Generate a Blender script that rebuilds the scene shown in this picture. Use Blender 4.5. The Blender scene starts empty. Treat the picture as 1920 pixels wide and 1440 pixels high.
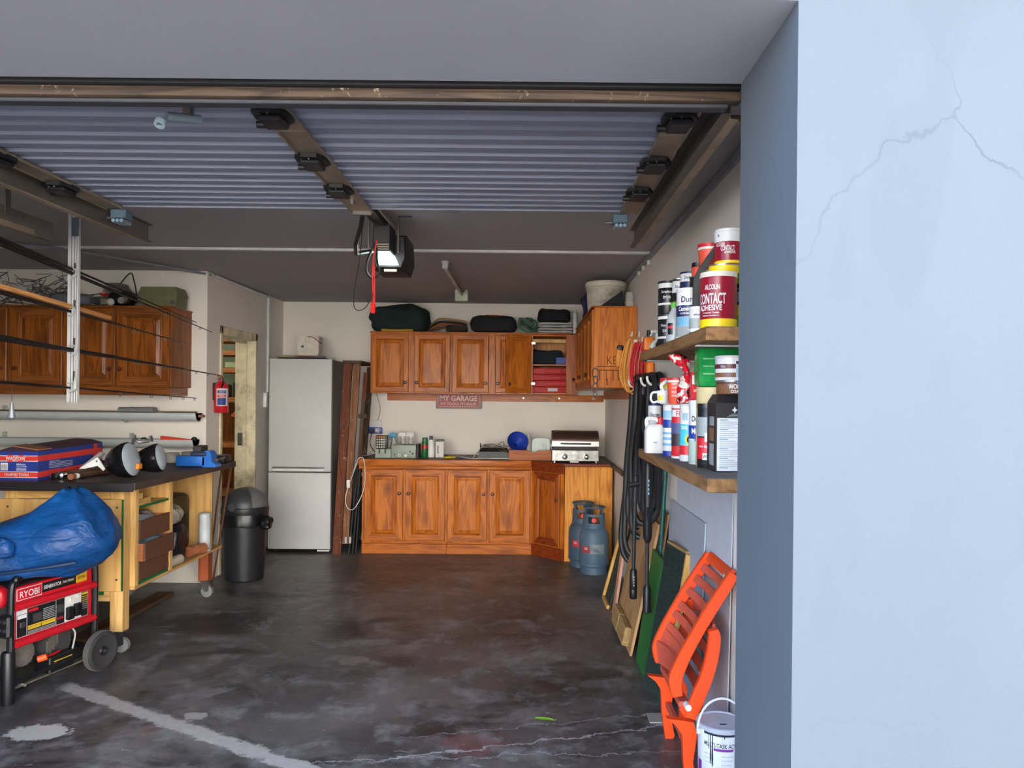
import bpy, bmesh, math, random
from mathutils import Vector, Matrix, noise
from math import pi, sin, cos, radians, sqrt

SC = bpy.context.scene
COL = SC.collection
rnd = random.Random(7)

# ---------------------------------------------------------------- camera, sky, sun, exposure
cam_d = bpy.data.cameras.new('camera')
cam = bpy.data.objects.new('camera', cam_d)
COL.objects.link(cam)
cam.location = (0, 0, 1.48)
cam.rotation_euler = (pi / 2, -0.010, 0)
cam_d.sensor_width = 36
cam_d.lens = 26.25
cam_d.shift_x = -25 / 1920
cam_d.shift_y = 28 / 1920
cam_d.clip_start = 0.05
SC.camera = cam

world = bpy.data.worlds.new('sky')
SC.world = world
world.use_nodes = True
_bg = world.node_tree.nodes['Background']
_bg.inputs['Color'].default_value = (0.38, 0.60, 1.0, 1)
_bg.inputs['Strength'].default_value = 4.0

sun_d = bpy.data.lights.new('sun', 'SUN')
sun_d.energy = 62.0
sun_d.angle = radians(0.6)
sun_d.color = (1.0, 0.965, 0.91)
sun = bpy.data.objects.new('sun', sun_d)
COL.objects.link(sun)
# the sun stands behind the building: its light falls on the drive and the added bounce wall
sun.rotation_euler = (Vector((0.25, -1.0, -1.05))).to_track_quat('-Z', 'Y').to_euler()

vs = SC.view_settings
SC.display_settings.display_device = 'sRGB'
vs.view_transform = 'Standard'
vs.look = 'None'
vs.gamma = 1
vs.use_curve_mapping = False
vs.exposure = 0.55

# ---------------------------------------------------------------- materials
def lin(c):
    return tuple(((v / 255) / 12.92 if v / 255 <= 0.04045 else ((v / 255 + 0.055) / 1.055) ** 2.4) for v in c[:3]) + (1,)

def nd(nt, t, ins=None, **props):
    n = nt.nodes.new(t)
    for k, v in props.items():
        setattr(n, k, v)
    for k, v in (ins or {}).items():
        s = n.inputs[k]
        if isinstance(v, bpy.types.NodeSocket):
            nt.links.new(v, s)
        else:
            s.default_value = v
    return n

def base_mat(name, rough=0.5, metal=0.0):
    m = bpy.data.materials.new(name)
    m.use_nodes = True
    nt = m.node_tree
    b = nt.nodes['Principled BSDF']
    b.inputs['Roughness'].default_value = rough
    b.inputs['Metallic'].default_value = metal
    return m, nt, b

def ramp(nt, fac, stops, interp='LINEAR'):
    r = nt.nodes.new('ShaderNodeValToRGB')
    r.color_ramp.interpolation = interp
    e = r.color_ramp.elements
    while len(e) < len(stops):
        e.new(0.5)
    for el, (p, c) in zip(e, stops):
        el.position = p
        el.color = c if len(c) == 4 else tuple(c) + (1,)
    nt.links.new(fac, r.inputs['Fac'])
    return r.outputs['Color']

def mixc(nt, fac, a, b, mode='MIX'):
    n = nt.nodes.new('ShaderNodeMix')
    n.data_type = 'RGBA'
    n.blend_type = mode
    for s, v in ((n.inputs[0], fac), (n.inputs[6], a), (n.inputs[7], b)):
        if isinstance(v, bpy.types.NodeSocket):
            nt.links.new(v, s)
        else:
            s.default_value = v
    return n.outputs[2]

def mth(nt, op, a, b=None, c=None):
    n = nt.nodes.new('ShaderNodeMath')
    n.operation = op
    for i, v in enumerate((a, b, c)):
        if v is None:
            continue
        if isinstance(v, bpy.types.NodeSocket):
            nt.links.new(v, n.inputs[i])
        else:
            n.inputs[i].default_value = v
    return n.outputs[0]

def coords(nt, scale=(1, 1, 1), rnd_off=True):
    tc = nd(nt, 'ShaderNodeTexCoord')
    v = tc.outputs['Object']
    if rnd_off:
        oi = nd(nt, 'ShaderNodeObjectInfo')
        k = mth(nt, 'MULTIPLY', oi.outputs['Random'], 17.0)
        v = nd(nt, 'ShaderNodeVectorMath', {0: v, 1: k}, operation='ADD').outputs[0]
    return nd(nt, 'ShaderNodeMapping', {'Vector': v, 'Scale': scale}).outputs[0]

def noise_n(nt, vec, scale, detail=4, rough=0.55, dist=0.0):
    return nd(nt, 'ShaderNodeTexNoise', {'Vector': vec, 'Scale': scale, 'Detail': detail, 'Roughness': rough, 'Distortion': dist}).outputs['Fac']

def bump(nt, b, h, strength=0.2, dist=0.01):
    n = nd(nt, 'ShaderNodeBump', {'Height': h, 'Strength': strength, 'Distance': dist})
    nt.links.new(n.outputs[0], b.inputs['Normal'])

_cache = {}
def pm(name, col, rough=0.5, metal=0.0, var=0.12, scale=14, bmp=0.0, dirt=0.0, dirtcol=(60, 50, 42), **kw):
    """plain painted, plastic or metal surface with a little unevenness"""
    if name in _cache:
        return _cache[name]
    m, nt, b = base_mat(name, rough, metal)
    v = coords(nt)
    c = lin(col)
    f = noise_n(nt, v, scale, 5)
    d = tuple(x * (1 - var) for x in c[:3]) + (1,)
    l = tuple(min(1, x * (1 + var)) for x in c[:3]) + (1,)
    out = ramp(nt, f, [(0.3, d), (0.7, l)])
    if dirt:
        g = ramp(nt, noise_n(nt, v, scale * 0.4, 8, 0.7), [(0.5, (0, 0, 0)), (0.72, (dirt, dirt, dirt))])
        out = mixc(nt, g, out, lin(dirtcol))
    nt.links.new(out, b.inputs['Base Color'])
    if bmp:
        bump(nt, b, noise_n(nt, v, scale * 3, 6), bmp, 0.004)
    if kw.get('emit'):
        b.inputs['Emission Color'].default_value = lin(kw.get('ecol', col))
        b.inputs['Emission Strength'].default_value = kw['emit']
    if kw.get('coat'):
        b.inputs['Coat Weight'].default_value = kw['coat']
        b.inputs['Coat Roughness'].default_value = 0.12
    if kw.get('trans'):
        b.inputs['Transmission Weight'].default_value = kw['trans']
        b.inputs['IOR'].default_value = kw.get('ior', 1.3)
    if kw.get('alpha'):
        b.inputs['Alpha'].default_value = kw['alpha']
    if kw.get('sheen'):
        b.inputs['Sheen Weight'].default_value = kw['sheen']
    _cache[name] = m
    return m

def wood(name, light, dark, axis='Z', scale=1.0, knots=0.0, rough=0.45, coat=0.0, wear=0.0, wearcol=(200, 190, 175), ring=1.0):
    if name in _cache:
        return _cache[name]
    m, nt, b = base_mat(name, rough)
    s = {'X': (0.10, 1, 1), 'Y': (1, 0.10, 1), 'Z': (1, 1, 0.10)}[axis]
    v = coords(nt, tuple(k * scale for k in s))
    n1 = noise_n(nt, v, 9, 3, 0.5, 0.6)
    n2 = noise_n(nt, v, 60, 4, 0.6)
    rings = mth(nt, 'FRACT', mth(nt, 'MULTIPLY', n1, 7.0 * ring))
    rings = mth(nt, 'PINGPONG', rings, 0.5)
    f = mth(nt, 'ADD', mth(nt, 'MULTIPLY', rings, 0.9), mth(nt, 'MULTIPLY', n2, 0.55))
    col = ramp(nt, f, [(0.18, lin(dark)), (0.62, lin(light))])
    big = noise_n(nt, coords(nt, (1, 1, 1)), 2.2, 3)
    dk = tuple(x * 0.72 for x in lin(dark)[:3]) + (1,)
    col = mixc(nt, ramp(nt, big, [(0.5, (0, 0, 0)), (0.75, (0.35, 0.35, 0.35))]), col, lin(dark))
    if knots:
        kv = coords(nt, {'X': (0.5, 1, 1), 'Y': (1, 0.5, 1), 'Z': (1, 1, 0.5)}[axis])
        vo = nd(nt, 'ShaderNodeTexVoronoi', {'Vector': kv, 'Scale': 5.2, 'Randomness': 1.0}).outputs['Distance']
        vo = mth(nt, 'ADD', vo, mth(nt, 'MULTIPLY', mth(nt, 'SUBTRACT', n2, 0.5), 0.10))
        kn = ramp(nt, vo, [(0.07, (1, 1, 1)), (0.16, (0.6, 0.6, 0.6)), (0.30, (0, 0, 0))])
        kn2 = mth(nt, 'MULTIPLY', kn, knots)
        col = mixc(nt, kn2, col, dk)
    if wear:
        w = ramp(nt, noise_n(nt, coords(nt, (1, 1, 0.6)), 16, 8, 0.75), [(0.60, (0, 0, 0)), (0.66, (wear, wear, wear))])
        col = mixc(nt, w, col, lin(wearcol))
    nt.links.new(col, b.inputs['Base Color'])
    b.inputs['Specular IOR Level'].default_value = 0.25
    bump(nt, b, n2, 0.15, 0.003)
    if coat:
        b.inputs['Coat Weight'].default_value = coat
        b.inputs['Coat Roughness'].default_value = 0.2
    _cache[name] = m
    return m

# ---------------------------------------------------------------- mesh helpers
class B:
    """collects primitive shapes; link() turns them into ONE mesh object"""
    def __init__(s):
        s.V = []; s.F = []; s.MI = []; s.mi = 0
    def add(s, vs_, fs_, M=None):
        o = len(s.V)
        s.V += [tuple(M @ Vector(v)) if M is not None else tuple(v) for v in vs_]
        for f in fs_:
            s.F.append([i + o for i in f]); s.MI.append(s.mi)
        return s
    def mat(s, i):
        s.mi = i
        return s
    def box(s, x0, x1, y0, y1, z0, z1, bev=0.0, seg=1, M=None):
        if bev <= 0:
            vs_ = [(x, y, z) for x in (x0, x1) for y in (y0, y1) for z in (z0, z1)]
            fs_ = [(0, 1, 3, 2), (4, 6, 7, 5), (0, 4, 5, 1), (2, 3, 7, 6), (0, 2, 6, 4), (1, 5, 7, 3)]
            return s.add(vs_, fs_, M)
        bm = bmesh.new()
        bmesh.ops.create_cube(bm, size=1)
        for v in bm.verts:
            v.co = Vector(((x0 + x1) / 2 + v.co.x * (x1 - x0), (y0 + y1) / 2 + v.co.y * (y1 - y0), (z0 + z1) / 2 + v.co.z * (z1 - z0)))
        bmesh.ops.bevel(bm, geom=bm.edges[:], offset=bev, segments=seg, affect='EDGES', profile=0.5)
        bm.verts.index_update()
        s.add([v.co[:] for v in bm.verts], [[v.index for v in f.verts] for f in bm.faces], M)
        bm.free()
        return s
    def rings(s, rs, cap0=True, cap1=True, closed=False, M=None):
        n = len(rs[0]); vs_ = [p for r in rs for p in r]; fs_ = []
        m = len(rs)
        for i in range(m if closed else m - 1):
            for j in range(n):
                a, b_ = i * n + j, i * n + (j + 1) % n
                c, d = ((i + 1) % m) * n + (j + 1) % n, ((i + 1) % m) * n + j
                fs_.append((a, b_, c, d))
        if not closed:
            if cap0: fs_.append(tuple(range(n - 1, -1, -1)))
            if cap1: fs_.append(tuple((m - 1) * n + j for j in range(n)))
        return s.add(vs_, fs_, M)
    def cyl(s, p0, p1, r0, r1=None, n=16, cap=True, M=None):
        r1 = r0 if r1 is None else r1
        p0, p1 = Vector(p0), Vector(p1)
        q = (p1 - p0).to_track_quat('Z', 'Y')
        rs = []
        for p, r in ((p0, r0), (p1, r1)):
            rs.append([tuple(p + q @ Vector((r * cos(2 * pi * k / n), r * sin(2 * pi * k / n), 0))) for k in range(n)])
        return s.rings(rs, cap, cap, M=M)
    def lathe(s, prof, n=24, c=(0, 0, 0), M=None, sx=1.0, sy=1.0, pw=2.0):
        rs = []
        for r, z in prof:
            ring = []
            for k in range(n):
                a = 2 * pi * k / n
                ca, sa = cos(a), sin(a)
                if pw != 2.0:
                    ca = math.copysign(abs(ca) ** (2 / pw), ca); sa = math.copysign(abs(sa) ** (2 / pw), sa)
                ring.append((c[0] + max(r, 1e-5) * ca * sx, c[1] + max(r, 1e-5) * sa * sy, c[2] + z))
            rs.append(ring)
        return s.rings(rs, True, True, M=M)
    def tube(s, pts, r, n=8, closed=False, smooth=0, M=None, flat=1.0):
        pts = [Vector(p) for p in pts]
        if smooth:
            pts = crom(pts, smooth, closed)
        m = len(pts); rs = []; up = None
        for i, p in enumerate(pts):
            a = pts[(i - 1) % m] if (closed or i) else p
            b_ = pts[(i + 1) % m] if (closed or i < m - 1) else p
            t = (b_ - a).normalized()
            if up is None:
                up = Vector((0, 0, 1)) if abs(t.z) < 0.9 else Vector((1, 0, 0))
            sd = t.cross(up)
            if sd.length < 1e-4:
                sd = t.cross(Vector((0.3, 1, 0.2)))
            sd.normalize(); up = sd.cross(t).normalized()
            rr = r[min(i * len(r) // m, len(r) - 1)] if isinstance(r, (list, tuple)) else r
            rs.append([tuple(p + sd * (rr * cos(2 * pi * k / n)) + up * (rr * flat * sin(2 * pi * k / n))) for k in range(n)])
        return s.rings(rs, True, True, closed, M=M)
    def prism(s, poly, lo, hi, axis='x', M=None):
        def P(a, b_, t):
            return {'x': (t, a, b_), 'y': (a, t, b_), 'z': (a, b_, t)}[axis]
        n = len(poly)
        ar = sum(poly[i][0] * poly[(i + 1) % n][1] - poly[(i + 1) % n][0] * poly[i][1] for i in range(n))
        if (ar < 0) != (axis == 'y'):
            poly = poly[::-1]
        return s.rings([[P(a, b_, lo) for a, b_ in poly], [P(a, b_, hi) for a, b_ in poly]], M=M)
    def sphere(s, c, r, n=12, m=8, M=None, sx=1, sy=1, sz=1):
        prof = [(r * sin(pi * i / m), -r * cos(pi * i / m) * sz) for i in range(m + 1)]
        return s.lathe(prof, n, c, M, sx, sy)
    def soft(s, x0, x1, y0, y1, z0, z1, lump=0.02, pw=4.0, seed=0, n=10, freq=6.0, flatb=True, M=None):
        """a filled cloth or bag shape: rounded block pushed about by noise"""
        bm = bmesh.new()
        bmesh.ops.create_cube(bm, size=2)
        bmesh.ops.subdivide_edges(bm, edges=bm.edges[:], cuts=n, use_grid_fill=True)
        cx, cy, cz = (x0 + x1) / 2, (y0 + y1) / 2, (z0 + z1) / 2
        hx, hy, hz = (x1 - x0) / 2, (y1 - y0) / 2, (z1 - z0) / 2
        for v in bm.verts:
            d = v.co
            k = (abs(d.x) ** pw + abs(d.y) ** pw + abs(d.z) ** pw) ** (1 / pw)
            u = d / k
            p = Vector((cx + u.x * hx, cy + u.y * hy, cz + u.z * hz))
            o = noise.noise_vector(p * freq + Vector((seed * 3.7, seed * 1.3, seed)))
            o2 = noise.noise_vector(p * freq * 2.7 + Vector((seed, seed * 2.1, 5)))
            w = 1.0 if not flatb else max(0.0, min(1.0, (p.z - z0) / (0.35 * (z1 - z0))))
            q = p + (o + o2 * 0.45) * lump * w
            q.z = max(q.z, z0 if flatb else -9)
            v.co = q
        bm.verts.index_update()
        s.add([v.co[:] for v in bm.verts], [[v.index for v in f.verts] for f in bm.faces], M)
        bm.free()
        return s
    def mesh(s, name, mats, ang=35):
        me = bpy.data.meshes.new(name)
        me.from_pydata(s.V, [], s.F)
        for m in (mats if isinstance(mats, (list, tuple)) else [mats]):
            me.materials.append(m)
        me.polygons.foreach_set('material_index', s.MI)
        me.polygons.foreach_set('use_smooth', [True] * len(me.polygons))
        me.update()
        try:
            me.set_sharp_from_angle(angle=radians(ang))
        except Exception:
            pass
        return me
    def link(s, name, mats, parent=None, loc=None, rot=None, ang=35, **props):
        o = bpy.data.objects.new(name, s.mesh(name, mats, ang))
        COL.objects.link(o)
        if parent is not None:
            o.parent = parent
        if loc is not None: o.location = loc
        if rot is not None: o.rotation_euler = rot
        for k, v in props.items():
            o[k] = v
        return o

def crom(pts, k, closed=False):
    out = []; m = len(pts)
    for i in range(m if closed else m - 1):
        p0 = pts[(i - 1) % m] if (closed or i) else pts[0]
        p1, p2 = pts[i], pts[(i + 1) % m]
        p3 = pts[(i + 2) % m] if (closed or i + 2 < m) else pts[-1]
        for j in range(k):
            t = j / k
            out.append(0.5 * ((2 * p1) + (p2 - p0) * t + (2 * p0 - 5 * p1 + 4 * p2 - p3) * t * t + (3 * p1 - p0 - 3 * p2 + p3) * t ** 3))
    if not closed:
        out.append(pts[-1])
    return out

def thing(name, label, cat, loc=(0, 0, 0), rz=0.0, group=None, rot=None):
    o = bpy.data.objects.new(name, None)
    o.empty_display_size = 0.05
    COL.objects.link(o)
    o.location = loc
    o.rotation_euler = rot if rot is not None else (0, 0, rz)
    o['label'] = label; o['category'] = cat
    if group: o['group'] = group
    return o

def tag(o, label, cat, group=None):
    o['label'] = label; o['category'] = cat
    if group: o['group'] = group
    return o

def struct(name, b, mats, parent=None, **kw):
    o = b.link(name, mats, parent, **kw)
    o['kind'] = 'structure'
    return o

def dup(root, loc, rz=None, label=None, group=None, rot=None):
    def rec(o, par):
        c = o.copy(); COL.objects.link(c)
        if par is not None: c.parent = par
        for ch in [x for x in o.children]:
            rec(ch, c)
        return c
    r = rec(root, None)
    r.location = loc
    if rz is not None: r.rotation_euler = (0, 0, rz)
    if rot is not None: r.rotation_euler = rot
    if label: r['label'] = label
    if group: r['group'] = group
    return r

def text(body, width, height, mats, parent, M=None, R=None, a0=0.0, z=0.0, name='lettering', bold=0.012, lift=0.0008, slant=0.0):
    """flat lettering fitted to width x height; R bends it round a can of that radius (centred on angle a0, height z)"""
    cu = bpy.data.curves.new(name, 'FONT')
    cu.body = body; cu.size = 1.0; cu.offset = bold; cu.shear = slant; cu.resolution_u = 3
    t = bpy.data.objects.new(name, cu)
    me = bpy.data.meshes.new_from_object(t)
    bpy.data.objects.remove(t); bpy.data.curves.remove(cu)
    xs = [v.co.x for v in me.vertices]; ys = [v.co.y for v in me.vertices]
    if not xs:
        return None
    x0, x1, y0, y1 = min(xs), max(xs), min(ys), max(ys)
    kx = width / max(1e-6, x1 - x0); ky = height / max(1e-6, y1 - y0)
    for v in me.vertices:
        v.co = Vector(((v.co.x - (x0 + x1) / 2) * kx, (v.co.y - (y0 + y1) / 2) * ky, 0))
    if R:
        bm = bmesh.new(); bm.from_mesh(me)
        bmesh.ops.triangulate(bm, faces=bm.faces[:])
        for _ in range(2):
            ed = [e for e in bm.edges if e.calc_length() > R * 0.3]
            if ed:
                bmesh.ops.subdivide_edges(bm, edges=ed, cuts=1)
                bmesh.ops.triangulate(bm, faces=[f for f in bm.faces if len(f.verts) > 3])
        for v in bm.verts:
            a = a0 + v.co.x / R
            v.co = Vector(((R + lift) * cos(a), (R + lift) * sin(a), z + v.co.y))
        bm.to_mesh(me); bm.free()
    elif M is not None:
        me.transform(M)
    me.materials.clear()
    me.materials.append(mats)
    o = bpy.data.objects.new(name, me)
    COL.objects.link(o)
    o.parent = parent
    return o

def face_M(origin, right, up):
    """matrix that lays text (x right, y up) on a plane"""
    r = Vector(right).normalized(); u = Vector(up).normalized(); n = r.cross(u)
    M = Matrix((r, u, n)).transposed().to_4x4()
    M.translation = Vector(origin)
    return M
FRONT = lambda x, y, z: face_M((x, y, z), (1, 0, 0), (0, 0, 1))
# ---------------------------------------------------------------- setting materials
def wall_mat(name, col, rough=0.85, dirt=0.25, cracks=0.0, bmp=0.12):
    m, nt, b = base_mat(name, rough)
    v = coords(nt, rnd_off=False)
    f = noise_n(nt, v, 1.6, 5)
    c = lin(col); d = tuple(x * 0.93 for x in c[:3]) + (1,)
    out = ramp(nt, f, [(0.35, d), (0.65, c)])
    sp = ramp(nt, noise_n(nt, v, 9, 9, 0.75), [(0.62, (0, 0, 0)), (0.78, (dirt, dirt, dirt))])
    out = mixc(nt, sp, out, lin((120, 112, 104)))
    if cracks:
        wv = nd(nt, 'ShaderNodeVectorMath', {0: v, 1: nd(nt, 'ShaderNodeVectorMath', {0: nd(nt, 'ShaderNodeTexNoise', {'Vector': v, 'Scale': 3.0, 'Detail': 5}).outputs['Color'], 'Scale': 0.35}, operation='SCALE').outputs[0]}, operation='ADD').outputs[0]
        vo = nd(nt, 'ShaderNodeTexVoronoi', {'Vector': wv, 'Scale': 1.1}, feature='DISTANCE_TO_EDGE').outputs['Distance']
        ck = ramp(nt, vo, [(0.0, (1, 1, 1)), (0.004, (0, 0, 0))])
        gate = ramp(nt, noise_n(nt, v, 1.3, 2), [(0.5, (0, 0, 0)), (0.62, (cracks,) * 3)])
        out = mixc(nt, mth(nt, 'MULTIPLY', ck, gate), out, lin((66, 76, 88)))
        br = ramp(nt, noise_n(nt, coords(nt, (1.5, 1.5, 0.5), False), 3, 3, 0.4), [(0.56, (0, 0, 0)), (0.6, (0.35,) * 3)])
        out = mixc(nt, br, out, tuple(x * 0.87 for x in c[:3]) + (1,))
    nt.links.new(out, b.inputs['Base Color'])
    bump(nt, b, noise_n(nt, v, 45, 8, 0.65), bmp, 0.008)
    return m

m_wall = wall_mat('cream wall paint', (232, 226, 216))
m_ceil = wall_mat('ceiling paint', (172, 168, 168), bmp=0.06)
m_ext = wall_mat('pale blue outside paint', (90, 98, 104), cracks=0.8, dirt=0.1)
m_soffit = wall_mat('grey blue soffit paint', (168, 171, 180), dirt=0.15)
m_white = pm('white gloss', (225, 225, 220), 0.4)
m_conduit = pm('white conduit', (205, 206, 208), 0.45)
m_frame = pm('flaking cream door paint', (222, 210, 178), 0.55, dirt=0.8, dirtcol=(96, 78, 58), scale=9)

def floor_mat():
    m, nt, b = base_mat('stained concrete floor', 0.45)
    v = coords(nt, rnd_off=False)
    n1 = noise_n(nt, v, 1.1, 8, 0.62, 0.4)
    n2 = noise_n(nt, v, 5.0, 9, 0.7, 0.2)
    n3 = noise_n(nt, v, 26, 7, 0.7)
    col = ramp(nt, n1, [(0.32, lin((56, 54, 54))), (0.5, lin((82, 77, 75))), (0.68, lin((118, 112, 109)))])
    # oily dark patches
    oil = ramp(nt, noise_n(nt, coords(nt, (0.8, 1.2, 1), False), 1.7, 9, 0.68, 0.5), [(0.52, (0, 0, 0)), (0.62, (0.9,) * 3)])
    col = mixc(nt, oil, col, lin((38, 37, 38)))
    col = mixc(nt, ramp(nt, n2, [(0.50, (0, 0, 0)), (0.70, (0.75,) * 3)]), col, lin((150, 146, 144)))
    # reddish drips
    rd = ramp(nt, noise_n(nt, v, 2.6, 3, 0.5), [(0.68, (0, 0, 0)), (0.76, (0.35,) * 3)])
    col = mixc(nt, rd, col, lin((120, 66, 64)))
    # pale scuffs and chips
    sc = ramp(nt, noise_n(nt, coords(nt, (1, 2.0, 1), False), 13, 10, 0.78, 0.6), [(0.61, (0, 0, 0)), (0.66, (0.7,) * 3)])
    col = mixc(nt, sc, col, lin((176, 170, 166)))
    ch = nd(nt, 'ShaderNodeTexVoronoi', {'Vector': v, 'Scale': 22.0}).outputs['Distance']
    chg = ramp(nt, noise_n(nt, v, 55, 2), [(0.66, (0, 0, 0)), (0.7, (1, 1, 1))])
    col = mixc(nt, mth(nt, 'MULTIPLY', ramp(nt, ch, [(0.06, (0.9,) * 3), (0.12, (0, 0, 0))]), chg), col, lin((205, 200, 195)))
    sep = nd(nt, 'ShaderNodeSeparateXYZ', {'Vector': v})
    x, y = sep.outputs['X'], sep.outputs['Y']
    jag = mth(nt, 'MULTIPLY', mth(nt, 'SUBTRACT', n3, 0.5), 0.09)
    jag2 = mth(nt, 'MULTIPLY', mth(nt, 'SUBTRACT', n2, 0.5), 0.10)
    # cement strip running slantwise: through (-2.29, 3.77) and (-0.89, 2.98)
    dx, dy = 1.40, -0.79
    L = sqrt(dx * dx + dy * dy)
    d = mth(nt, 'ADD', mth(nt, 'MULTIPLY', mth(nt, 'ADD', x, 2.29), -dy / L * -1), mth(nt, 'MULTIPLY', mth(nt, 'SUBTRACT', y, 3.77), dx / L * -1))
    d = mth(nt, 'ABSOLUTE', mth(nt, 'ADD', d, jag))
    d = mth(nt, 'ADD', d, jag2)
    st = ramp(nt, d, [(0.035, (0.92,) * 3), (0.050, (0, 0, 0))])
    lim = ramp(nt, mth(nt, 'ADD', x, 2.35), [(0.0, (0, 0, 0)), (0.06, (1, 1, 1))])
    st = mth(nt, 'MULTIPLY', st, lim)
    col = mixc(nt, st, col, mixc(nt, n3, lin((196, 190, 182)), lin((150, 144, 138))))
    # spilt white patch
    def blot(cx, cy, r, colr, k):
        nonlocal col
        ex = mth(nt, 'POWER', mth(nt, 'SUBTRACT', x, cx), 2.0)
        ey = mth(nt, 'POWER', mth(nt, 'MULTIPLY', mth(nt, 'SUBTRACT', y, cy), 1.5), 2.0)
        e = mth(nt, 'SQRT', mth(nt, 'ADD', ex, ey))
        e = mth(nt, 'ADD', e, mth(nt, 'MULTIPLY', mth(nt, 'SUBTRACT', n2, 0.5), r * 3.4))
        e = mth(nt, 'ADD', e, mth(nt, 'MULTIPLY', mth(nt, 'SUBTRACT', n3, 0.5), r * 1.6))
        q = ramp(nt, e, [(r * 0.8, (k,) * 3), (r, (0, 0, 0))])
        col = mixc(nt, q, col, lin(colr))
    blot(-2.12, 3.27, 0.12, (204, 198, 190), 0.9)
    blot(-1.50, 3.45, 0.05, (176, 168, 160), 0.7)
    blot(-0.95, 4.2, 0.10, (150, 140, 132), 0.4)
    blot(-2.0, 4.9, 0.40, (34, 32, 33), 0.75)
    blot(-0.2, 3.2, 0.16, (128, 70, 70), 0.4)
    # long cracks across the threshold
    for (ax, ay, bx, by, w) in ((-0.50, 3.06, 0.64, 3.40, 0.006), (-0.9, 3.02, 0.3, 3.12, 0.004), (-0.4, 3.28, 0.6, 3.52, 0.0035)):
        ux, uy = bx - ax, by - ay
        l = sqrt(ux * ux + uy * uy)
        q = mth(nt, 'ADD', mth(nt, 'MULTIPLY', mth(nt, 'SUBTRACT', x, ax), uy / l), mth(nt, 'MULTIPLY', mth(nt, 'SUBTRACT', y, ay), -ux / l))
        q = mth(nt, 'ABSOLUTE', mth(nt, 'ADD', q, mth(nt, 'MULTIPLY', mth(nt, 'SUBTRACT', n2, 0.5), 0.20)))
        q = ramp(nt, q, [(w * 0.5, (0.8,) * 3), (w, (0, 0, 0))])
        g = ramp(nt, mth(nt, 'ADD', x, -ax + 0.2), [(0.0, (0, 0, 0)), (0.2, (1, 1, 1))])
        col = mixc(nt, mth(nt, 'MULTIPLY', q, g), col, lin((178, 172, 170)))
    nt.links.new(col, b.inputs['Base Color'])
    rg = ramp(nt, n2, [(0.3, (0.30,) * 3), (0.7, (0.58,) * 3)])
    nt.links.new(rg, b.inputs['Roughness'])
    bump(nt, b, mth(nt, 'ADD', n3, mth(nt, 'MULTIPLY', st, 0.7)), 0.22, 0.006)
    return m
m_floor = floor_mat()

# ---------------------------------------------------------------- the room
XR, XL, YB, ZC = 0.83, -2.52, 7.75, 2.465      # right wall, left side wall, back wall, ceiling
YL = 5.90                                     # the wall behind the bench
YF0, YF1 = 1.525, 1.93                         # outer and inner face of the front wall
XP = 0.55                                     # edge of the door opening
XFAR = -5.2
ZLIN = 2.30

struct('floor', B().box(XFAR, 1.1, YF0 - 0.02, YB + 0.2, -0.15, 0), m_floor)
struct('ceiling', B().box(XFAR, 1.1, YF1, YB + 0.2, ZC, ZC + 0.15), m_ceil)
struct('wall_back', B().box(XL - 0.2, 1.1, YB, YB + 0.2, 0, ZC), m_wall)
struct('wall_right', B().box(XR, XR + 0.25, YF1, YB, 0, ZC), m_wall)
struct('wall_left_rear', B().box(XFAR, XL - 0.16, YL, YL + 0.17, 0, ZC), m_wall)
# side wall with the doorway
DY0, DY1, DZ = 6.15, 6.98, 2.06
wl = B()
wl.box(XL - 0.16, XL, YL + 0.0, DY0, 0, ZC)
wl.box(XL - 0.16, XL, DY1, YB, 0, ZC)
wl.box(XL - 0.16, XL, DY0, DY1, DZ, ZC)
struct('wall_left', wl, m_wall)
struct('wall_far_left', B().box(XFAR - 0.2, XFAR, YF1, YL + 0.2, 0, ZC), m_wall)
# front wall: pillar at the right, lintel over both door openings, pier between them
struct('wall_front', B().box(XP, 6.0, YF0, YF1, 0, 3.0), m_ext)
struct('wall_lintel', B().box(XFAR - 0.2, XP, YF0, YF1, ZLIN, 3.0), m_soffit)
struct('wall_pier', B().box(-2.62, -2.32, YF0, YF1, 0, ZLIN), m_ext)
struct('door_2', B().box(XFAR, -2.62, YF0 + 0.25, YF0 + 0.29, 0, ZLIN), pm('closed garage door', (150, 152, 156), 0.5))
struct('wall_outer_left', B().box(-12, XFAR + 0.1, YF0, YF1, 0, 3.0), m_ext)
m_roof = pm('roof sheet', (150, 150, 150), 0.7)
struct('roof', B().box(-12, 6, YF0 - 0.35, YB + 1, 3.0, 3.12), m_roof)
# outside: paved drive, and an unseen wall added to bounce sunlight into the garage
m_drive = pm('brick paved drive', (92, 84, 78), 0.85, scale=3)
struct('ground', B().box(-30, 30, -24, YF0 - 0.02, -0.2, -0.02), m_drive)
m_bounce = pm('white bounce wall', (226, 222, 214), 0.9, scale=3)
struct('wall_bounce', B().box(-8.5, 26, -11.3, -11.0, -0.02, 6.0), m_bounce)

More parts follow.
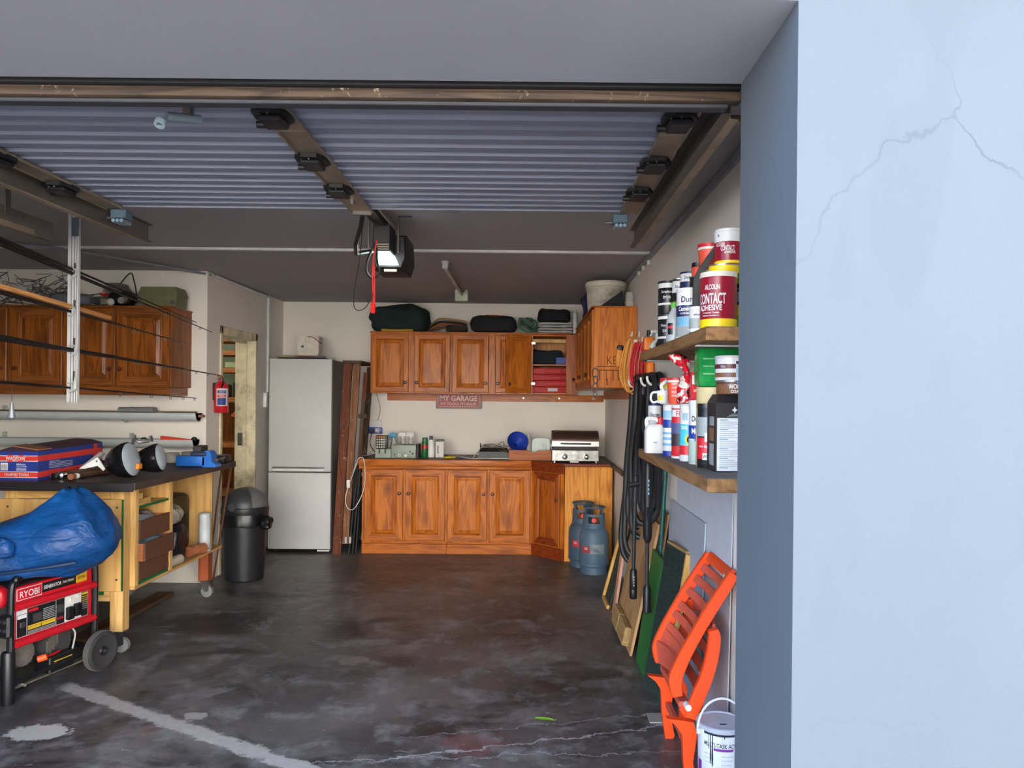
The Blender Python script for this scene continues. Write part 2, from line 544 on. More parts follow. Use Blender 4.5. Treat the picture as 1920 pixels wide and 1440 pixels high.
# surface conduits and cover strips
tr = B()
tr.box(-4.6, XR, 4.95, 4.985, ZC - 0.016, ZC)
struct('trim_1', tr, m_conduit)
struct('trim_2', B().box(XR - 0.018, XR, 2.0, YB, ZC - 0.045, ZC - 0.012), pm('grey cable cover', (150, 150, 155), 0.6))
tr = B()
tr.tube([(XL + 0.014, 7.26, 1.52), (XL + 0.014, 7.26, ZC)], 0.013, 10)
struct('trim_3', tr, m_conduit)
tr = B().tube([(XL + 0.014, 5.95, ZC - 0.02), (XL + 0.014, 7.26, ZC - 0.02)], 0.012, 8)
struct('trim_4', tr, m_conduit)
tr = B().tube([(-4.5, 4.0, ZC - 0.02), (-3.05, 4.97, ZC - 0.02), (-2.5, 5.98, ZC - 0.02)], 0.010, 8)
struct('trim_5', tr, pm('grey conduit', (128, 128, 134), 0.5))
# cable clips along the corner
for k in range(3):
    B().box(XR - 0.022, XR - 0.002, 5.0 + 0.22 * k, 5.03 + 0.22 * k, ZC - 0.075, ZC - 0.045, 0.003).link('cable_clip', m_white, bpy.data.objects['trim_2'])
# door frame (steel, flaking cream paint)
df = B()
for (a, b_) in ((DY0 - 0.0, DY0 + 0.045), (DY1 - 0.040, DY1)):
    df.box(XL - 0.18, XL + 0.012, a, b_, 0, DZ, 0.004)
df.box(XL - 0.18, XL + 0.012, DY0, DY1, DZ - 0.07, DZ, 0.004)
df.box(XL - 0.10, XL - 0.07, DY1 - 0.055, DY1 - 0.04, 0, DZ - 0.07)
df.box(XL - 0.10, XL - 0.07, DY0 + 0.045, DY1 - 0.04, DZ - 0.095, DZ - 0.07)
d1 = struct('door_1', df, m_frame)
B().box(XL - 0.15, XL - 0.105, DY1 - 0.044, DY1 - 0.038, 1.02, 1.14).link('strike_plate', pm('dull steel', (120, 118, 112), 0.4, 0.9), d1)
# the room beyond the doorway
m_beyond = pm('green tinted ceiling paint', (196, 206, 186), 0.9)
bw = B()
bw.box(-5.2, -4.9, YL + 0.17, 9.2, 0, 2.4)
bw.box(-5.2, XL - 0.16, 9.0, 9.2, 0, 2.4)
bw.box(-5.2, XL - 0.16, YL + 0.17, 9.2, 2.4, 2.5)
struct('wall_beyond', bw, m_beyond)
struct('floor_beyond', B().box(-5.2, XL - 0.001, YL + 0.17, 9.2, -0.15, -0.001), m_floor)
struct('wall_beyond_side', B().box(XL - 0.16, XL - 0.001, YB, 9.2, 0, 2.4), m_beyond)

sl_d = bpy.data.lights.new('store_room_fill', 'POINT'); sl_d.energy = 14; sl_d.color = (1.0, 0.96, 0.86); sl_d.shadow_soft_size = 0.12  # added light without a fixture, brightens the room beyond the doorway
sl_o = bpy.data.objects.new('store_room_fill', sl_d); COL.objects.link(sl_o); sl_o.location = (-3.7, 7.0, 2.2)
# ---------------------------------------------------------------- cabinets
PL, PD = (198, 112, 30), (146, 72, 14)
m_pz = wood('honey pine upright grain', PL, PD, 'Z', knots=0.95, coat=0.12, rough=0.5)
m_px = wood('honey pine level grain', (190, 104, 26), (136, 66, 14), 'X', knots=0.6, coat=0.12, rough=0.5)
m_py = wood('honey pine lengthwise grain', (190, 104, 26), (136, 66, 14), 'Y', knots=0.6, coat=0.12, rough=0.5)
m_lz = wood('light varnished pine upright', (222, 150, 58), (186, 108, 34), 'Z', knots=1.0, coat=0.1)
m_rx = wood('reddish stained rail', (132, 54, 18), (94, 34, 12), 'X', coat=0.12)
m_rz = wood('reddish stained upright', (168, 88, 26), (124, 56, 16), 'Z', knots=0.5, coat=0.12)
m_dz = wood('brown pine upright', (150, 84, 26), (100, 50, 14), 'Z', knots=0.7, coat=0.15)
m_dx = wood('brown pine level', (146, 84, 36), (100, 54, 22), 'X', knots=0.3, coat=0.35)
m_raw = wood('bare pine', (206, 168, 112), (176, 134, 80), 'Z', knots=0.5)
m_knob = wood('dark turned knob', (92, 44, 24), (66, 30, 18), 'Z', scale=3, coat=0.5)
m_steel = pm('bright steel', (190, 190, 188), 0.3, 1.0)
m_dsteel = pm('dull grey steel', (130, 128, 124), 0.45, 0.9)
m_black = pm('black plastic', (22, 22, 24), 0.45)
m_inner = wood('cabinet inside', (196, 136, 74), (160, 104, 52), 'Z')

def rect_ring(x0, x1, z0, z1, i, y):
    return [(x0 + i, y, z0 + i), (x1 - i, y, z0 + i), (x1 - i, y, z1 - i), (x0 + i, y, z1 - i)]

def cab_door(parent, x0, x1, z0, z1, yf, knob=None, w=0.062, mz=m_pz, mx=m_px, panel=True, mp=None):
    """framed door on the plane y=yf, front towards -y; the raised panel and the knob are its own pieces"""
    prof = [(0, yf + 0.001), (0, yf - 0.016), (0.005, yf - 0.020), (w - 0.016, yf - 0.020), (w - 0.011, yf - 0.0145), (w - 0.005, yf - 0.0165), (w, yf - 0.012), (w, yf - 0.002)]
    b = B(); vs_ = []; fs_ = []
    for i, y in prof:
        vs_ += rect_ring(x0, x1, z0, z1, i, y)
    b.V = vs_
    for k in range(len(prof) - 1):
        for j in range(4):
            b.F.append([k * 4 + j, k * 4 + (j + 1) % 4, (k + 1) * 4 + (j + 1) % 4, (k + 1) * 4 + j])
            b.MI.append(1 if j in (0, 2) else 0)
    d = b.link('door', [mz, mx], parent, ang=25)
    p = B()
    p.rings([rect_ring(x0, x1, z0, z1, i, y) for i, y in ((w - 0.001, yf - 0.001), (w - 0.001, yf - 0.0050), (w + 0.007, yf - 0.0060), (w + 0.030, yf - 0.0150), (w + 0.034, yf - 0.0150))], False, True)
    p.link('panel', mp or mz, d, ang=10)
    if knob:
        kx, kz = knob
        B().lathe([(0.008, 0), (0.007, 0.010), (0.012, 0.014), (0.0165, 0.020), (0.0165, 0.026), (0.011, 0.032), (0.004, 0.033)], 16,
                  M=Matrix.Translation((kx, yf - 0.018, kz)) @ Matrix.Rotation(pi / 2, 4, 'X')).link('knob', m_knob, d)
    return d

def carcass(parent, x0, x1, y0, y1, z0, z1, mats=(m_pz, m_px), name='carcass', t=0.018, open_front=None):
    b = B()
    b.box(x0, x0 + t, y0, y1, z0, z1, 0.002); b.box(x1 - t, x1, y0, y1, z0, z1, 0.002)
    b.mat(1).box(x0, x1, y0 + 0.001, y1, z0 + 0.001, z0 + t, 0.002); b.box(x0, x1, y0 + 0.001, y1, z1 - t, z1 - 0.001, 0.002)
    b.mat(0).box(x0 + t, x1 - t, y1 - 0.008, y1 - 0.001, z0 + t, z1 - t)
    return b.link(name, list(mats), parent)

# base units along the back wall: front at y 7.10, two doors each
YC = 7.10
def base_unit(name_label, x0, x1, doors):
    t = thing('base_cabinet', name_label, 'cabinet', ((x0 + x1) / 2, YC, 0), group='pine base cabinets')
    X0, X1 = x0 - (x0 + x1) / 2, x1 - (x0 + x1) / 2
    carcass(t, X0, X1, 0.0, YB - YC - 0.003, 0.10, 0.866)
    fr = B()
    fr.rings([rect_ring(X0, X1, 0.112, 0.830, i, y) for i, y in ((0, 0.0), (0, -0.012), (0.018, -0.012), (0.018, 0.0))], False, False)
    fr.link('face_frame', m_pz, t)
    mid = (doors[0][1] + doors[1][0]) / 2 - (x0 + x1) / 2
    B().box(mid - 0.04, mid + 0.04, -0.0118, 0.0, 0.131, 0.811).link('centre_stile', m_pz, t)
    B().box(X0, X1, -0.020, 0.04, 0, 0.095, 0.003).box(X0, X1, -0.015, 0.0, 0.095, 0.112, 0.004).link('plinth', m_px, t)
    for (a, b_, side) in doors:
        a -= (x0 + x1) / 2; b_ -= (x0 + x1) / 2
        kx = b_ - 0.032 if side > 0 else a + 0.032
        cab_door(t, a, b_, 0.125, 0.802, -0.012, (kx, 0.575), w=0.075)
    return t
base_unit('honey pine base cabinet with two doors beside the black folded tubes, under the spray bottles', -1.540, -0.735, ((-1.515, -1.150, 1), (-1.128, -0.752, -1)))
base_unit('honey pine base cabinet with two doors next to the reddish corner cabinet', -0.733, 0.070, ((-0.728, -0.355, 1), (-0.333, 0.055, -1)))

# corner unit with its door set at an angle
cu = thing('corner_cabinet', 'corner pine base cabinet with an angled door and dark red rails', 'cabinet', (0.072, YC, 0))
ex, ey = 0.295, -0.290
b = B()
b.prism([(0.002, 0.006), (ex - 0.004, ey + 0.004), (ex - 0.004, 0.642), (0.002, 0.642)], 0.0, 0.866, 'z')
b.link('carcass', m_pz, cu)
ang = math.atan2(ey, ex); Ld = sqrt(ex * ex + ey * ey)
cd = bpy.data.objects.new('angled_front', None); COL.objects.link(cd); cd.parent = cu; cd.rotation_euler = (0, 0, ang); cd.empty_display_size = .02
def corner_front():
    # the rails and door leaf lie in the slanted plane; geometry is turned before linking so they stay parts of the cabinet
    R = Matrix.Rotation(ang, 4, 'Z')
    bpy.data.objects.remove(cd)
    B().box(0.002, Ld - 0.002, -0.014, 0.0, 0.0, 0.112, 0.003, M=R).link('plinth', m_rx, cu)
    B().box(0.002, Ld - 0.002, -0.014, 0.0, 0.800, 0.866, 0.003, M=R).link('top_rail', m_rx, cu)
    for a in (0.002, Ld - 0.042):
        B().box(a, a + 0.04, -0.012, 0.0, 0.113, 0.799, 0.002, M=R).link('stile', m_pz, cu)
    d = cab_door(cu, 0.044, Ld - 0.044, 0.125, 0.792, -0.006, (Ld - 0.07, 0.555), w=0.065, mz=m_rz, mx=m_rx, mp=m_rz)
    for o in [d] + list(d.children):
        o.data.transform(R)
corner_front()

# end unit on the right wall, its pine side turned to the door opening
eu = thing('end_cabinet', 'pale knotty pine end panel of the base cabinet behind the gas cylinders', 'cabinet', (0.59, 6.81, 0))
for k, (a, b_) in enumerate(((-0.222, -0.135), (-0.134, -0.012), (-0.011, 0.098), (0.099, 0.212))):
    B().box(a, b_, 0, 0.02, 0, 0.868, 0.0015).link('board', m_lz, eu)
B().box(-0.222, 0.212, 0.021, 0.93, 0.0, 0.866, 0.002).link('carcass', m_pz, eu)

# worktop: a pine lipped board with a dark working surface, following the angled front
wt = thing('worktop', 'long pine-lipped worktop with a dark top along the back wall', 'worktop', (0, 7.4, 0.87))
prof = [(-1.565, -0.325), (0.065, -0.325), (0.362, -0.622), (0.815, -0.622), (0.815, 0.345), (-1.565, 0.345)]
B().prism(prof, 0.0, 0.026, 'z').link('board', pm('dark worn counter top', (78, 62, 52), 0.5, scale=5), wt)
B().box(-1.568, 0.062, -0.345, -0.3255, -0.036, 0.027, 0.006, 2).link('front_lip', m_px, wt)
B().box(-1.568, 0.060, -0.338, -0.326, -0.066, -0.037, 0.005, 2).link('lower_moulding', m_px, wt)
R = Matrix.Translation((0.068, -0.325, 0)) @ Matrix.Rotation(ang, 4, 'Z')
B().box(0, Ld, -0.013, -0.0005, -0.004, 0.027, 0.004, M=R).link('corner_lip', m_rx, wt)
B().box(0.36, 0.815, -0.634, -0.6225, -0.001, 0.027, 0.004).link('end_lip', m_rx, wt)
# black angle bar projecting from the worktop along the wall
ab = thing('metal_bar', 'black metal bar sticking out from the worktop along the wall', 'bar', (0.80, 6.35, 0.885))
B().box(-0.03, -0.002, -0.43, 0.36, 0.012, 0.018).box(-0.03, -0.024, -0.43, 0.36, -0.008, 0.012).link('angle', m_black, ab)
B().box(-0.034, 0.0, -0.45, -0.43, -0.010, 0.022, 0.003).link('end_cap', m_black, ab)

# wall cupboards
YU, ZU0, ZU1 = 7.42, 1.525, 2.122
def wall_unit(label, x0, x1, doors, name='wall_cabinet', group='pine wall cabinets'):
    t = thing(name, label, 'cabinet', ((x0 + x1) / 2, YU, ZU0), group=group)
    c = (x0 + x1) / 2
    carcass(t, x0 - c, x1 - c, 0, YB - YU - 0.003, 0, ZU1 - ZU0)
    B().box(x0 - c - 0.008, x1 - c + (0.0), -0.022, YB - YU - 0.003, 0.5972, 0.612, 0.004).link('top_moulding', m_px, t)
    fr = B()
    fr.rings([rect_ring(x0 - c, x1 - c, 0.0, 0.597, i, y) for i, y in ((0, 0.0), (0, -0.010), (0.02, -0.010), (0.02, 0.0))], False, False)
    fr.link('face_frame', m_pz, t)
    B().box((doors[0][1] + doors[1][0]) / 2 - c - 0.03, (doors[0][1] + doors[1][0]) / 2 - c + 0.03, -0.010, 0, 0.0205, 0.5765).link('centre_stile', m_pz, t)
    for a, b_, side in doors:
        a -= c; b_ -= c
        kx = b_ - 0.028 if side > 0 else a + 0.028
        cab_door(t, a, b_, 0.012, 0.585, -0.010, (kx, 0.105), w=0.062)
    return t
wall_unit('pine wall cabinet with two panelled doors under the dark green bag', -1.540, -0.735, ((-1.530, -1.160, 1), (-1.105, -0.748, -1)))
wall_unit('pine wall cabinet with two panelled doors above the red sign', -0.733, -0.02, ((-0.728, -0.368, 1), (-0.300, -0.030, -1)))

# open unit: door swung right back, shelves and contents in view
ou = thing('open_wall_cabinet', 'pine wall cabinet standing open, red cases on its lower shelf', 'cabinet', (0.20, YU, ZU0))
OX0, OX1 = -0.218, 0.245
carcass(ou, OX0, OX1, 0, YB - YU - 0.003, 0, 0.597, mats=(m_inner, m_px))
B().box(OX0 + 0.0185, OX1 - 0.0185, 0.02, 0.315, 0.285, 0.303, 0.002).link('shelf', m_px, ou)
B().box(OX0 + 0.0185, OX1 - 0.0185, 0.0, 0.02, 0.515, 0.55, 0.002).link('inner_rail', m_raw, ou)
B().box(OX0, OX1, -0.02, 0.325, 0.5972, 0.612, 0.004).link('top_moulding', m_px, ou)
B().box(OX0 - 0.0, OX0 + 0.09, -0.0105, -0.0005, 0.0, 0.597, 0.002).link('left_stile', m_pz, ou)
B().box(OX1 - 0.045, OX1 + 0.075, -0.0105, -0.0005, 0.0, 0.597, 0.002).link('right_stile', m_rz, ou)
# leaf turned about its hinge by 162 degrees
lf = B()
H = Matrix.Translation((OX0 + 0.072, -0.016, 0)) @ Matrix.Rotation(radians(180 + 21), 4, 'Z')
lf.box(0.0, 0.05, -0.011, 0.011, 0.01, 0.587, 0.002, M=H); lf.box(0.215, 0.268, -0.011, 0.011, 0.01, 0.587, 0.002, M=H)
lf.mat(1).box(0.05, 0.215, -0.0105, 0.0105, 0.01, 0.065, 0.002, M=H); lf.box(0.05, 0.215, -0.0105, 0.0105, 0.530, 0.587, 0.002, M=H)
od = lf.link('door', [m_pz, m_px], ou)
B().box(0.0495, 0.2155, -0.004, 0.004, 0.0645, 0.5305, 0, M=H).link('panel', m_pz, od)
B().lathe([(0.008, 0), (0.007, 0.010), (0.0165, 0.020), (0.0165, 0.026), (0.004, 0.033)], 14, M=H @ Matrix.Translation((0.235, 0.0, 0.10)) @ Matrix.Rotation(-pi / 2, 4, 'X')).link('knob', m_knob, od)
for hz in (0.085, 0.485):
    h = B().box(0.012, 0.045, -0.020, -0.011, hz, hz + 0.045, 0.003, M=H)
    h.box(OX0 + 0.072, OX0 + 0.115, -0.030, -0.0105, hz + 0.008, hz + 0.037, 0.004)
    h.link('hinge', m_steel, ou)
# contents of the open unit
m_red = pm('red case plastic', (178, 20, 20), 0.55)
for k in range(4):
    t = thing('tool_case', ['red plastic case at the bottom of the stack in the open cabinet', 'red plastic case second from the bottom in the open cabinet', 'red plastic case third from the bottom in the open cabinet', 'topmost red plastic case in the open cabinet'][k], 'case', (0.222, YU + 0.14, ZU0 + 0.0185 + 0.0615 * k), group='red cases in the open cabinet')
    B().box(-0.19, 0.185, -0.115, 0.115, 0, 0.060, 0.006, 2).link('body', m_red, t)
    if k == 0:
        B().box(0.0, 0.10, -0.1185, -0.115, 0.014, 0.048, 0.002).link('label_plate', pm('clear label', (160, 150, 146), 0.3), t, label='pale label plate')
    else:
        B().box(-0.03, 0.13, -0.121, -0.115, 0.012, 0.046, 0.005).link('lid_panel', m_red, t)
    for q in (-0.12, 0.148):
        B().box(q, q + 0.03, -0.120, -0.115, 0.02, 0.045, 0.002).link('latch', m_red, t)
m_dcloth = pm('dark blue grey cloth', (26, 32, 40), 0.95, bmp=0.3)
tag(B().soft(0.02, 0.38, YU + 0.045, YU + 0.27, ZU0 + 0.3035, ZU0 + 0.45, 0.022, seed=3, pw=5).link('folded_cloth', m_dcloth), 'dark cloth stuffed on the upper shelf of the open cabinet', 'cloth')
tag(B().box(0.30, 0.41, YU + 0.012, YU + 0.026, ZU0 + 0.3035, ZU0 + 0.375, 0.006).link('blue_box', pm('blue card', (34, 62, 140), 0.5)), 'small blue box in front of dark cloth in the open cabinet', 'box')

# batten under the wall cupboards
tag(B().box(-1.43, XR - 0.021, YB - 0.019, YB - 0.001, 1.452, 1.524, 0.003).link('batten', m_px), 'long pine batten on the wall under the back cupboards', 'batten')
for x in (-0.02, 0.35, 0.70):
    B().cyl((x, YB - 0.020, 1.488), (x, YB - 0.024, 1.488), 0.008, n=10).link('screw_head', m_steel, bpy.data.objects['batten'])
tag(B().box(XR - 0.019, XR - 0.001, 5.60, YB - 0.02, 1.485, 1.567, 0.003).link('side_batten', m_py), 'pine batten on the side wall under the key cupboard', 'batten')

# cupboard on the right wall, front turned to the room (-x)
sc_ = thing('side_wall_cabinet', 'pine cupboard on the side wall with a key rack on its end panel', 'cabinet', (XR - 0.002, 6.49, 1.570))
SD = 0.318; SH = 0.596; S0, S1 = -0.93, 0.90          # local: y along the wall
b = B()
b.box(-SD, 0, S0 + 0.018, S1, 0, SH, 0.002)
b.link('carcass', m_py, sc_)
B().box(-SD - 0.004, 0, S0, S0 + 0.017, -0.001, SH + 0.001, 0.003).link('end_panel', wood('pine end panel', (206, 120, 36), (166, 84, 22), 'Z', knots=0.95, coat=0.12, ring=1.6), sc_)
B().box(-SD - 0.022, 0, S0, S1, SH + 0.0015, SH + 0.014, 0.003).link('top_moulding', m_py, sc_)
Rz = Matrix.Rotation(-pi / 2, 4, 'Z')
nd_ = 5; wd = (S1 - S0 - 0.03) / nd_
for k in range(nd_):
    y0 = S0 + 0.024 + k * wd
    # built facing -y then turned to face -x: local x -> -y
    d = cab_door(sc_, -(y0 + wd - 0.012), -y0, 0.012, SH - 0.012, -SD, (-(y0 + (0.028 if k % 2 else wd - 0.040)), 0.105), w=0.06, mx=m_py)
    for o in [d] + list(d.children):
        o.data.transform(Rz)
# writing and key rack on the end panel
text('KEYS', 0.142, 0.062, pm('burnt lettering', (74, 36, 18), 0.8), sc_, M=FRONT(-0.150, S0 - 0.0012, 0.205), bold=-0.012)
kr = thing('key_rack', 'small black wire key rack on the cupboard end panel under the KEYS lettering', 'rack', (0.60, 5.556, 1.70))
B().tube([(-0.075, -0.006, 0.028), (0.10, -0.006, 0.028)], 0.0022, 6).tube([(-0.075, -0.006, 0), (0.10, -0.006, 0)], 0.0022, 6).tube([(-0.075, -0.006, 0.028), (-0.075, -0.006, 0)], 0.0022, 6).link('bar', m_black, kr)
for x in (-0.05, 0.0, 0.05, 0.09):
    B().tube([(x, -0.006, 0), (x, -0.006, -0.065), (x, -0.016, -0.075), (x, -0.020, -0.065)], 0.002, 6).link('hook', m_black, kr)
tag(B().tube([(0.604, 5.534, 1.635), (0.604, 5.534, 1.585)], 0.0065, 8, flat=0.4).link('red_key_tag', pm('red tag', (150, 22, 20), 0.5)), 'red key tag hanging from the key rack', 'tag')
ch = thing('hook_chain', 'bright steel snap hooks hanging off the front edge of the key cupboard', 'chain', (0.502, 5.552, 1.66))
def link_loop(cx, cz, w, h, tilt):
    pts = [(cx + w * cos(a) , -0.012 + tilt * sin(a), cz + h * sin(a)) for a in [2 * pi * k / 14 for k in range(14)]]
    return B().tube(pts, 0.0045, 6, closed=True)
for k, (w, h) in enumerate(((0.022, 0.034), (0.016, 0.03), (0.020, 0.036), (0.012, 0.028))):
    link_loop(0.004 * (k % 2) + 0.012, 0.02 - 0.056 * k, w, h, 0.006 * (1 if k % 2 else -1)).link('link', m_steel, ch)
# ---------------------------------------------------------------- fridge and what stands by it
m_fr = pm('brushed silver fridge', (192, 191, 190), 0.5, 0.0, var=0.03, dirt=0.12, dirtcol=(130, 124, 116), scale=4)
m_frs = pm('grey fridge side', (112, 104, 100), 0.5, 0.1, var=0.06)
m_gap = pm('dark gasket', (52, 50, 50), 0.7)
fg = thing('fridge', 'tall silver two-door fridge freezer against the back wall beside the ladder', 'fridge', (-2.125, 7.05, 0))
FW = 0.295
B().box(-FW + 0.004, FW - 0.002, 0.062, 0.655, 0.03, 1.832, 0.004).link('cabinet', m_frs, fg)
B().box(-FW + 0.01, FW - 0.01, 0.05, 0.0615, 0.045, 1.82).link('gasket', m_gap, fg)
ud = B().box(-FW, FW, 0, 0.0495, 0.772, 1.838, 0.006, 2).link('upper_door', m_fr, fg)
ld = B().box(-FW, FW, 0, 0.0495, 0.040, 0.762, 0.006, 2).link('lower_door', m_fr, fg)
hb = B()
hb.box(-0.255, 0.235, -0.010, -0.0005, 0.800, 0.818, 0.002)
hb.link('handle', pm('bright handle edge', (205, 206, 208), 0.22, 1.0), ud, label='bright recessed grip bar')
B().box(-0.25, 0.23, -0.004, -0.0005, 0.780, 0.799, 0.001).link('grip_recess', pm('pale recess', (214, 214, 212), 0.5), ud)
for x in (-0.26, 0.22):
    B().cyl((x, 0.12, 0), (x, 0.12, 0.031), 0.02, n=12).link('foot', m_gap, fg)
B().box(0.17, 0.285, 0.004, 0.045, 0.018, 0.034, 0.003).link('hinge', pm('white hinge', (208, 206, 200), 0.5), fg)
# tray on the fridge and the white box on the tray
ty = thing('glass_tray', 'shallow glass and chrome fridge shelf lying on top of the fridge', 'tray', (-2.14, 7.30, 1.8385))
m_chrome = pm('chrome', (206, 208, 212), 0.12, 1.0)
B().rings([[( sx * (0.235 + o), sy * (0.19 + o), z) for sx, sy in ((-1, -1), (1, -1), (1, 1), (-1, 1))] for o, z in ((-0.03, 0.0), (-0.004, 0.012), (0, 0.034), (-0.006, 0.034), (-0.012, 0.012))], True, False).link('rim', m_chrome, ty)
B().box(-0.222, 0.222, -0.177, 0.177, 0.0125, 0.018).link('glass', pm('blue tinted glass', (120, 140, 170), 0.1, 0.0, alpha=0.85), ty)
wb = thing('white_meter_box', 'old white plastic box with a red wire standing on top of the fridge', 'box', (-2.10, 7.26, 1.8735))
m_owh = pm('aged white plastic', (206, 200, 186), 0.5, dirt=0.3)
B().rings([[(sx * w * 0.5 + ox, sy * 0.07, z) for sx, sy in ((-1, -1), (1, -1), (1, 1), (-1, 1))] for w, z, ox in ((0.175, 0, 0.01), (0.20, 0.03, 0.004), (0.208, 0.185, 0), (0.198, 0.192, 0))]).link('body', m_owh, wb)
B().box(-0.030, 0.022, -0.0755, -0.0705, 0.13, 0.185, 0.003).link('catch', m_owh, wb)
B().cyl((-0.05, -0.073, 0.09), (-0.05, -0.070, 0.09), 0.012, n=12).link('vent', m_gap, wb)
B().tube([(0.0, -0.074, 0.185), (0.05, -0.076, 0.178), (0.09, -0.074, 0.150), (0.115, -0.06, 0.125), (0.13, -0.05, 0.128)], 0.004, 6, smooth=5).link('wire', pm('red wire', (150, 28, 22), 0.5), wb, label='red wire')

# old brown timber step ladder folded and leaning by the fridge
m_lad = wood('old brown ladder paint', (112, 62, 40), (78, 42, 28), 'Z', wear=0.75, wearcol=(164, 150, 130), rough=0.7)
m_lad2 = wood('paler old ladder timber', (142, 98, 70), (100, 64, 42), 'Z', wear=0.7, wearcol=(176, 166, 150), rough=0.7)
m_ladd = wood('dark weathered timber', (92, 76, 62), (62, 50, 42), 'Z', wear=0.5, rough=0.8)
la = thing('step_ladder', 'old paint-splashed brown wooden step ladder folded upright beside the fridge', 'ladder', (-1.80, 7.05, 0))
def rail(name, p0, p1, w, d, m, par):
    p0, p1 = Vector(p0), Vector(p1)
    b = B()
    rs = []
    for p in (p0, p1):
        rs.append([(p.x - w / 2, p.y - d / 2, p.z), (p.x + w / 2, p.y - d / 2, p.z), (p.x + w / 2, p.y + d / 2, p.z), (p.x - w / 2, p.y + d / 2, p.z)])
    b.rings(rs)
    return b.link(name, m, par)
rail('rail', (0.035, 0.0, 0.0), (0.115, 0.05, 1.80), 0.080, 0.028, m_lad, la)
rail('rail', (0.105, 0.035, 0.09), (0.190, 0.085, 1.80), 0.064, 0.028, m_lad2, la)
rail('rail', (0.10, 0.56, 0.02), (0.205, 0.62, 1.79), 0.06, 0.03, m_ladd, la)
rail('rear_leg', (0.165, 0.16, 0.16), (0.255, 0.17, 1.72), 0.040, 0.024, m_lad, la)
rail('brace', (0.150, 0.130, 0.20), (0.25, 0.135, 1.45), 0.028, 0.018, m_ladd, la)
B().box(0.065, 0.245, 0.02, 0.60, 1.80, 1.828, 0.003).link('top_step', m_ladd, la)
for z in (0.72, 1.28, 0.30):
    x = 0.14 + z * 0.045
    B().box(x, x + 0.085, 0.105, 0.158, z, z + 0.040, 0.003).link('rung', m_ladd, la)
for z in (0.25, 0.62, 1.20):
    B().lathe([(0.018, 0), (0.018, 0.003), (0.012, 0.004)], 14, M=Matrix.Translation((0.037 + z * 0.044, -0.014 + 0.028 * z, z)) @ Matrix.Rotation(pi / 2, 4, 'X')).link('bolt_cap', m_ladd, la)

# folded black tubes (camping frame) between ladder and cabinets
ft = thing('folded_camp_bed', 'bundle of black folded tubes leaning against the left end of the base cabinets', 'camp bed', (-1.62, 7.05, 0))
for k, (xa, ya, xb, yb, h) in enumerate(((-0.035, 0.0, 0.015, 0.10, 0.80), (0.0, 0.0, 0.045, 0.1, 0.83), (-0.012, 0.05, 0.03, 0.14, 0.74), (0.022, 0.04, 0.05, 0.12, 0.70))):
    B().tube([(xa, ya, 0.0), ((xa + xb) / 2, (ya + yb) / 2, h * 0.5), (xb, yb, h)], 0.0125, 8).link('tube', pm('glossy black tube', (24, 24, 26), 0.3), ft)
B().soft(-0.035, 0.055, 0.065, 0.19, 0.12, 0.82, 0.012, seed=8, n=7, flatb=False).link('fabric', pm('black nylon', (16, 16, 18), 0.8), ft)
for x in (-0.04, 0.0):
    B().box(x - 0.03, x - 0.012, -0.005, 0.01, 0.10, 0.16, 0.002).link('tag', pm('white tag', (200, 198, 190), 0.6), ft)

# ---------------------------------------------------------------- wall above the worktop
sg = thing('garage_sign', 'red metal sign reading MY GARAGE hung below the back cupboards', 'sign', (-0.688, 7.712, 1.372))
m_sg = pm('faded red sign enamel', (158, 62, 62), 0.5, dirt=0.4, dirtcol=(120, 80, 70))
m_sgl = pm('sign lettering cream', (214, 196, 184), 0.6)
B().box(-0.235, 0.235, 0, 0.014, 0, 0.168, 0.004, 2).link('plate', pm('sign edge', (150, 132, 122), 0.5, 0.3), sg)
B().box(-0.222, 0.222, -0.002, -0.0002, 0.012, 0.156, 0.0005).link('red_field', m_sg, sg)
bd = B()
bd.rings([[(sx * (0.212 + o), -0.0028, 0.084 + sz * (0.062 + o)) for sx, sz in ((-1, -1), (1, -1), (1, 1), (-1, 1))] for o in (0, 0.003)], False, False)
bd.link('border', m_sgl, sg)
text('MY GARAGE', 0.385, 0.056, m_sgl, sg, M=FRONT(0, -0.003, 0.108), bold=0.02)
text('MY TOOLS, MY RULES', 0.365, 0.032, m_sgl, sg, M=FRONT(0, -0.003, 0.048), bold=0.0)

so = thing('wall_socket', 'white wall socket with a blue adaptor above the left end of the worktop', 'socket', (-1.552, YB - 0.0005, 1.10))
B().box(-0.064, 0.064, -0.011, 0, 0.015, 0.145, 0.004).link('plate', m_white, so)
for x in (-0.03, 0.025):
    B().box(x, x + 0.008, -0.0125, -0.011, 0.112, 0.118).link('rocker', m_conduit, so)
ad = thing('adaptor', 'blue four-way plug adaptor pushed into the wall socket', 'adaptor', (-1.592, YB - 0.012, 1.108))
B().box(-0.115, 0.115, -0.045, 0, 0, 0.064, 0.008, 2).link('body', pm('blue adaptor plastic', (26, 62, 164), 0.4), ad)
for x in (-0.045, 0.005):
    B().box(x, x + 0.034, -0.062, -0.0455, 0.012, 0.046, 0.005).link('black_plug', m_black, ad)
B().rings([[(0.070 + sx * w, -0.0455 - d, 0.032 + sz * w * 1.1) for sx, sz in ((-1, -1), (1, -1), (1, 1), (-1, 1))] for w, d in ((0.022, 0), (0.022, 0.018), (0.012, 0.038), (0.007, 0.05))]).link('white_plug', m_white, ad)
def cable(name, label, pts, r, m, cat='cable', sm=6, group=None):
    o = B().tube(pts, r, 7, smooth=sm).link(name, m)
    return tag(o, label, cat, group)
m_grcab = pm('grey cable', (168, 166, 160), 0.5)
m_bkcab = pm('black cable', (26, 26, 28), 0.5)
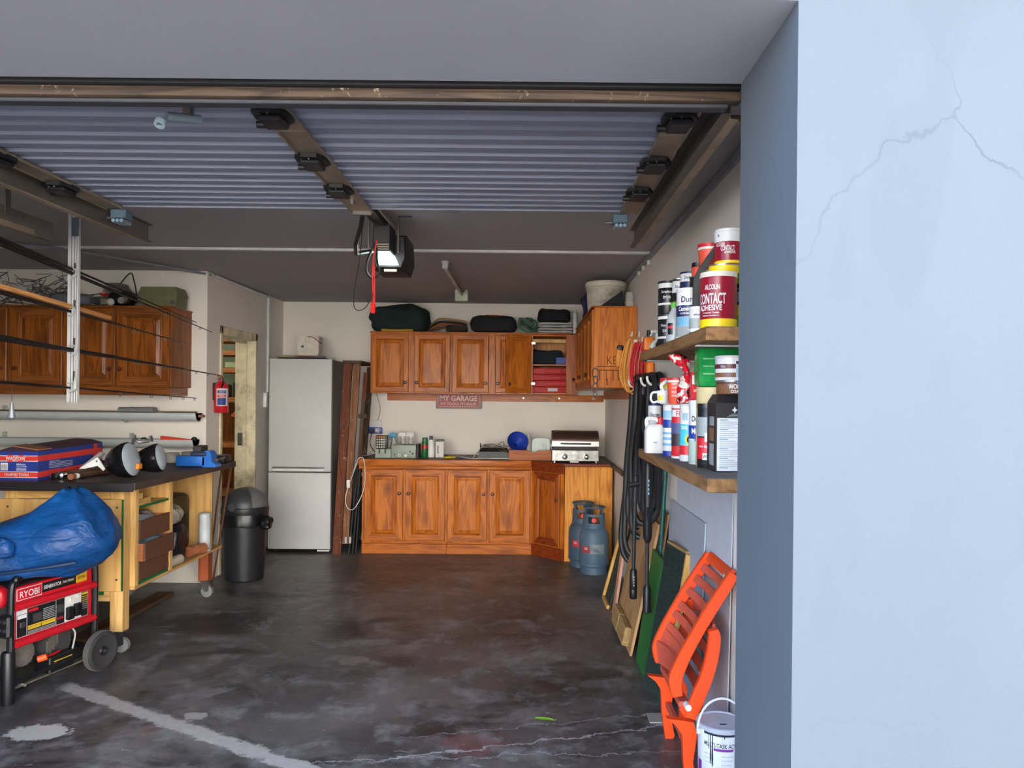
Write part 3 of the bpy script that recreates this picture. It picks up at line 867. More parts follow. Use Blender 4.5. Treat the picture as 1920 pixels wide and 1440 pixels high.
cable('supply_cable', 'thin grey cable running from the wall cupboard down to the wall socket', [(-1.545, 7.735, 1.53), (-1.52, 7.738, 1.44), (-1.505, 7.74, 1.38), (-1.512, 7.74, 1.30), (-1.53, 7.74, 1.245)], 0.0045, m_grcab)
cable('black_lead', 'black lead with a loose jack dangling from the blue adaptor', [(-1.62, 7.668, 1.115), (-1.625, 7.66, 1.02), (-1.66, 7.655, 0.965), (-1.685, 7.65, 0.94)], 0.004, m_bkcab)
cable('black_charger_lead', 'black charger lead from the adaptor down behind the lantern', [(-1.572, 7.668, 1.115), (-1.59, 7.655, 1.02), (-1.56, 7.63, 0.96), (-1.505, 7.60, 0.905), (-1.47, 7.59, 0.9025)], 0.004, m_bkcab)
wc = thing('extension_lead', 'white extension lead looped over the end of the worktop with an inline plug', 'cable', (-1.52, 7.10, 0.9))
B().tube([(0.0, 0.565, 0.21), (-0.03, 0.54, 0.07), (-0.07, 0.47, 0.0), (-0.075, 0.2, -0.005), (-0.085, -0.045, -0.10), (-0.125, -0.055, -0.22), (-0.165, -0.055, -0.36), (-0.150, -0.055, -0.46), (-0.09, -0.055, -0.475), (-0.02, -0.055, -0.36), (0.012, -0.055, -0.24), (0.014, -0.055, -0.10), (-0.005, -0.045, 0.000), (-0.05, -0.02, 0.004), (-0.075, -0.01, -0.04), (-0.105, -0.04, -0.14)], 0.0045, 7, smooth=7).link('cord', pm('white flex', (206, 204, 198), 0.5), wc)
B().box(-0.155, -0.122, -0.075, -0.045, -0.275, -0.20, 0.006, 2).link('plug', m_white, wc)

# ---------------------------------------------------------------- things on the worktop (top at z 0.8965)
ZW = 0.8966
m_grn = pm('grey green enamel', (142, 152, 138), 0.45, dirt=0.3)
bx = thing('slotted_box', 'small grey green box with two slots under the LED lantern', 'box', (-1.365, 7.25, ZW))
B().box(-0.077, 0.077, -0.06, 0.06, 0, 0.088, 0.004).link('body', m_grn, bx)
for x in (-0.042, 0.014):
    B().box(x, x + 0.014, -0.0615, -0.058, 0.045, 0.088).link('slot', m_gap, bx)
ln = thing('led_lantern', 'black LED work lantern with a grid of small lamps on the slotted box', 'lantern', (-1.395, 7.27, ZW + 0.0882))
B().box(-0.052, 0.062, -0.025, 0.025, 0, 0.128, 0.008, 2).link('body', m_black, ln)
m_led = pm('white led dome', (216, 214, 204), 0.3); m_ledo = pm('orange led dome', (226, 138, 70), 0.3)
for r_ in range(5):
    for c in range(4):
        B().sphere((-0.038 + c * 0.022, -0.026, 0.014 + r_ * 0.0245), 0.0095, 8, 6).link('lamp', m_ledo if r_ == 4 else m_led, ln)
gb = thing('grey_control_box', 'grey green metal box with black knobs and holes, in front of the spray bottles', 'box', (-1.155, 7.27, ZW))
B().box(-0.132, 0.105, -0.075, 0.085, 0, 0.128, 0.006, 2).link('body', m_grn, gb)
B().box(0.1055, 0.132, -0.07, 0.08, 0, 0.135, 0.004).link('end_plate', m_gap, gb)
for x, z, r_, m in ((-0.10, 0.035, 0.008, m_black), (-0.055, 0.028, 0.013, m_white), (-0.055, 0.028, 0.006, m_black), (0.008, 0.025, 0.012, m_white), (0.05, 0.065, 0.008, m_black), (0.075, 0.045, 0.011, m_black)):
    B().cyl((x, -0.0752, z), (x, -0.083 if m is m_black else -0.079, z), r_, n=12).link('knob', m, gb)

m_clear = pm('clear plastic', (216, 218, 214), 0.12, alpha=0.62)
def spray(x, y, label, col):
    t = thing('spray_bottle', label, 'bottle', (x, y, ZW), group='spray bottles on the worktop')
    B().lathe([(0.030, 0), (0.034, 0.004), (0.034, 0.085), (0.026, 0.125), (0.014, 0.16), (0.0135, 0.178)], 18).link('bottle', m_clear, t)
    B().lathe([(0.0335, 0.0), (0.0325, 0.05)], 16, c=(0, 0, 0.004)).link('liquid', pm('cloudy liquid', (212, 206, 190), 0.4), t)
    h = B().cyl((0, 0, 0.178), (0, 0, 0.196), 0.017, 0.016, 14)
    h.prism([(-0.045, 0.196), (0.028, 0.196), (0.030, 0.228), (-0.015, 0.238), (-0.045, 0.226)], -0.012, 0.012, 'y')
    h.link('trigger_head', col, t)
    B().tube([(-0.028, 0, 0.20), (-0.040, 0, 0.180), (-0.036, 0, 0.158)], 0.005, 6).link('trigger', col, t)
    return t
spray(-1.315, 7.47, 'clear spray bottle with a bright blue trigger head behind the lantern', pm('blue trigger', (20, 132, 178), 0.4))
spray(-1.225, 7.50, 'clear spray bottle with a white trigger head, next to the blue-headed one', pm('pale trigger', (214, 214, 210), 0.45))
spray(-1.145, 7.50, 'clear spray bottle with a white trigger head, second from the blue-headed one', pm('pale trigger', (214, 214, 210), 0.45))
ae = thing('aerosol_can', 'green aerosol can with a red band standing on the worktop', 'can', (-0.980, 7.32, ZW))
B().lathe([(0.029, 0), (0.031, 0.004), (0.031, 0.142), (0.027, 0.155)], 18).link('body', pm('green can', (18, 104, 54), 0.35), ae)
B().lathe([(0.0315, 0.088), (0.0315, 0.124)], 18).link('band', pm('red band', (190, 36, 36), 0.4), ae)
B().lathe([(0.027, 0.155), (0.026, 0.192), (0.022, 0.196)], 18).link('cap', pm('green cap', (20, 112, 60), 0.4), ae)
wbt = thing('shampoo_bottle', 'white plastic bottle with a navy cap behind the green aerosol', 'bottle', (-0.925, 7.36, ZW))
B().lathe([(0.036, 0), (0.038, 0.005), (0.038, 0.12), (0.030, 0.155), (0.016, 0.172)], 18, sy=0.75).link('body', m_white, wbt)
B().lathe([(0.017, 0.172), (0.017, 0.208), (0.015, 0.21)], 14).link('cap', pm('navy cap', (28, 48, 96), 0.4), wbt)
pk = thing('white_pack', 'upright white packet with a black top edge on the worktop', 'packet', (-0.835, 7.33, ZW))
B().box(-0.042, 0.042, -0.012, 0.012, 0, 0.158, 0.003).link('body', pm('pack white', (206, 202, 194), 0.5), pk)
B().box(-0.043, 0.043, -0.013, 0.013, 0.1585, 0.178, 0.003).link('header', m_black, pk)
B().box(-0.02, -0.012, -0.0135, -0.012, 0.04, 0.12).link('print', m_gap, pk)
for i in range(2):
    t = thing('pliers', ['yellow-handled pliers lying on the worktop, nearer the white packet', 'yellow-handled pliers lying on the worktop behind the other pair'][i], 'pliers', (-0.70 + 0.03 * i, 7.22 + 0.05 * i, ZW + 0.012))
    for sgn in (-1, 1):
        B().tube([(-0.075, sgn * 0.022, 0), (-0.03, sgn * 0.017, 0), (0.03, sgn * 0.006, 0)], 0.0095, 7, smooth=3).link('handle', pm('yellow grip', (206, 178, 34), 0.5), t)
    B().tube([(0.03, 0, 0), (0.065, 0.002, 0), (0.095, 0, 0)], [0.011, 0.010, 0.006], 7).link('jaws', m_dsteel, t)
B().tube([(-0.62, 7.20, ZW + 0.007), (-0.54, 7.21, ZW + 0.007)], 0.0065, 7).link('screwdriver', pm('blue grip', (30, 50, 120), 0.4))
tag(bpy.data.objects['screwdriver'], 'blue-handled screwdriver lying between the pliers and the router', 'tool')
cable('white_usb_cable', 'white cable curling over the worktop beside the router', [(-0.66, 7.26, ZW + 0.02), (-0.58, 7.19, ZW + 0.012), (-0.50, 7.17, ZW + 0.006), (-0.42, 7.19, ZW + 0.006), (-0.34, 7.17, ZW + 0.006)], 0.0055, m_grcab)
ro = thing('router', 'black router under a tangle of thin cables on the worktop', 'router', (-0.30, 7.28, ZW))
B().box(-0.155, 0.155, -0.09, 0.09, 0, 0.014, 0.004).link('base', m_grcab, ro)
B().rings([[(sx * (0.15 - o), sy * (0.085 - o), z) for sx, sy in ((-1, -1), (1, -1), (1, 1), (-1, 1))] for o, z in ((0.004, 0.0145), (0.004, 0.07), (0.03, 0.105))]).link('body', m_black, ro)
B().cyl((-0.135, 0.05, 0.03), (-0.137, 0.05, 0.145), 0.005, n=8).link('aerial', m_black, ro)
m_tan = pm('tan thin cable', (118, 100, 78), 0.6)
for k in range(5):
    r2 = random.Random(40 + k)
    pts = []
    for q in range(9):
        a = q * 0.9 + k
        pts.append((-0.30 + 0.15 * cos(a) * r2.uniform(0.5, 1.0), 7.28 + 0.07 * sin(a) - 0.02, ZW + 0.108 + 0.035 * r2.random() + (0.06 if (k == 2 and q == 4) else 0)))
    if k % 2:
        pts += [(-0.47, 7.20, ZW + 0.05), (-0.50, 7.18, ZW + 0.008)]
    else:
        pts += [(-0.14, 7.17, ZW + 0.05), (-0.125, 7.16, ZW + 0.008)]
    o = B().tube(pts, 0.0032, 5, smooth=5).link('cable', [m_tan, m_grcab][k % 2], ro)
    o.data.transform(Matrix.Translation((0.30, -7.28, -ZW)))
dr = thing('wooden_tray', 'shallow wooden drawer with a notched front holding a funnel and a tin', 'tray', (0.075, 7.22, ZW))
m_ply = wood('reddish plywood', (176, 108, 72), (146, 84, 52), 'X', rough=0.6)
B().prism([(-0.225, 0), (0.225, 0), (0.225, 0.096), (0.05, 0.096), (0.03, 0.078), (-0.02, 0.078), (-0.04, 0.096), (-0.225, 0.096)], -0.125, -0.113, 'y').link('front', m_ply, dr)
B().box(-0.225, 0.225, 0.113, 0.125, 0, 0.096).link('back', m_ply, dr)
for x in (-0.225, 0.213):
    B().box(x, x + 0.012, -0.1125, 0.1125, 0, 0.096).link('side', m_ply, dr)
B().box(-0.2125, 0.2125, -0.1125, 0.1125, 0.002, 0.01).link('bottom', m_ply, dr)
fn = thing('funnel', 'large blue plastic funnel tipped on its side in the wooden drawer', 'funnel', (-0.075, 7.215, ZW + 0.160), rot=(radians(60), radians(28), 0))
B().lathe([(0.014, -0.12), (0.017, -0.055), (0.098, 0.028), (0.103, 0.036), (0.104, 0.030), (0.099, 0.026), (0.015, -0.052), (0.0125, -0.119)], 28).link('cone', pm('blue funnel plastic', (26, 56, 156), 0.4), fn)
cb = thing('clear_bottle', 'clear plastic bottle standing behind the blue funnel', 'bottle', (0.030, 7.27, ZW + 0.0105))
B().lathe([(0.038, 0), (0.040, 0.006), (0.040, 0.15), (0.034, 0.19), (0.016, 0.215), (0.015, 0.232)], 18).link('body', pm('clear bag plastic', (206, 202, 196), 0.15, alpha=0.5), cb)
tn = thing('grey_tin', 'grey rounded tin with a small white sticker, upright in the wooden drawer', 'tin', (0.155, 7.25, ZW + 0.0105))
B().prism([(0.087 * (math.copysign(abs(cos(a)) ** 0.4, cos(a))), 0.098 + 0.098 * math.copysign(abs(sin(a)) ** 0.4, sin(a))) for a in [2 * pi * k / 32 for k in range(32)]], -0.035, 0.035, 'y').link('body', pm('grey tin', (136, 142, 138), 0.4, 0.4), tn)
B().box(0.022, 0.054, -0.0362, -0.0352, 0.075, 0.135).link('sticker', pm('white sticker', (196, 200, 202), 0.6), tn)

gr = thing('gas_grill', 'stainless steel table gas grill with a brown lid and two knobs', 'grill', (0.465, 7.00, ZW))
GX = 0.215
m_gst = pm('grimy stainless steel', (150, 150, 146), 0.32, 0.9, var=0.35, scale=20, dirt=0.3)
m_lid = pm('heat browned lid', (92, 76, 68), 0.35, 0.6, var=0.2, scale=6)
B().box(-GX, GX, -0.15, 0.19, 0.016, 0.118, 0.004).link('body', m_gst, gr)
B().box(-GX + 0.01, GX - 0.01, -0.135, 0.185, 0.1185, 0.150, 0.002).link('firebox', pm('dark firebox', (52, 42, 38), 0.6), gr)
li = B().prism([(-0.145, 0.1505), (-0.150, 0.205), (-0.140, 0.235), (-0.085, 0.278), (0.0, 0.292), (0.10, 0.286), (0.165, 0.25), (0.185, 0.1505)], -GX, GX, 'x')
lid = li.link('lid', m_lid, gr, ang=50)
B().box(-GX, GX, -0.1575, -0.1495, 0.152, 0.198, 0.001).link('lid_band', pm('bright lid band', (214, 212, 208), 0.25, 0.9), lid)
B().tube([(-0.135, -0.157, 0.176), (-0.132, -0.185, 0.178), (0.132, -0.185, 0.178), (0.135, -0.157, 0.176)], 0.008, 8).link('handle', m_dsteel, lid)
for x in (-0.10, 0.10):
    B().lathe([(0.027, 0), (0.027, 0.006), (0.020, 0.008), (0.018, 0.028), (0.012, 0.032)], 18, M=Matrix.Translation((x, -0.1502, 0.058)) @ Matrix.Rotation(pi / 2, 4, 'X')).link('knob', m_steel, gr)
for x in (-0.19, 0.19):
    for y in (-0.13, 0.17):
        B().cyl((x, y, 0), (x, y, 0.018), 0.012, n=10).link('foot', m_steel, gr)
B().box(-0.05, 0.03, -0.157, -0.14, 0.004, 0.016, 0.002).link('drip_tray', m_steel, gr)
B().box(-GX - 0.010, -GX - 0.001, -0.05, 0.0, 0.13, 0.17, 0.003).link('side_catch', m_steel, gr)

# ---------------------------------------------------------------- on top of the wall cupboards
ZT = 2.1375
def heap(name, label, cat, x0, x1, y0, y1, z0, z1, m, lump=0.03, seed=0, n=10, freq=6, pw=4, mk=None):
    o = B().soft(x0, x1, y0, y1, z0, z1, lump, pw, seed, n, freq).link(name, m, ang=80)
    return tag(o, label, cat)
m_green = pm('dark green canvas', (18, 36, 34), 0.9, bmp=0.25)
heap('canvas_bag', 'large dark green canvas bag slumped on the left wall cupboard', 'bag', -1.56, -0.98, 7.40, 7.72, ZT, 2.405, m_green, 0.05, 4, 14, 5, 5)
tag(B().box(-1.44, -1.12, 7.415, 7.47, ZT, ZT + 0.028, 0.01).link('yellow_strap', pm('yellow cloth', (178, 140, 46), 0.8)), 'yellow cloth peeping out under the dark green canvas bag', 'cloth')
m_strap = pm('brown webbing', (84, 66, 46), 0.85)
for k in range(4):
    z0 = ZT + 0.012 + 0.02 * k
    cable('webbing_strap', ['brown webbing strap lying lowest beside the green canvas bag', 'orange brown strap above the lowest one beside the green bag', 'dark strap looped beside the black holdall', 'thin tan strap on top of the strap heap'][k], [(-0.97, 7.50 + 0.03 * k, z0), (-0.86, 7.46, z0 + 0.03 + 0.01 * k), (-0.72 + 0.03 * k, 7.47, z0 + 0.04), (-0.60, 7.50, z0 + 0.02)], 0.012, [m_strap, pm('orange strap', (150, 88, 46), 0.8), pm('dark strap', (40, 34, 32), 0.85), pm('tan strap', (150, 120, 86), 0.8)][k], 'strap')
heap('strap_pouch', 'dark brown pouch among the straps next to the black holdall', 'pouch', -0.80, -0.59, 7.40, 7.60, ZT, ZT + 0.075, pm('dark brown fabric', (44, 36, 32), 0.9), 0.02, 6, 7, 9)
heap('holdall', 'black fabric holdall on the wall cupboards above the sign', 'bag', -0.545, -0.10, 7.40, 7.68, ZT, ZT + 0.165, pm('black fabric', (24, 24, 28), 0.9, bmp=0.2), 0.025, 9, 11, 7, 4)
tag(B().soft(-0.46, -0.16, 7.66, 7.74, ZT, ZT + 0.205, 0.02, seed=2, n=8).link('orange_cloth', pm('orange cloth', (196, 82, 40), 0.85)), 'orange cloth showing above the black holdall', 'cloth')
rc = thing('green_rope_coil', 'coil of green and white rope beside the black holdall', 'rope', (0.02, 7.52, ZT))
for k in range(8):
    r2 = random.Random(k)
    pts = [(-0.005 + (0.09 - 0.004 * k) * cos(a + k), (0.05) * sin(a + k * 1.3) - 0.05, 0.085 + (0.072 - 0.004 * k) * sin(a * 1.0 + k * 0.4)) for a in [2 * pi * q / 12 for q in range(12)]]
    B().tube(pts, 0.0075, 6, closed=True, smooth=3).link('rope_turn', [pm('green rope', (40, 120, 92), 0.8), pm('grey rope', (120, 124, 112), 0.85), pm('dark rope', (52, 60, 56), 0.85)][k % 3], rc)
for k in range(4):
    t = thing('folded_sheet', ['lowest pale folded sheet in the stack on the cupboards', 'second pale folded sheet of the stack on the cupboards', 'third pale folded sheet of the stack on the cupboards', 'topmost pale folded sheet under the black bundle'][k], 'sheet', (0.285, 7.53, ZT + 0.027 * k), group='folded sheets on the wall cupboards')
    B().soft(-0.17, 0.19, -0.13, 0.15, 0, 0.026, 0.006, 6, k + 20, 8, 9).link('cloth', pm('pale grey sheet', (170, 170, 166), 0.9), t)
heap('black_bundle', 'black rolled fabric bundle lying on the stack of pale sheets', 'bundle', 0.12, 0.44, 7.42, 7.64, ZT + 0.1095, ZT + 0.235, pm('black roll fabric', (20, 21, 25), 0.9), 0.028, 12, 10, 7, 4)
tag(B().lathe([(0.026, 0), (0.027, 0.004), (0.027, 0.20), (0.018, 0.212), (0.018, 0.235)], 16, c=(0.49, 7.46, ZT)).link('white_canister', pm('white canister', (190, 190, 188), 0.4)), 'slim white canister standing next to the dark blue bag', 'canister')
ZS = 2.1805
heap('blue_bag', 'dark blue shiny bag wedged on the side cupboard next to the bucket', 'bag', 0.505, 0.66, 6.55, 6.85, ZS, 2.43, pm('dark blue nylon', (22, 34, 78), 0.4), 0.03, 15, 9, 8, 4)
bk = thing('white_bucket', 'large scuffed white paint bucket on top of the side cupboard', 'bucket', (0.640, 6.02, ZS))
m_bkw = pm('scuffed white bucket', (200, 194, 178), 0.45, dirt=0.9, dirtcol=(66, 48, 40), scale=8)
B().lathe([(0.140, 0), (0.143, 0.004), (0.156, 0.195), (0.158, 0.20)], 32).link('body', m_bkw, bk)
B().lathe([(0.158, 0.198), (0.166, 0.200), (0.168, 0.228), (0.160, 0.240), (0.150, 0.240), (0.146, 0.234)], 32).link('lid', pm('cream lid', (214, 208, 190), 0.45), bk)
B().lathe([(0.156, 0.175), (0.161, 0.177), (0.161, 0.185), (0.157, 0.187)], 32).link('hoop', m_bkw, bk)
bt = thing('black_pouch', 'black triangular fabric flap propped in front of the bucket', 'pouch', (0.66, 5.75, ZS))
B().prism([(-0.115, 0), (0.09, 0), (0.085, 0.07), (0.075, 0.135)], -0.05, 0.03, 'y').link('body', pm('charcoal felt', (34, 36, 42), 0.9), bt)
cj = thing('clear_jar', 'clear plastic jar with a pale label beside the black flap', 'jar', (0.795, 5.76, ZS))
B().lathe([(0.030, 0), (0.033, 0.004), (0.033, 0.105), (0.026, 0.125), (0.024, 0.13)], 16).link('body', m_clear, cj)
B().lathe([(0.0335, 0.01), (0.0335, 0.055)], 16).link('label_wrap', pm('jar label', (190, 184, 172), 0.6), cj)
# ---------------------------------------------------------------- sectional door overhead, tracks, opener, strip lamp
m_sheet = pm('ribbed door sheet', (132, 138, 156), 0.55, 0.0, var=0.06, scale=3)
m_galv = pm('stained galvanised steel', (160, 146, 126), 0.5, 0.55, var=0.15, dirt=0.5, dirtcol=(104, 84, 62), scale=7)
m_galv2 = pm('dark dusty galvanised steel', (112, 106, 98), 0.55, 0.5, var=0.15, dirt=0.3)
m_hinge = pm('black hinge plastic', (20, 20, 23), 0.5)
m_rub = pm('black rubber seal', (26, 26, 30), 0.7)
m_bar = wood('weathered bottom rail', (80, 66, 54), (46, 38, 34), 'X', wear=0.8, wearcol=(178, 160, 136), rough=0.6)
gd = thing('sectional_door', 'ribbed grey blue sectional garage door rolled up flat under the ceiling', 'garage door', (-0.70, 2.02, 2.33))
DX0, DX1 = -1.20, 1.20
SEC = 0.337
def ribbed(y0, n, z):
    per = SEC / n
    pts = []
    for k in range(n):
        a = y0 + k * per
        pts += [(a, z + 0.014), (a + per * 0.10, z), (a + per * 0.55, z), (a + per * 0.64, z + 0.014), (a + per * 0.75, z + 0.014), (a + per * 0.79, z + 0.006), (a + per * 0.85, z + 0.006), (a + per * 0.89, z + 0.014)]
    pts.append((y0 + SEC - 0.002, z + 0.014))
    top = [(y0 + SEC - 0.002, z + 0.032), (y0, z + 0.032)]
    return pts + top
for k in range(4):
    B().prism(ribbed(0.0 + k * SEC, 4, 0.0), DX0, DX1, 'x').link('door_section', m_sheet, gd, ang=15)
    B().box(DX0 + 0.001, DX1 - 0.001, k * SEC + SEC - 0.0035, k * SEC + SEC - 0.0005, -0.003, 0.012).link('section_edge', m_sheet, gd)
# bottom rail with its rubber seal, hanging just behind the lintel
B().box(DX0 - 0.02, DX1 + 0.065, -0.055, -0.012, -0.062, -0.032, 0.010, 2).link('bottom_rail', m_bar, gd)
B().box(DX0 - 0.02, DX1 + 0.065, -0.062, -0.008, -0.0315, 0.004, 0.010, 2).link('seal', m_rub, gd)
B().box(DX0 - 0.02, DX1 + 0.03, -0.040, -0.004, -0.073, -0.0625, 0.002).link('lip', pm('dark lip', (52, 54, 60), 0.6), gd)
def hinge(par, x, y, z, flip=1):
    b = B()
    b.prism([(-0.052, 0.004), (-0.048, -0.050), (-0.022, -0.068), (0.030, -0.062), (0.055, -0.020), (0.055, 0.030), (0.02, 0.062), (-0.030, 0.050)], z - 0.016, z - 0.002, 'z', M=Matrix.Translation((x, y, 0)))
    b.box(x - 0.034, x + 0.036, y - 0.045, y + 0.045, z - 0.034, z - 0.0165, 0.006)
    b.cyl((x - 0.058, y + 0.03, z - 0.022), (x + 0.030, y + 0.03, z - 0.022), 0.011, n=10)
    o = b.link('hinge', m_hinge, par)
    for dx, dy in ((-0.028, -0.038), (0.022, 0.040), (0.0, -0.048)):
        B().cyl((x + dx, y + dy, z - 0.0195), (x + dx, y + dy, z - 0.0162), 0.0035, n=8).link('bolt', m_steel, o)
    return o
# upright stiles across the sections: middle one and the two edge ones
for x, w in ((-0.045, 0.046), (1.155, 0.040), (-1.155, 0.040)):
    for k in range(4):
        B().box(x - w, x + w, k * SEC + 0.004, k * SEC + SEC - 0.004, -0.012, -0.0035, 0.002).link('stile', m_galv, gd)
        for s in (-1, 1):
            B().box(x + s * w - 0.003, x + s * w + 0.003, k * SEC + 0.004, k * SEC + SEC - 0.004, -0.018, -0.0125).link('stile_lip', m_galv, gd)
    for k in (0.19, 0.60, 0.97):
        hinge(gd, x - 0.01, k, -0.013)
# top bracket, tension box with springs at the inner end of the right stile
for x in (1.12, -1.14):
    B().box(x - 0.035, x + 0.035, 1.335, 1.40, -0.055, -0.014, 0.004).link('tension_box', pm('blue grey spring box', (86, 108, 122), 0.4, 0.3), gd)
    for q in (-0.018, 0.0, 0.018):
        B().cyl((x + q, 1.331, -0.066), (x + q, 1.404, -0.066), 0.0085, n=10).link('spring_tube', pm('blue grey tube', (124, 150, 166), 0.35, 0.3), gd)
    B().cyl((x - 0.065, 1.37, -0.045), (x - 0.036, 1.37, -0.045), 0.007, n=8).link('roller_pin', m_dsteel, gd)
B().box(-0.085, 0.0, 1.335, 1.352, -0.03, 0.0, 0.002).link('end_bracket', m_galv2, gd)
B().cyl((-0.045, 1.16, -0.030), (-0.045, 1.16, -0.012), 0.012, n=6).link('nut', m_steel, gd)

def track(label, x, y0, y1, z, flip, name='door_track'):
    t = thing(name, label, 'rail', (x, y0, z))
    L = y1 - y0
    prof = [(0.0, -0.045), (0.028 * flip, -0.045), (0.028 * flip, -0.042), (0.003 * flip, -0.042), (0.003 * flip, 0.042), (0.028 * flip, 0.042), (0.028 * flip, 0.045), (0.0, 0.045)]
    B().prism(prof, 0, L, 'y').link('channel', m_galv2, t)
    B().box(-0.004 * flip, -0.0005 * flip, 0.02, L - 0.15, -0.05, -0.02).box(-0.026 * flip, -0.0005 * flip, 0.02, L - 0.15, -0.052, -0.0495).link('stiffening_angle', m_galv, t)
    for yy in (L - 0.35, L * 0.4):
        B().box(-0.006 * flip, -0.002 * flip, yy, yy + 0.035, 0.0, ZC - z).box(-0.006 * flip, 0.04 * flip, yy, yy + 0.035, ZC - z - 0.004, ZC - z - 0.0003).link('hanger', m_galv2, t)
    return t
track('galvanised door track along the side wall end of the raised door', 0.560, 2.06, 3.88, 2.315, -1)
track('galvanised door track at the bench side of the raised door', -1.960, 2.06, 3.86, 2.315, 1)
t2 = track('short length of dark track of the neighbouring garage door', -2.36, 2.10, 3.72, 2.285, -1)
# rusty bracket end under the lintel
rb = thing('lintel_bracket', 'rusty steel bracket sticking out under the bottom rail by the wall', 'bracket', (0.65, 2.16, 2.285))
B().box(-0.10, 0.03, -0.02, 0.02, -0.004, 0.016, 0.003).link('arm', m_galv, rb)
B().box(-0.025, -0.015, -0.021, 0.021, -0.022, -0.0045, 0.001).link('tab', m_galv2, rb)
B().box(0.0305, 0.179, -0.015, 0.015, 0.0, 0.012, 0.002).link('tail', m_galv2, rb)

# opener
op = thing('door_opener', 'black electric door opener with a lit lamp hanging from the ceiling', 'door opener', (-0.765, 4.10, 2.30))
m_ob = pm('black opener housing', (24, 24, 28), 0.5)
rp = [(-0.02, 0.085), (0.02, 0.085), (0.02, 0.118), (-0.02, 0.118)]
B().prism(rp, -1.93, 0.0, 'y').link('rail', pm('dark opener rail', (74, 68, 62), 0.5, 0.5), op)
for x in (-0.045, 0.045):
    B().box(x - 0.004, x + 0.004, -0.72, -0.02, 0.09, 0.112, 0.001).link('rail_angle', m_galv, op)
B().box(-0.05, 0.045, -0.16, -0.005, -0.045, 0.115, 0.006).link('gear_case', m_ob, op)
hd = B().rings([[(a, y, b_) for a, b_ in ((-0.075 + i, -0.115 + i), (0.085 - i, -0.115 + i), (0.105 - i, -0.05), (0.10 - i, 0.075 - i), (-0.085 + i, 0.075 - i), (-0.085 + i, -0.04))] for y, i in ((0.0, 0.012), (0.02, 0.0), (0.29, 0.0), (0.31, 0.02))])
head = hd.link('motor_housing', m_ob, op)
m_lamp = pm('lit opener lamp', (225, 250, 240), 0.4, emit=7.0, ecol=(214, 246, 236))
B().prism([(-0.052, -0.092), (0.062, -0.092), (0.026, -0.012), (-0.045, -0.012), (-0.054, -0.05)], -0.010, 0.010, 'y').link('lamp_lens', m_lamp, head)
B().box(-0.018, 0.052, -0.003, 0.016, -0.1285, -0.1155, 0.001).link('rating_label', pm('rating label', (186, 170, 160), 0.5), head)
for x, z in ((0.065, 0.10), (-0.095, 0.10)):
    B().box(x, x + 0.006, -0.06, -0.035, -0.03, ZC - 2.30 - 0.004).box(x, x + 0.075, -0.06, -0.035, ZC - 2.304, ZC - 2.3003).link('hanger', m_galv2, op)
B().tube([(0.02, -0.72, 0.0), (0.0, -0.66, -0.03), (-0.06, -0.50, -0.08), (-0.09, -0.36, -0.10), (-0.07, -0.20, -0.06), (-0.055, -0.12, -0.04)], 0.011, 8).link('curved_arm', m_ob, op)
for k in range(3):
    B().box(-0.045, 0.038, -0.1635, -0.1605, -0.040 + k * 0.013, -0.035 + k * 0.013).link('label_strip', m_galv, op)
m_redc = pm('red nylon cord', (206, 34, 40), 0.6)
rc_ = thing('release_cord', 'red emergency release cord with a ribbed red handle under the opener', 'cord', (-0.80, 3.90, 2.30))
B().tube([(0.02, -0.02, -0.005), (0.0, -0.01, -0.10), (-0.004, 0, -0.20), (0.002, 0, -0.325)], 0.0042, 6).link('cord', m_redc, rc_)
B().tube([(0.004, -0.02, -0.10), (0.006, 0.004, -0.20), (0.007, 0.004, -0.325)], 0.0035, 6).link('cord', m_redc, rc_)
B().sphere((0.004, 0, -0.145), 0.010, 8, 6).link('knot', m_redc, rc_)
B().lathe([(0.004, -0.382), (0.011, -0.380)] + [(0.0145 if k % 2 else 0.010, -0.376 + 0.006 * k) for k in range(9)] + [(0.006, -0.324)], 14).link('grip', pm('bright red grip', (226, 40, 34), 0.45), rc_)
cable('opener_wire', 'thin black wire drooping from the raised door to the opener', [(-0.74, 3.36, 2.30), (-0.79, 3.55, 2.18), (-0.86, 3.72, 1.98), (-0.865, 3.80, 1.925), (-0.83, 3.86, 1.945), (-0.80, 3.89, 2.02)], 0.0022, m_bkcab)
cable('wire_loop', 'small loop of black cable hanging under the opener', [(-0.80, 3.93, 2.29), (-0.835, 3.92, 2.20), (-0.84, 3.92, 2.14), (-0.81, 3.92, 2.105), (-0.775, 3.92, 2.13), (-0.785, 3.92, 2.20), (-0.795, 3.94, 2.28)], 0.006, m_bkcab)
ol = bpy.data.lights.new('opener_glow', 'POINT'); ol.energy = 0.7; ol.color = (0.92, 1.0, 0.96); ol.shadow_soft_size = 0.05
olo = bpy.data.objects.new('opener_glow', ol); COL.objects.link(olo); olo.location = (-0.76, 4.03, 2.235)

# camera / pipe stub under the door
cs = thing('door_camera', 'small grey tube sensor fixed under the raised door behind the bottom rail', 'sensor', (-1.00, 2.16, 2.285))
B().cyl((-0.035, -0.02, -0.005), (0.03, 0.05, 0.012), 0.013, n=14).link('tube', pm('grey green plastic', (112, 128, 136), 0.5), cs)
B().lathe([(0.010, 0), (0.016, 0.005), (0.015, 0.02), (0.008, 0.02), (0.006, 0.008)], 14, M=Matrix.Translation((-0.045, -0.034, -0.022)) @ Matrix.Rotation(radians(150), 4, 'X')).link('collar', pm('grey green plastic', (112, 128, 136), 0.5), cs)
B().box(0.0, 0.02, 0.0, 0.03, 0.012, 0.044).link('bracket', m_galv2, cs)

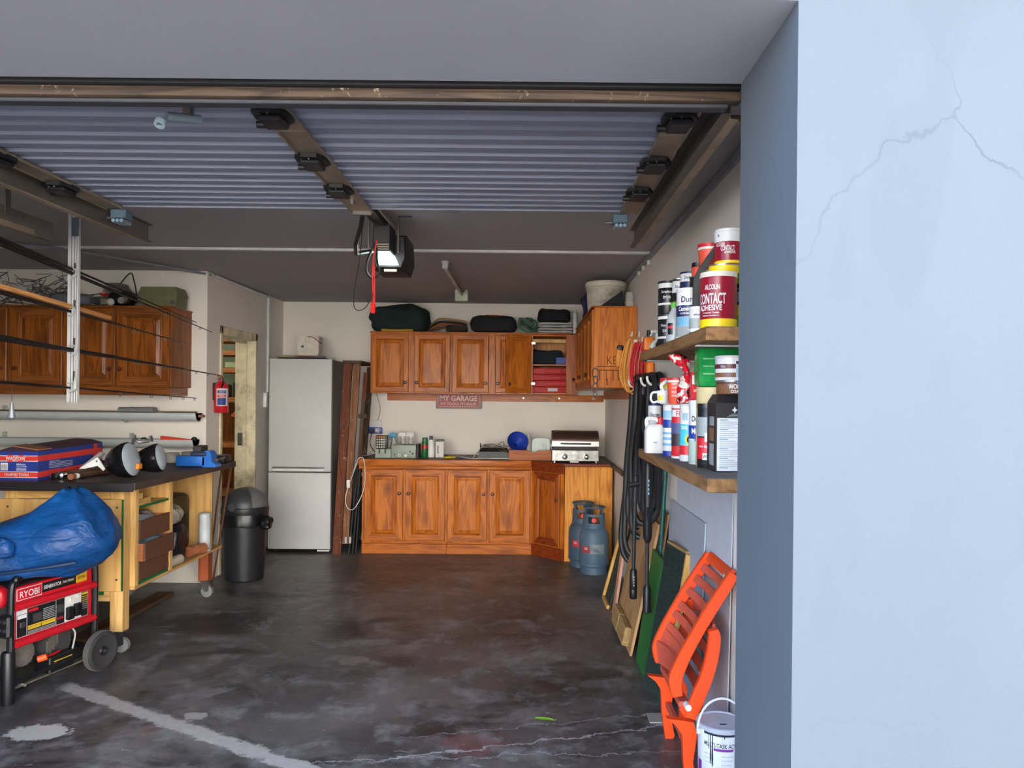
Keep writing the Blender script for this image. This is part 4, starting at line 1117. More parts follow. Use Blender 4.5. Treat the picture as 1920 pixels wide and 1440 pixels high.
# strip lamp on the ceiling (off)
sl = thing('strip_lamp', 'unlit fluorescent strip lamp on the ceiling in front of the back cupboards', 'lamp', (-0.585, 6.1, ZC))
B().prism([(-0.036, 0), (-0.020, -0.03), (0.020, -0.03), (0.036, 0)], -0.74, 0.72, 'y').link('tray', pm('grey lamp tray', (140, 136, 132), 0.5), sl)
B().cyl((0, -0.71, -0.047), (0, 0.68, -0.047), 0.013, n=12).link('tube', pm('unlit tube', (186, 180, 176), 0.3), sl)
B().box(-0.062, 0.055, 0.655, 0.77, -0.105, -0.001, 0.006, 2).link('end_box', pm('pale green cover', (176, 184, 164), 0.5), sl)
B().box(-0.02, 0.02, -0.76, -0.735, -0.058, -0.001, 0.004).link('end_holder', pm('pale holder', (186, 184, 178), 0.5), sl)
# ---------------------------------------------------------------- left side: wall cabinets, rods, gutters
def LW(b, name, m, t, **k):
    """links a part whose shape was laid out in room coordinates under its thing"""
    o = b.link(name, m, t, **k)
    M = Matrix.Translation(t.location) @ t.rotation_euler.to_matrix().to_4x4()
    o.data.transform(M.inverted())
    return o

lc = thing('dark_wall_cabinet', 'long brown pine wall cabinet behind the fishing rods', 'cabinet', (-3.45, 5.57, 1.54))
b = B().box(-0.95, 0.81, 0.0, YL - 5.57 - 0.003, 0, 0.592, 0.002)
b.link('carcass', m_dz, lc)
B().box(-0.95, 0.818, -0.02, YL - 5.57 - 0.003, 0.5925, 0.604, 0.003).link('top_moulding', m_dx, lc)
B().box(-0.95, 0.785, 0.02, YL - 5.57 - 0.003, -0.062, -0.0005, 0.003).link('lower_rail', m_dx, lc)
for a, b_, s in ((-0.77, -0.412, 1), (-0.372, 0.000, -1), (0.095, 0.395, 1), (0.412, 0.797, -1)):
    cab_door(lc, a, b_, 0.010, 0.582, -0.001, (b_ - 0.032 if s > 0 else a + 0.032, 0.130), w=0.068, mz=m_dz, mx=m_dx)

# things on top of the dark cabinet (top z 2.1445)
ZD = 2.1450
gbx = thing('green_crate', 'olive green plastic box with a sloped lid on the dark wall cabinet', 'box', (-2.78, 5.72, ZD))
m_olive = pm('olive green plastic', (104, 104, 72), 0.6)
B().rings([[(sx * w, sy * 0.09, z) for sx, sy in ((-1, -1), (1, -1), (1, 1), (-1, 1))] for w, z in ((0.135, 0), (0.145, 0.085))]).link('body', m_olive, gbx)
B().rings([[(sx * w, sy * d, z) for sx, sy in ((-1, -1), (1, -1), (1, 1), (-1, 1))] for w, d, z in ((0.148, 0.092, 0.0855), (0.148, 0.092, 0.10), (0.130, 0.080, 0.155))]).link('lid', m_olive, gbx)
B().box(0.10, 0.135, -0.0965, -0.0925, 0.025, 0.05, 0.002).link('clasp', m_steel, gbx)
fan = thing('desk_fan', 'small dusty machine with a grey finned housing heaped with cables on the dark cabinet', 'machine', (-3.10, 5.72, ZD))
m_dust = pm('dusty grey plastic', (134, 128, 120), 0.7, dirt=0.4)
for k in range(6):
    B().box(-0.10 + 0.004 * k, 0.06 - 0.006 * k, -0.09, 0.05, 0.115 + 0.012 * k, 0.121 + 0.012 * k, 0.002).link('fin', m_dust, fan)
B().soft(-0.09, 0.10, -0.08, 0.08, 0, 0.13, 0.02, 3, 30, 8, 9).link('motor', m_black, fan)
B().sphere((-0.035, -0.09, 0.035), 0.028, 12, 8).link('knob', m_owh, fan)
B().cyl((0.055, -0.085, 0.045), (0.055, -0.115, 0.045), 0.024, n=14).link('dial', m_dust, fan)
B().lathe([(0.02, 0), (0.03, 0.005), (0.03, 0.02)], 12, c=(-0.10, -0.06, 0.085)).link('red_cap', m_red, fan)
cable('arched_cable', 'black cable standing up in an arch above the dusty machine', [(-3.13, 5.70, ZD + 0.13), (-3.08, 5.70, ZD + 0.21), (-3.02, 5.70, ZD + 0.265), (-2.995, 5.70, ZD + 0.20), (-2.97, 5.68, ZD + 0.13), (-2.95, 5.66, ZD + 0.03)], 0.005, m_bkcab)
for k in range(4):
    pts = [(-3.22 + 0.10 * cos(q * 0.8 + k), 5.66 + 0.02 * sin(q + k), ZD + 0.012 + (0.06 + 0.01 * k) * (0.5 + 0.5 * sin(q * 0.8 + k))) for q in range(8)]
    cable('coiled_lead', ['dark lead looped at the foot of the dusty machine, widest loop', 'brown lead looped at the foot of the dusty machine', 'grey lead looped at the foot of the dusty machine', 'thin dark lead looped highest against the dusty machine'][k], pts, 0.004, [m_bkcab, m_tan, m_grcab, m_bkcab][k])
tg = thing('wire_netting', 'tangle of grey fishing line and wire heaped on the dark cabinet near the ceiling', 'netting', (-3.75, 5.75, ZD))
nt_b = B()
for k in range(34):
    r2 = random.Random(100 + k)
    p = Vector((r2.uniform(-0.30, 0.22), r2.uniform(-0.10, 0.08), r2.uniform(0.0, 0.1)))
    pts = [tuple(p)]
    for q in range(5):
        p = p + Vector((r2.uniform(-0.13, 0.15), r2.uniform(-0.04, 0.04), r2.uniform(-0.05, 0.09)))
        p.z = max(0.006, min(0.26, p.z)); p.x = max(-0.34, min(0.30, p.x)); p.y = max(-0.12, min(0.1, p.y))
        pts.append(tuple(p))
    nt_b.tube(pts, 0.0028, 4, smooth=3)
o = nt_b.link('strands', pm('grey strand', (86, 84, 82), 0.8), tg); o['kind'] = 'stuff'
tag(B().soft(-3.62, -3.28, 5.58, 5.80, ZD, ZD + 0.10, 0.02, 4, 33, 9, 8).link('grey_bag', pm('dusty blue grey bag', (92, 94, 100), 0.8)), 'dusty grey bag with dark piping lying behind the white rod holder', 'bag')
tag(B().box(-3.70, -3.62, 5.60, 5.64, ZD, ZD + 0.075, 0.005).link('pale_box', pm('pale blue card', (132, 140, 158), 0.6)), 'small pale blue box next to the dusty grey bag', 'box')

# hanging rod holder and the fishing rods that lie in it, running front to back
rh = thing('rod_holder', 'white ribbed aluminium channel hanging from the ceiling with rod clips', 'holder', (-2.455, 4.06, 1.436))
B().prism([(-0.029, 0), (-0.029, -0.018), (-0.012, -0.018), (-0.012, -0.006), (-0.006, -0.006), (-0.006, -0.018), (0.004, -0.018), (0.004, -0.006), (0.010, -0.006), (0.010, -0.018), (0.018, -0.018), (0.018, -0.006), (0.022, -0.006), (0.022, -0.018), (0.029, -0.018), (0.029, 0)], 0, ZC - 1.4365, 'z').link('channel', pm('white aluminium', (186, 186, 186), 0.6, 0.0), rh)
for z in (0.115, 0.295, 0.50, 0.70):
    B().box(0.004, 0.016, -0.0195, -0.0182, z, z + 0.055, 0.001).link('slot_plate', m_gap, rh)
B().box(-0.005, 0.030, -0.024, -0.019, 0.90, 1.00).link('perforated_strap', pm('blue grey strap', (78, 86, 98), 0.5), rh)
m_rod = pm('black carbon rod', (20, 20, 22), 0.35)
m_clip = pm('pale clip', (170, 176, 170), 0.45)
def rod(label, p0, p1, r0, r1, guides, clip=True):
    p0, p1 = Vector(p0), Vector(p1)
    t = thing('fishing_rod', label, 'fishing rod', p0, group='fishing rods in the hanging holder')
    d = p1 - p0
    n = 9
    pts = [d * (k / n) for k in range(n + 1)]
    rs = [r0 + (r1 - r0) * (k / n) ** 0.8 for k in range(n + 1)]
    B().tube(pts, rs, 8).link('blank', m_rod, t)
    for g, gr_ in guides:
        c = d * g
        a = [(c.x, c.y + 0.0, c.z - gr_ * 1.35 - 0.004)]
        B().tube([(c.x + gr_ * cos(q) , c.y, c.z - gr_ * 1.3 - 0.003 + gr_ * sin(q)) for q in [2 * pi * k / 12 for k in range(12)]], 0.0022, 5, closed=True).link('guide', m_dsteel, t)
    if clip:
        f = (4.06 - p0.y) / d.y
        c = d * f
        B().tube([(c.x - 0.02, c.y - 0.012, c.z + 0.025), (c.x + 0.028, c.y - 0.03, c.z + 0.02), (c.x + 0.03, c.y - 0.035, c.z - 0.012), (c.x, c.y - 0.03, c.z - r0 - 0.012)], 0.006, 6, smooth=3).link('clip', m_clip, t)
    return t
rod('uppermost black fishing rod in the hanging holder, thick at the near end', (-2.50, 3.30, 2.215), (-2.38, 5.66, 1.962), 0.017, 0.0028, [(0.72, 0.010), (0.92, 0.006)], True)
rod('thin black fishing rod just above the uppermost thick one at its tip', (-2.49, 3.30, 2.235), (-2.385, 5.40, 2.010), 0.010, 0.0026, [(0.97, 0.006)], False)
rod('black fishing rod under the orange timber batten', (-2.50, 3.30, 1.975), (-2.42, 5.36, 1.850), 0.013, 0.0026, [(0.40, 0.014), (0.66, 0.011), (0.84, 0.008), (0.95, 0.006)])
rod('thick black fishing rod with a pale clip, third level down', (-2.50, 3.30, 1.755), (-2.365, 5.75, 1.640), 0.019, 0.003, [(0.56, 0.008), (0.68, 0.010), (0.78, 0.009), (0.86, 0.007), (0.93, 0.007)])
rod('lowest thin black fishing rod near the bottom of the holder', (-2.50, 3.30, 1.545), (-2.40, 5.45, 1.462), 0.009, 0.0026, [(0.56, 0.010), (0.72, 0.008), (0.83, 0.008), (0.91, 0.007), (0.985, 0.006)])
m_bat = wood('orange timber batten', (206, 150, 92), (170, 112, 60), 'Y', rough=0.6)
tb = B()
p0, p1 = Vector((-2.50, 3.30, 2.000)), Vector((-2.462, 4.40, 1.932))
tb.rings([[(p.x + sx * 0.019, p.y, p.z + sz * 0.011) for sx, sz in ((-1, -1), (1, -1), (1, 1), (-1, 1))] for p in (p0, p1)])
o = tb.link('timber_batten', m_bat)
tag(o, 'orange timber batten lying in the rod holder above the second rod', 'batten')
sk = thing('lead_sinker', 'cone-shaped lead sinker hanging on a line under the lowest rod', 'sinker', (-2.49, 3.62, 1.40))
B().lathe([(0.004, 0.04), (0.008, 0.02), (0.014, -0.02), (0.017, -0.035), (0.006, -0.045)], 10).link('weight', pm('dull lead', (150, 152, 156), 0.5, 0.5), sk)
B().tube([(0, 0, 0.04), (0.001, 0, 0.13)], 0.0012, 5).link('line', m_dsteel, sk)
sk2 = thing('rod_float', 'small white float clipped to the holder beside the lowest rod', 'float', (-2.425, 4.02, 1.530))
B().lathe([(0.002, 0.045), (0.006, 0.03), (0.011, 0.0), (0.011, -0.02), (0.004, -0.028)], 10).link('body', m_clip, sk2)

# two white half-round gutters on the wall with odds and ends in them
m_pvc = pm('white pvc', (190, 196, 194), 0.4, var=0.04)
def gutter(label, z, x1):
    t = thing('gutter', label, 'gutter', (-3.4, 5.80, z))
    prof = []
    for k in range(13):
        a = pi + pi * k / 12
        prof.append((0.058 * cos(a), 0.058 * sin(a) - 0.0))
    prof = [(-0.062, 0.006), (-0.058, 0.006)] + prof + [(0.058, 0.006), (0.062, 0.006), (0.062, 0.0)]
    inner = [(0.054 * cos(2 * pi - pi * k / 12), 0.054 * sin(2 * pi - pi * k / 12)) for k in range(13)]
    B().prism(prof + inner + [(-0.062, 0.0)], -1.2, x1, 'x').link('channel', m_pvc, t, ang=25)
    for x in (0.30, -0.7):
        B().tube([(x, 0.075, 0.02), (x, 0.06, -0.02), (x, 0.035, -0.058), (x, -0.01, -0.066), (x, -0.045, -0.05)], 0.006, 6, smooth=3).link('bracket', m_clip, t)
        B().box(x - 0.012, x + 0.012, 0.07, 0.0985, -0.02, 0.05, 0.003).link('wall_plate', m_clip, t)
    return t
gutter('white half-round gutter on the wall under the dark cabinet, upper of the two', 1.338, 0.865)
gutter('white half-round gutter on the wall just above the workbench, lower of the two', 1.132, 0.845)
tag(B().rings([[(-3.13, 5.77 + 0.04 * cos(a), 1.366 + 0.022 * sin(a)) for a in [2 * pi * k / 10 for k in range(10)]], [(-2.86, 5.77 + 0.04 * cos(a), 1.366 + 0.022 * sin(a)) for a in [2 * pi * k / 10 for k in range(10)]]]).link('rolled_sheet', pm('grey roofing felt', (130, 130, 132), 0.8)), 'rolled grey sheet lying in the upper gutter', 'roll')
tag(B().box(-2.66, -2.50, 5.79, 5.83, 1.312, 1.332, 0.002).link('timber_offcut', pm('reddish offcut', (142, 90, 64), 0.7)), 'reddish timber offcut poking out of the upper gutter end', 'offcut')
cable('thin_dowel', 'thin pale dowel lying along the upper gutter', [(-4.2, 5.80, 1.352), (-3.2, 5.81, 1.352), (-2.55, 5.80, 1.352)], 0.006, m_tan, 'dowel', sm=0)
cable('grey_dowel', 'thin grey dowel lying along the lower gutter', [(-4.2, 5.80, 1.140), (-3.2, 5.80, 1.142), (-2.86, 5.80, 1.142)], 0.006, m_grcab, 'dowel', sm=0)
ps = thing('hand_saw', 'orange-red hand saw guard lying in the lower gutter', 'saw', (-2.70, 5.79, 1.120))
B().prism([(-0.13, -0.012), (0.12, -0.012), (0.12, 0.020), (-0.12, 0.046)], -0.01, 0.01, 'y').link('blade_guard', pm('orange red plastic', (204, 60, 34), 0.5), ps)
B().sphere((0.135, 0, 0.02), 0.022, 10, 8).link('grip', m_black, ps)
tag(B().sphere((-2.955, 5.79, 1.140), 0.024, 10, 8, sz=0.6).link('black_stopper', m_black), 'small black stopper lying in the lower gutter', 'stopper')

# ---------------------------------------------------------------- workbench on castors
m_bt = pm('dark bench top', (58, 48, 44), 0.55, dirt=0.5, dirtcol=(96, 84, 76), scale=5)
m_be = pm('black bench edge', (30, 28, 30), 0.5)
m_pp = wood('pale plywood', (214, 170, 104), (188, 138, 76), 'Z', scale=0.6, knots=0.8, rough=0.6, ring=0.6)
m_pt = wood('pale timber', (220, 178, 112), (190, 142, 78), 'Z', knots=0.3, rough=0.6)
m_ptx = wood('pale timber level', (220, 178, 112), (190, 142, 78), 'X', knots=0.3, rough=0.6)
m_pty = wood('pale timber lengthwise', (214, 172, 108), (186, 138, 78), 'Y', knots=0.3, rough=0.6)
m_redt = wood('reddish timber post', (170, 88, 50), (128, 62, 36), 'Z', rough=0.6)
m_dbr = pm('dark brown hardboard', (98, 64, 44), 0.6, var=0.15, scale=30)
m_gtape = pm('green edge strip', (16, 104, 48), 0.6)
wbn = thing('workbench', 'home-made pale timber workbench on castors with a dark top and open side shelves', 'workbench', (-2.65, 4.9, 0))
L_ = lambda b, n, m: LW(b, n, m, wbn)
L_(B().box(-3.25, -2.175, 4.15, 5.60, 0.950, 0.990, 0.004), 'top', m_bt)
L_(B().box(-3.25, -2.170, 4.137, 4.1495, 0.942, 0.991, 0.003), 'front_edge', m_be)
L_(B().box(-2.1745, -2.165, 4.15, 5.60, 0.950, 0.991, 0.002), 'side_edge', m_bt)
for (x, y, z0, m) in ((-2.325, 4.30, 0.125, m_pt), (-2.93, 4.30, 0.125, m_pt), (-2.345, 5.50, 0.125, m_redt), (-2.93, 5.50, 0.125, m_pt)):
    L_(B().box(x - 0.037, x + 0.037, y - 0.037, y + 0.037, z0, 0.9495, 0.003), 'leg', m)
L_(B().box(-2.892, -2.363, 4.262, 4.300, 0.885, 0.949, 0.002), 'front_rail', m_ptx)
L_(B().box(-2.892, -2.363, 4.262, 4.300, 0.300, 0.358, 0.002), 'lower_rail', m_ptx)
L_(B().box(-2.885, -2.395, 4.2535, 4.2615, 0.338, 0.362), 'green_strip', m_gtape)
L_(B().box(-2.99, -2.285, 4.236, 4.253, 0.363, 0.884, 0.002), 'plywood_front', m_pp)
L_(B().box(-2.2845, -2.281, 4.236, 4.253, 0.363, 0.884), 'green_edge', m_gtape)
for x, y in ((-2.355, 4.235), (-2.355, 4.235)):
    pass
for x, z in ((-2.31, 0.43), (-2.31, 0.62), (-2.31, 0.84), (-2.93, 0.84)):
    L_(B().cyl((x, 4.2365, z), (x, 4.2345, z), 0.007, n=8), 'screw', m_dsteel)
# side: posts, bottom shelf, compartments
L_(B().box(-2.95, -2.262, 4.345, 5.60, 0.345, 0.362, 0.002), 'bottom_shelf', m_pty)
L_(B().box(-2.300, -2.262, 4.345, 4.385, 0.3625, 0.949, 0.002), 'side_post', m_pt)
L_(B().box(-2.700, -2.262, 4.765, 4.785, 0.3625, 0.949, 0.001), 'divider', m_pp)
L_(B().box(-2.2615, -2.256, 4.755, 4.795, 0.3625, 0.949, 0.001), 'divider_edge', m_pt)
L_(B().box(-2.72, -2.70, 4.39, 5.46, 0.3625, 0.949), 'back_panel', m_pp)
L_(B().box(-2.90, -2.285, 5.462, 5.475, 0.3625, 0.949), 'end_panel', m_pp)
L_(B().box(-2.699, -2.275, 4.386, 4.7645, 0.815, 0.828), 'upper_shelf', m_pty)
for z in (0.812, 0.363):
    L_(B().box(-2.274, -2.268, 4.387, 4.763, z, z + 0.014), 'green_strip', m_gtape)
def drawer(z0, out, h, tag_):
    d = L_(B().box(-2.275 + out, -2.262 + out, 4.392, 4.758, z0, z0 + h, 0.002), 'drawer', m_dbr)
    LW(B().box(-2.680 + out, -2.2755 + out, 4.392, 4.402, z0, z0 + h * 0.95), 'drawer_side', m_ply, wbn)
    LW(B().box(-2.680 + out, -2.2755 + out, 4.748, 4.758, z0, z0 + h * 0.95), 'drawer_side', m_ply, wbn)
    LW(B().box(-2.680 + out, -2.2755 + out, 4.4025, 4.7475, z0 + 0.004, z0 + 0.010), 'drawer_bottom', m_dbr, wbn)
drawer(0.382, 0.0, 0.112, 0); drawer(0.500, 0.035, 0.110, 1); drawer(0.622, 0.005, 0.115, 2)
def castor(x, y):
    g = Matrix.Translation((x, y, 0))
    b = B().box(-0.036, 0.036, -0.036, 0.036, 0.118, 0.1245, 0.001, M=g)
    b.prism([(-0.030, 0.118), (0.030, 0.118), (0.034, 0.05), (0.014, 0.036), (-0.006, 0.05)], -0.0185, -0.0155, 'y', M=g)
    b.prism([(-0.030, 0.118), (0.030, 0.118), (0.034, 0.05), (0.014, 0.036), (-0.006, 0.05)], 0.0155, 0.0185, 'y', M=g)
    c = L_(b, 'castor', m_steel)
    w = B().cyl((0.016, -0.014, 0.042), (0.016, 0.014, 0.042), 0.042, n=20, M=g)
    o = LW(w, 'wheel', pm('grey castor wheel', (128, 128, 124), 0.5), wbn)
    o.parent = c
for x, y in ((-2.325, 4.30), (-2.93, 4.30), (-2.345, 5.50), (-2.93, 5.50)):
    castor(x, y)

# things in the bench
for k, (x0, x1, y0, y1, z0, m) in enumerate(((-2.52, -2.27, 4.40, 4.47, 0.8285, m_pty), (-2.50, -2.28, 4.48, 4.56, 0.8285, m_ptx), (-2.48, -2.275, 4.405, 4.455, 0.864, m_ptx))):
    tag(B().box(x0, x1, y0, y1, z0, z0 + 0.034, 0.002).link('timber_offcut', m), ['pale timber offcut on the top bench shelf, lower of the stacked pair', 'pale timber offcut on the top bench shelf, standing alone deeper in', 'pale timber offcut on the top bench shelf, upper of the stacked pair'][k], 'offcut')
m_film = pm('crinkled clear film', (170, 172, 176), 0.15, alpha=0.55)
tag(B().soft(-2.55, -2.29, 4.42, 4.72, 0.634, 0.765, 0.025, 3, 41, 8, 14).link('plastic_bag', m_film), 'crumpled clear plastic bag in the top brown drawer', 'bag')
tag(B().soft(-2.50, -2.255, 4.42, 4.72, 0.512, 0.632, 0.022, 3, 42, 8, 14).link('blue_plastic_bag', pm('pale blue film', (120, 148, 170), 0.2, alpha=0.7)), 'crumpled pale blue plastic bag in the middle brown drawer', 'bag')
jc = thing('black_case', 'black rounded plastic case at the back of the open bench bay', 'case', (-2.56, 5.25, 0.3625))
B().soft(-0.14, 0.14, -0.18, 0.18, 0, 0.42, 0.0, 9, 1, 8, 3, False).link('body', m_black, jc)
B().tube([(-0.06, -0.08, 0.40), (-0.06, -0.06, 0.445), (-0.06, 0.06, 0.445), (-0.06, 0.08, 0.40)], 0.012, 8, smooth=3).link('handle', m_black, jc)
cbag = thing('charcoal_bag', 'clear plastic bag of dark charcoal with a twisted top on the bench shelf', 'bag', (-2.35, 4.99, 0.3625))
B().soft(-0.085, 0.075, -0.10, 0.10, 0, 0.26, 0.022, 3.2, 44, 10, 12).link('contents', pm('dark charcoal', (30, 28, 30), 0.35, var=0.5, scale=40), cbag)
B().soft(-0.06, 0.055, -0.075, 0.075, 0.2605, 0.385, 0.03, 2.4, 45, 9, 14, False).link('bag_top', pm('cloudy film', (168, 156, 138), 0.25, alpha=0.75), cbag)
wcy = thing('white_pipe', 'short white plastic pipe standing at the far end of the bench shelf', 'pipe', (-2.30, 5.38, 0.3625))
B().lathe([(0.040, 0), (0.043, 0.004), (0.043, 0.035), (0.040, 0.038), (0.040, 0.265), (0.030, 0.275)], 20).link('body', pm('pipe white', (196, 200, 200), 0.4), wcy)
B().lathe([(0.0435, 0.012), (0.0435, 0.03)], 20).link('collar', pm('pipe collar', (164, 168, 168), 0.4), wcy)
tag(B().cyl((-2.32, 5.16, 0.400), (-2.27, 5.30, 0.400), 0.036, n=14).link('timber_log', m_ply), 'short round timber piece lying by the white pipe', 'timber')
rp = thing('paper_roll', 'small roll of pale paper lying at the edge of the bench shelf', 'roll', (-2.30, 4.86, 0.3955))
B().cyl((0.0, -0.07, 0), (0.015, 0.10, 0), 0.032, n=16).link('roll', pm('pale paper roll', (186, 172, 150), 0.8), rp)

# things on the bench top (z 0.990)
ZB = 0.9915
tb_ = thing('tool_carton', 'long blue and red printed tool carton on the near corner of the bench', 'box', (-2.855, 4.20, ZB))
m_cb = pm('carton blue', (30, 52, 128), 0.55); m_cr = pm('carton red', (206, 52, 44), 0.55); m_cw = pm('carton white print', (206, 204, 200), 0.6)
m_kraft = pm('kraft flap', (140, 94, 66), 0.8)
B().rings([[(-0.118, 0, 0), (0.118, 0, 0), (0.105, 0.66, 0), (-0.118, 0.66, 0)], [(-0.118, 0, 0.165), (0.118, 0, 0.165), (0.105, 0.66, 0.178), (-0.118, 0.66, 0.178)]]).link('body', m_cb, tb_)
B().rings([[(-0.119, -0.004, 0.165), (0.119, -0.004, 0.165), (0.106, 0.664, 0.1785), (-0.119, 0.664, 0.1785)], [(-0.05, 0.02, 0.188), (0.05, 0.02, 0.182), (0.05, 0.64, 0.200), (-0.06, 0.64, 0.205)]]).link('lid', pm('carton lid', (70, 46, 62), 0.7), tb_)
B().rings([[(-0.03, 0.01, 0.19), (0.119, 0.0, 0.17), (0.118, 0.12, 0.172), (-0.03, 0.12, 0.194)], [(-0.03, 0.01, 0.197), (0.119, 0.0, 0.176), (0.118, 0.12, 0.178), (-0.03, 0.12, 0.200)]]).link('kraft_flap', m_kraft, tb_)
def onface(b, n, m, par): return b.link(n, m, par)
for z0, z1 in ((0.018, 0.050), (0.110, 0.140)):
    B().box(-0.1175, 0.1175, -0.0012, -0.0002, z0, z1).link('red_band', m_cr, tb_)
    for z in (z0, z1):
        B().box(-0.1175, 0.1175, -0.0013, -0.0002, z - 0.0018, z + 0.0018).link('white_line', m_cw, tb_)
    # the same bands run along the side
    dx = 0.013
    B().rings([[(0.1185, 0.002, z0), (0.1185, 0.002, z1), (0.1178, 0.002, z1), (0.1178, 0.002, z0)], [(0.1185 - dx, 0.655, z0), (0.1185 - dx, 0.655, z1 + 0.008), (0.1178 - dx, 0.655, z1 + 0.008), (0.1178 - dx, 0.655, z0)]]).link('side_red_band', m_cr, tb_)
for x in (-0.038, 0.022):
    B().prism([(x + 0.023 * cos(a), 0.125 + 0.023 * sin(a)) for a in [pi * k / 3 for k in range(6)]], -0.0016, -0.0004, 'y').link('hexagon', m_cr, tb_)
text('WADFOW', 0.112, 0.022, m_cw, tb_, M=FRONT(-0.008, -0.0022, 0.125), bold=0.025)
text('TRUSTED TOOLS', 0.138, 0.014, m_cw, tb_, M=FRONT(-0.002, -0.0022, 0.034), bold=0.015)
text('800mm', 0.05, 0.010, m_cw, tb_, M=FRONT(0.022, -0.0012, 0.092))
text('TILE CUTTER', 0.058, 0.008, m_cw, tb_, M=FRONT(0.026, -0.0012, 0.079))
for k in range(2):
    B().box(-0.004, 0.052, -0.0012, -0.0002, 0.058 + 0.007 * k, 0.061 + 0.007 * k).link('small_print', m_cw, tb_)
B().box(-0.092, -0.052, -0.0012, -0.0002, 0.058, 0.100).link('white_patch', m_cw, tb_)
B().box(-0.088, -0.056, -0.0016, -0.0012, 0.062, 0.090).link('grey_patch', m_grcab, tb_)
sm = face_M((0.1135, 0.16, 0.087), (-0.0197, 1, 0), (0, 0, 1))
text('800mm', 0.05, 0.016, m_cr, tb_, M=face_M((0.1165, 0.14, 0.127), (-0.0197, 1, 0), (0, 0, 1)), lift=0)
text('TILE CUTTER', 0.10, 0.009, m_cw, tb_, M=face_M((0.1168, 0.15, 0.100), (-0.0197, 1, 0), (0, 0, 1)))
for k in range(4):
    B().rings([[(0.1172, 0.10, 0.092 - 0.009 * k), (0.1172, 0.10, 0.0895 - 0.009 * k), (0.1166, 0.10, 0.0895 - 0.009 * k), (0.1166, 0.10, 0.092 - 0.009 * k)], [(0.1172 - 0.0045, 0.33, 0.092 - 0.009 * k), (0.1172 - 0.0045, 0.33, 0.0895 - 0.009 * k), (0.1166 - 0.0045, 0.33, 0.0895 - 0.009 * k), (0.1166 - 0.0045, 0.33, 0.092 - 0.009 * k)]]).link('side_print', m_cw, tb_)
B().rings([[(0.1185 - 0.0112, 0.56, 0.0), (0.1185 - 0.0112, 0.56, 0.176), (0.1175 - 0.0112, 0.56, 0.176), (0.1175 - 0.0112, 0.56, 0)], [(0.1185 - 0.0118, 0.60, 0.0), (0.1185 - 0.0118, 0.60, 0.1765), (0.1175 - 0.0118, 0.60, 0.1765), (0.1175 - 0.0118, 0.60, 0)]]).link('upright_red_band', m_cr, tb_)

m_brn = pm('browned steel tube', (104, 76, 58), 0.45, 0.6, dirt=0.3)
t1 = thing('shock_tube', 'thick brown metal tube with a chrome end lying against the carton', 'tube', (-2.655, 4.25, ZB + 0.024))
B().cyl((0, 0.05, 0), (0.035, 0.60, 0), 0.022, n=16).link('barrel', m_brn, t1)
B().lathe([(0.014, -0.05), (0.020, -0.048), (0.020, -0.025), (0.014, -0.02), (0.014, -0.005), (0.024, 0.0), (0.0235, 0.045)], 16, M=Matrix.Translation((0, 0.005, 0)) @ Matrix.Rotation(-pi / 2, 4, 'X')).link('chrome_end', m_chrome, t1)
t2_ = thing('thin_tube', 'thinner brown metal tube with a white collar lying next to the thick one', 'tube', (-2.585, 4.25, ZB + 0.0185))
B().cyl((0, 0.06, 0), (0.065, 0.60, 0), 0.015, n=14).link('barrel', m_brn, t2_)
B().cyl((0, 0.0, 0), (0, 0.032, 0), 0.0175, n=14).link('rusty_end', pm('rusty end', (142, 92, 60), 0.7, 0.3), t2_)
B().cyl((0.0, 0.0325, 0), (0.003, 0.0595, 0), 0.0172, n=14).link('white_collar', m_white, t2_)
pf = thing('steel_bracket', 'white perforated corner bracket resting over the brown tubes', 'bracket', (-2.575, 4.47, ZB + 0.045))
B().prism([(-0.09, 0.0), (0.02, 0.07), (0.065, 0.0), (0.055, -0.012), (0.02, 0.018), (-0.03, 0.006), (-0.08, -0.006)], -0.004, 0.004, 'y').link('plate', m_white, pf)
B().cyl((0.015, -0.0045, 0.045), (0.015, -0.0055, 0.045), 0.005, n=8).link('hole', m_black, pf)
for k in range(3):
    B().rings([[(-0.10 + 0.02 * k, 0.02 + 0.012 * k, 0.004), (-0.10 + 0.02 * k, 0.024 + 0.012 * k, 0.004), (0.02, 0.024 + 0.012 * k, 0.10), (0.02, 0.02 + 0.012 * k, 0.10)], [(-0.075 + 0.02 * k, 0.02 + 0.012 * k, 0.0), (-0.075 + 0.02 * k, 0.024 + 0.012 * k, 0.0), (0.04, 0.024 + 0.012 * k, 0.088), (0.04, 0.02 + 0.012 * k, 0.088)]]).link('blade', pm('grey plastic blade', (138, 132, 132), 0.4), pf)

hl = thing('spotlights', 'pair of black car spotlights lying at the bench corner', 'spotlight', (-2.30, 4.33, ZB))
def spot(c, r, az, tip):
    M = Matrix.Translation(c) @ Matrix.Rotation(az, 4, 'Z') @ Matrix.Rotation(tip, 4, 'X')
    s = B().lathe([(0.02, -0.075), (0.06, -0.070), (r * 0.85, -0.03), (r, 0.02), (r, 0.045), (r * 0.94, 0.05)], 26, M=M).link('shell', pm('gloss black shell', (18, 18, 20), 0.18, coat=0.6), hl)
    B().lathe([(r * 0.93, 0.0505), (r * 0.80, 0.060), (r * 0.5, 0.068), (0.005, 0.071)], 26, M=M).link('lens', pm('pale lamp glass', (150, 160, 166), 0.12), s)
spot((-0.03, 0.0, 0.105), 0.104, radians(-90), radians(-78))
spot((0.03, 0.22, 0.10), 0.088, radians(-82), radians(-78))
B().box(0.02, 0.06, 0.0, 0.05, 0.055, 0.09, 0.006).link('amber_plug', pm('amber plug', (220, 130, 30), 0.5), hl)
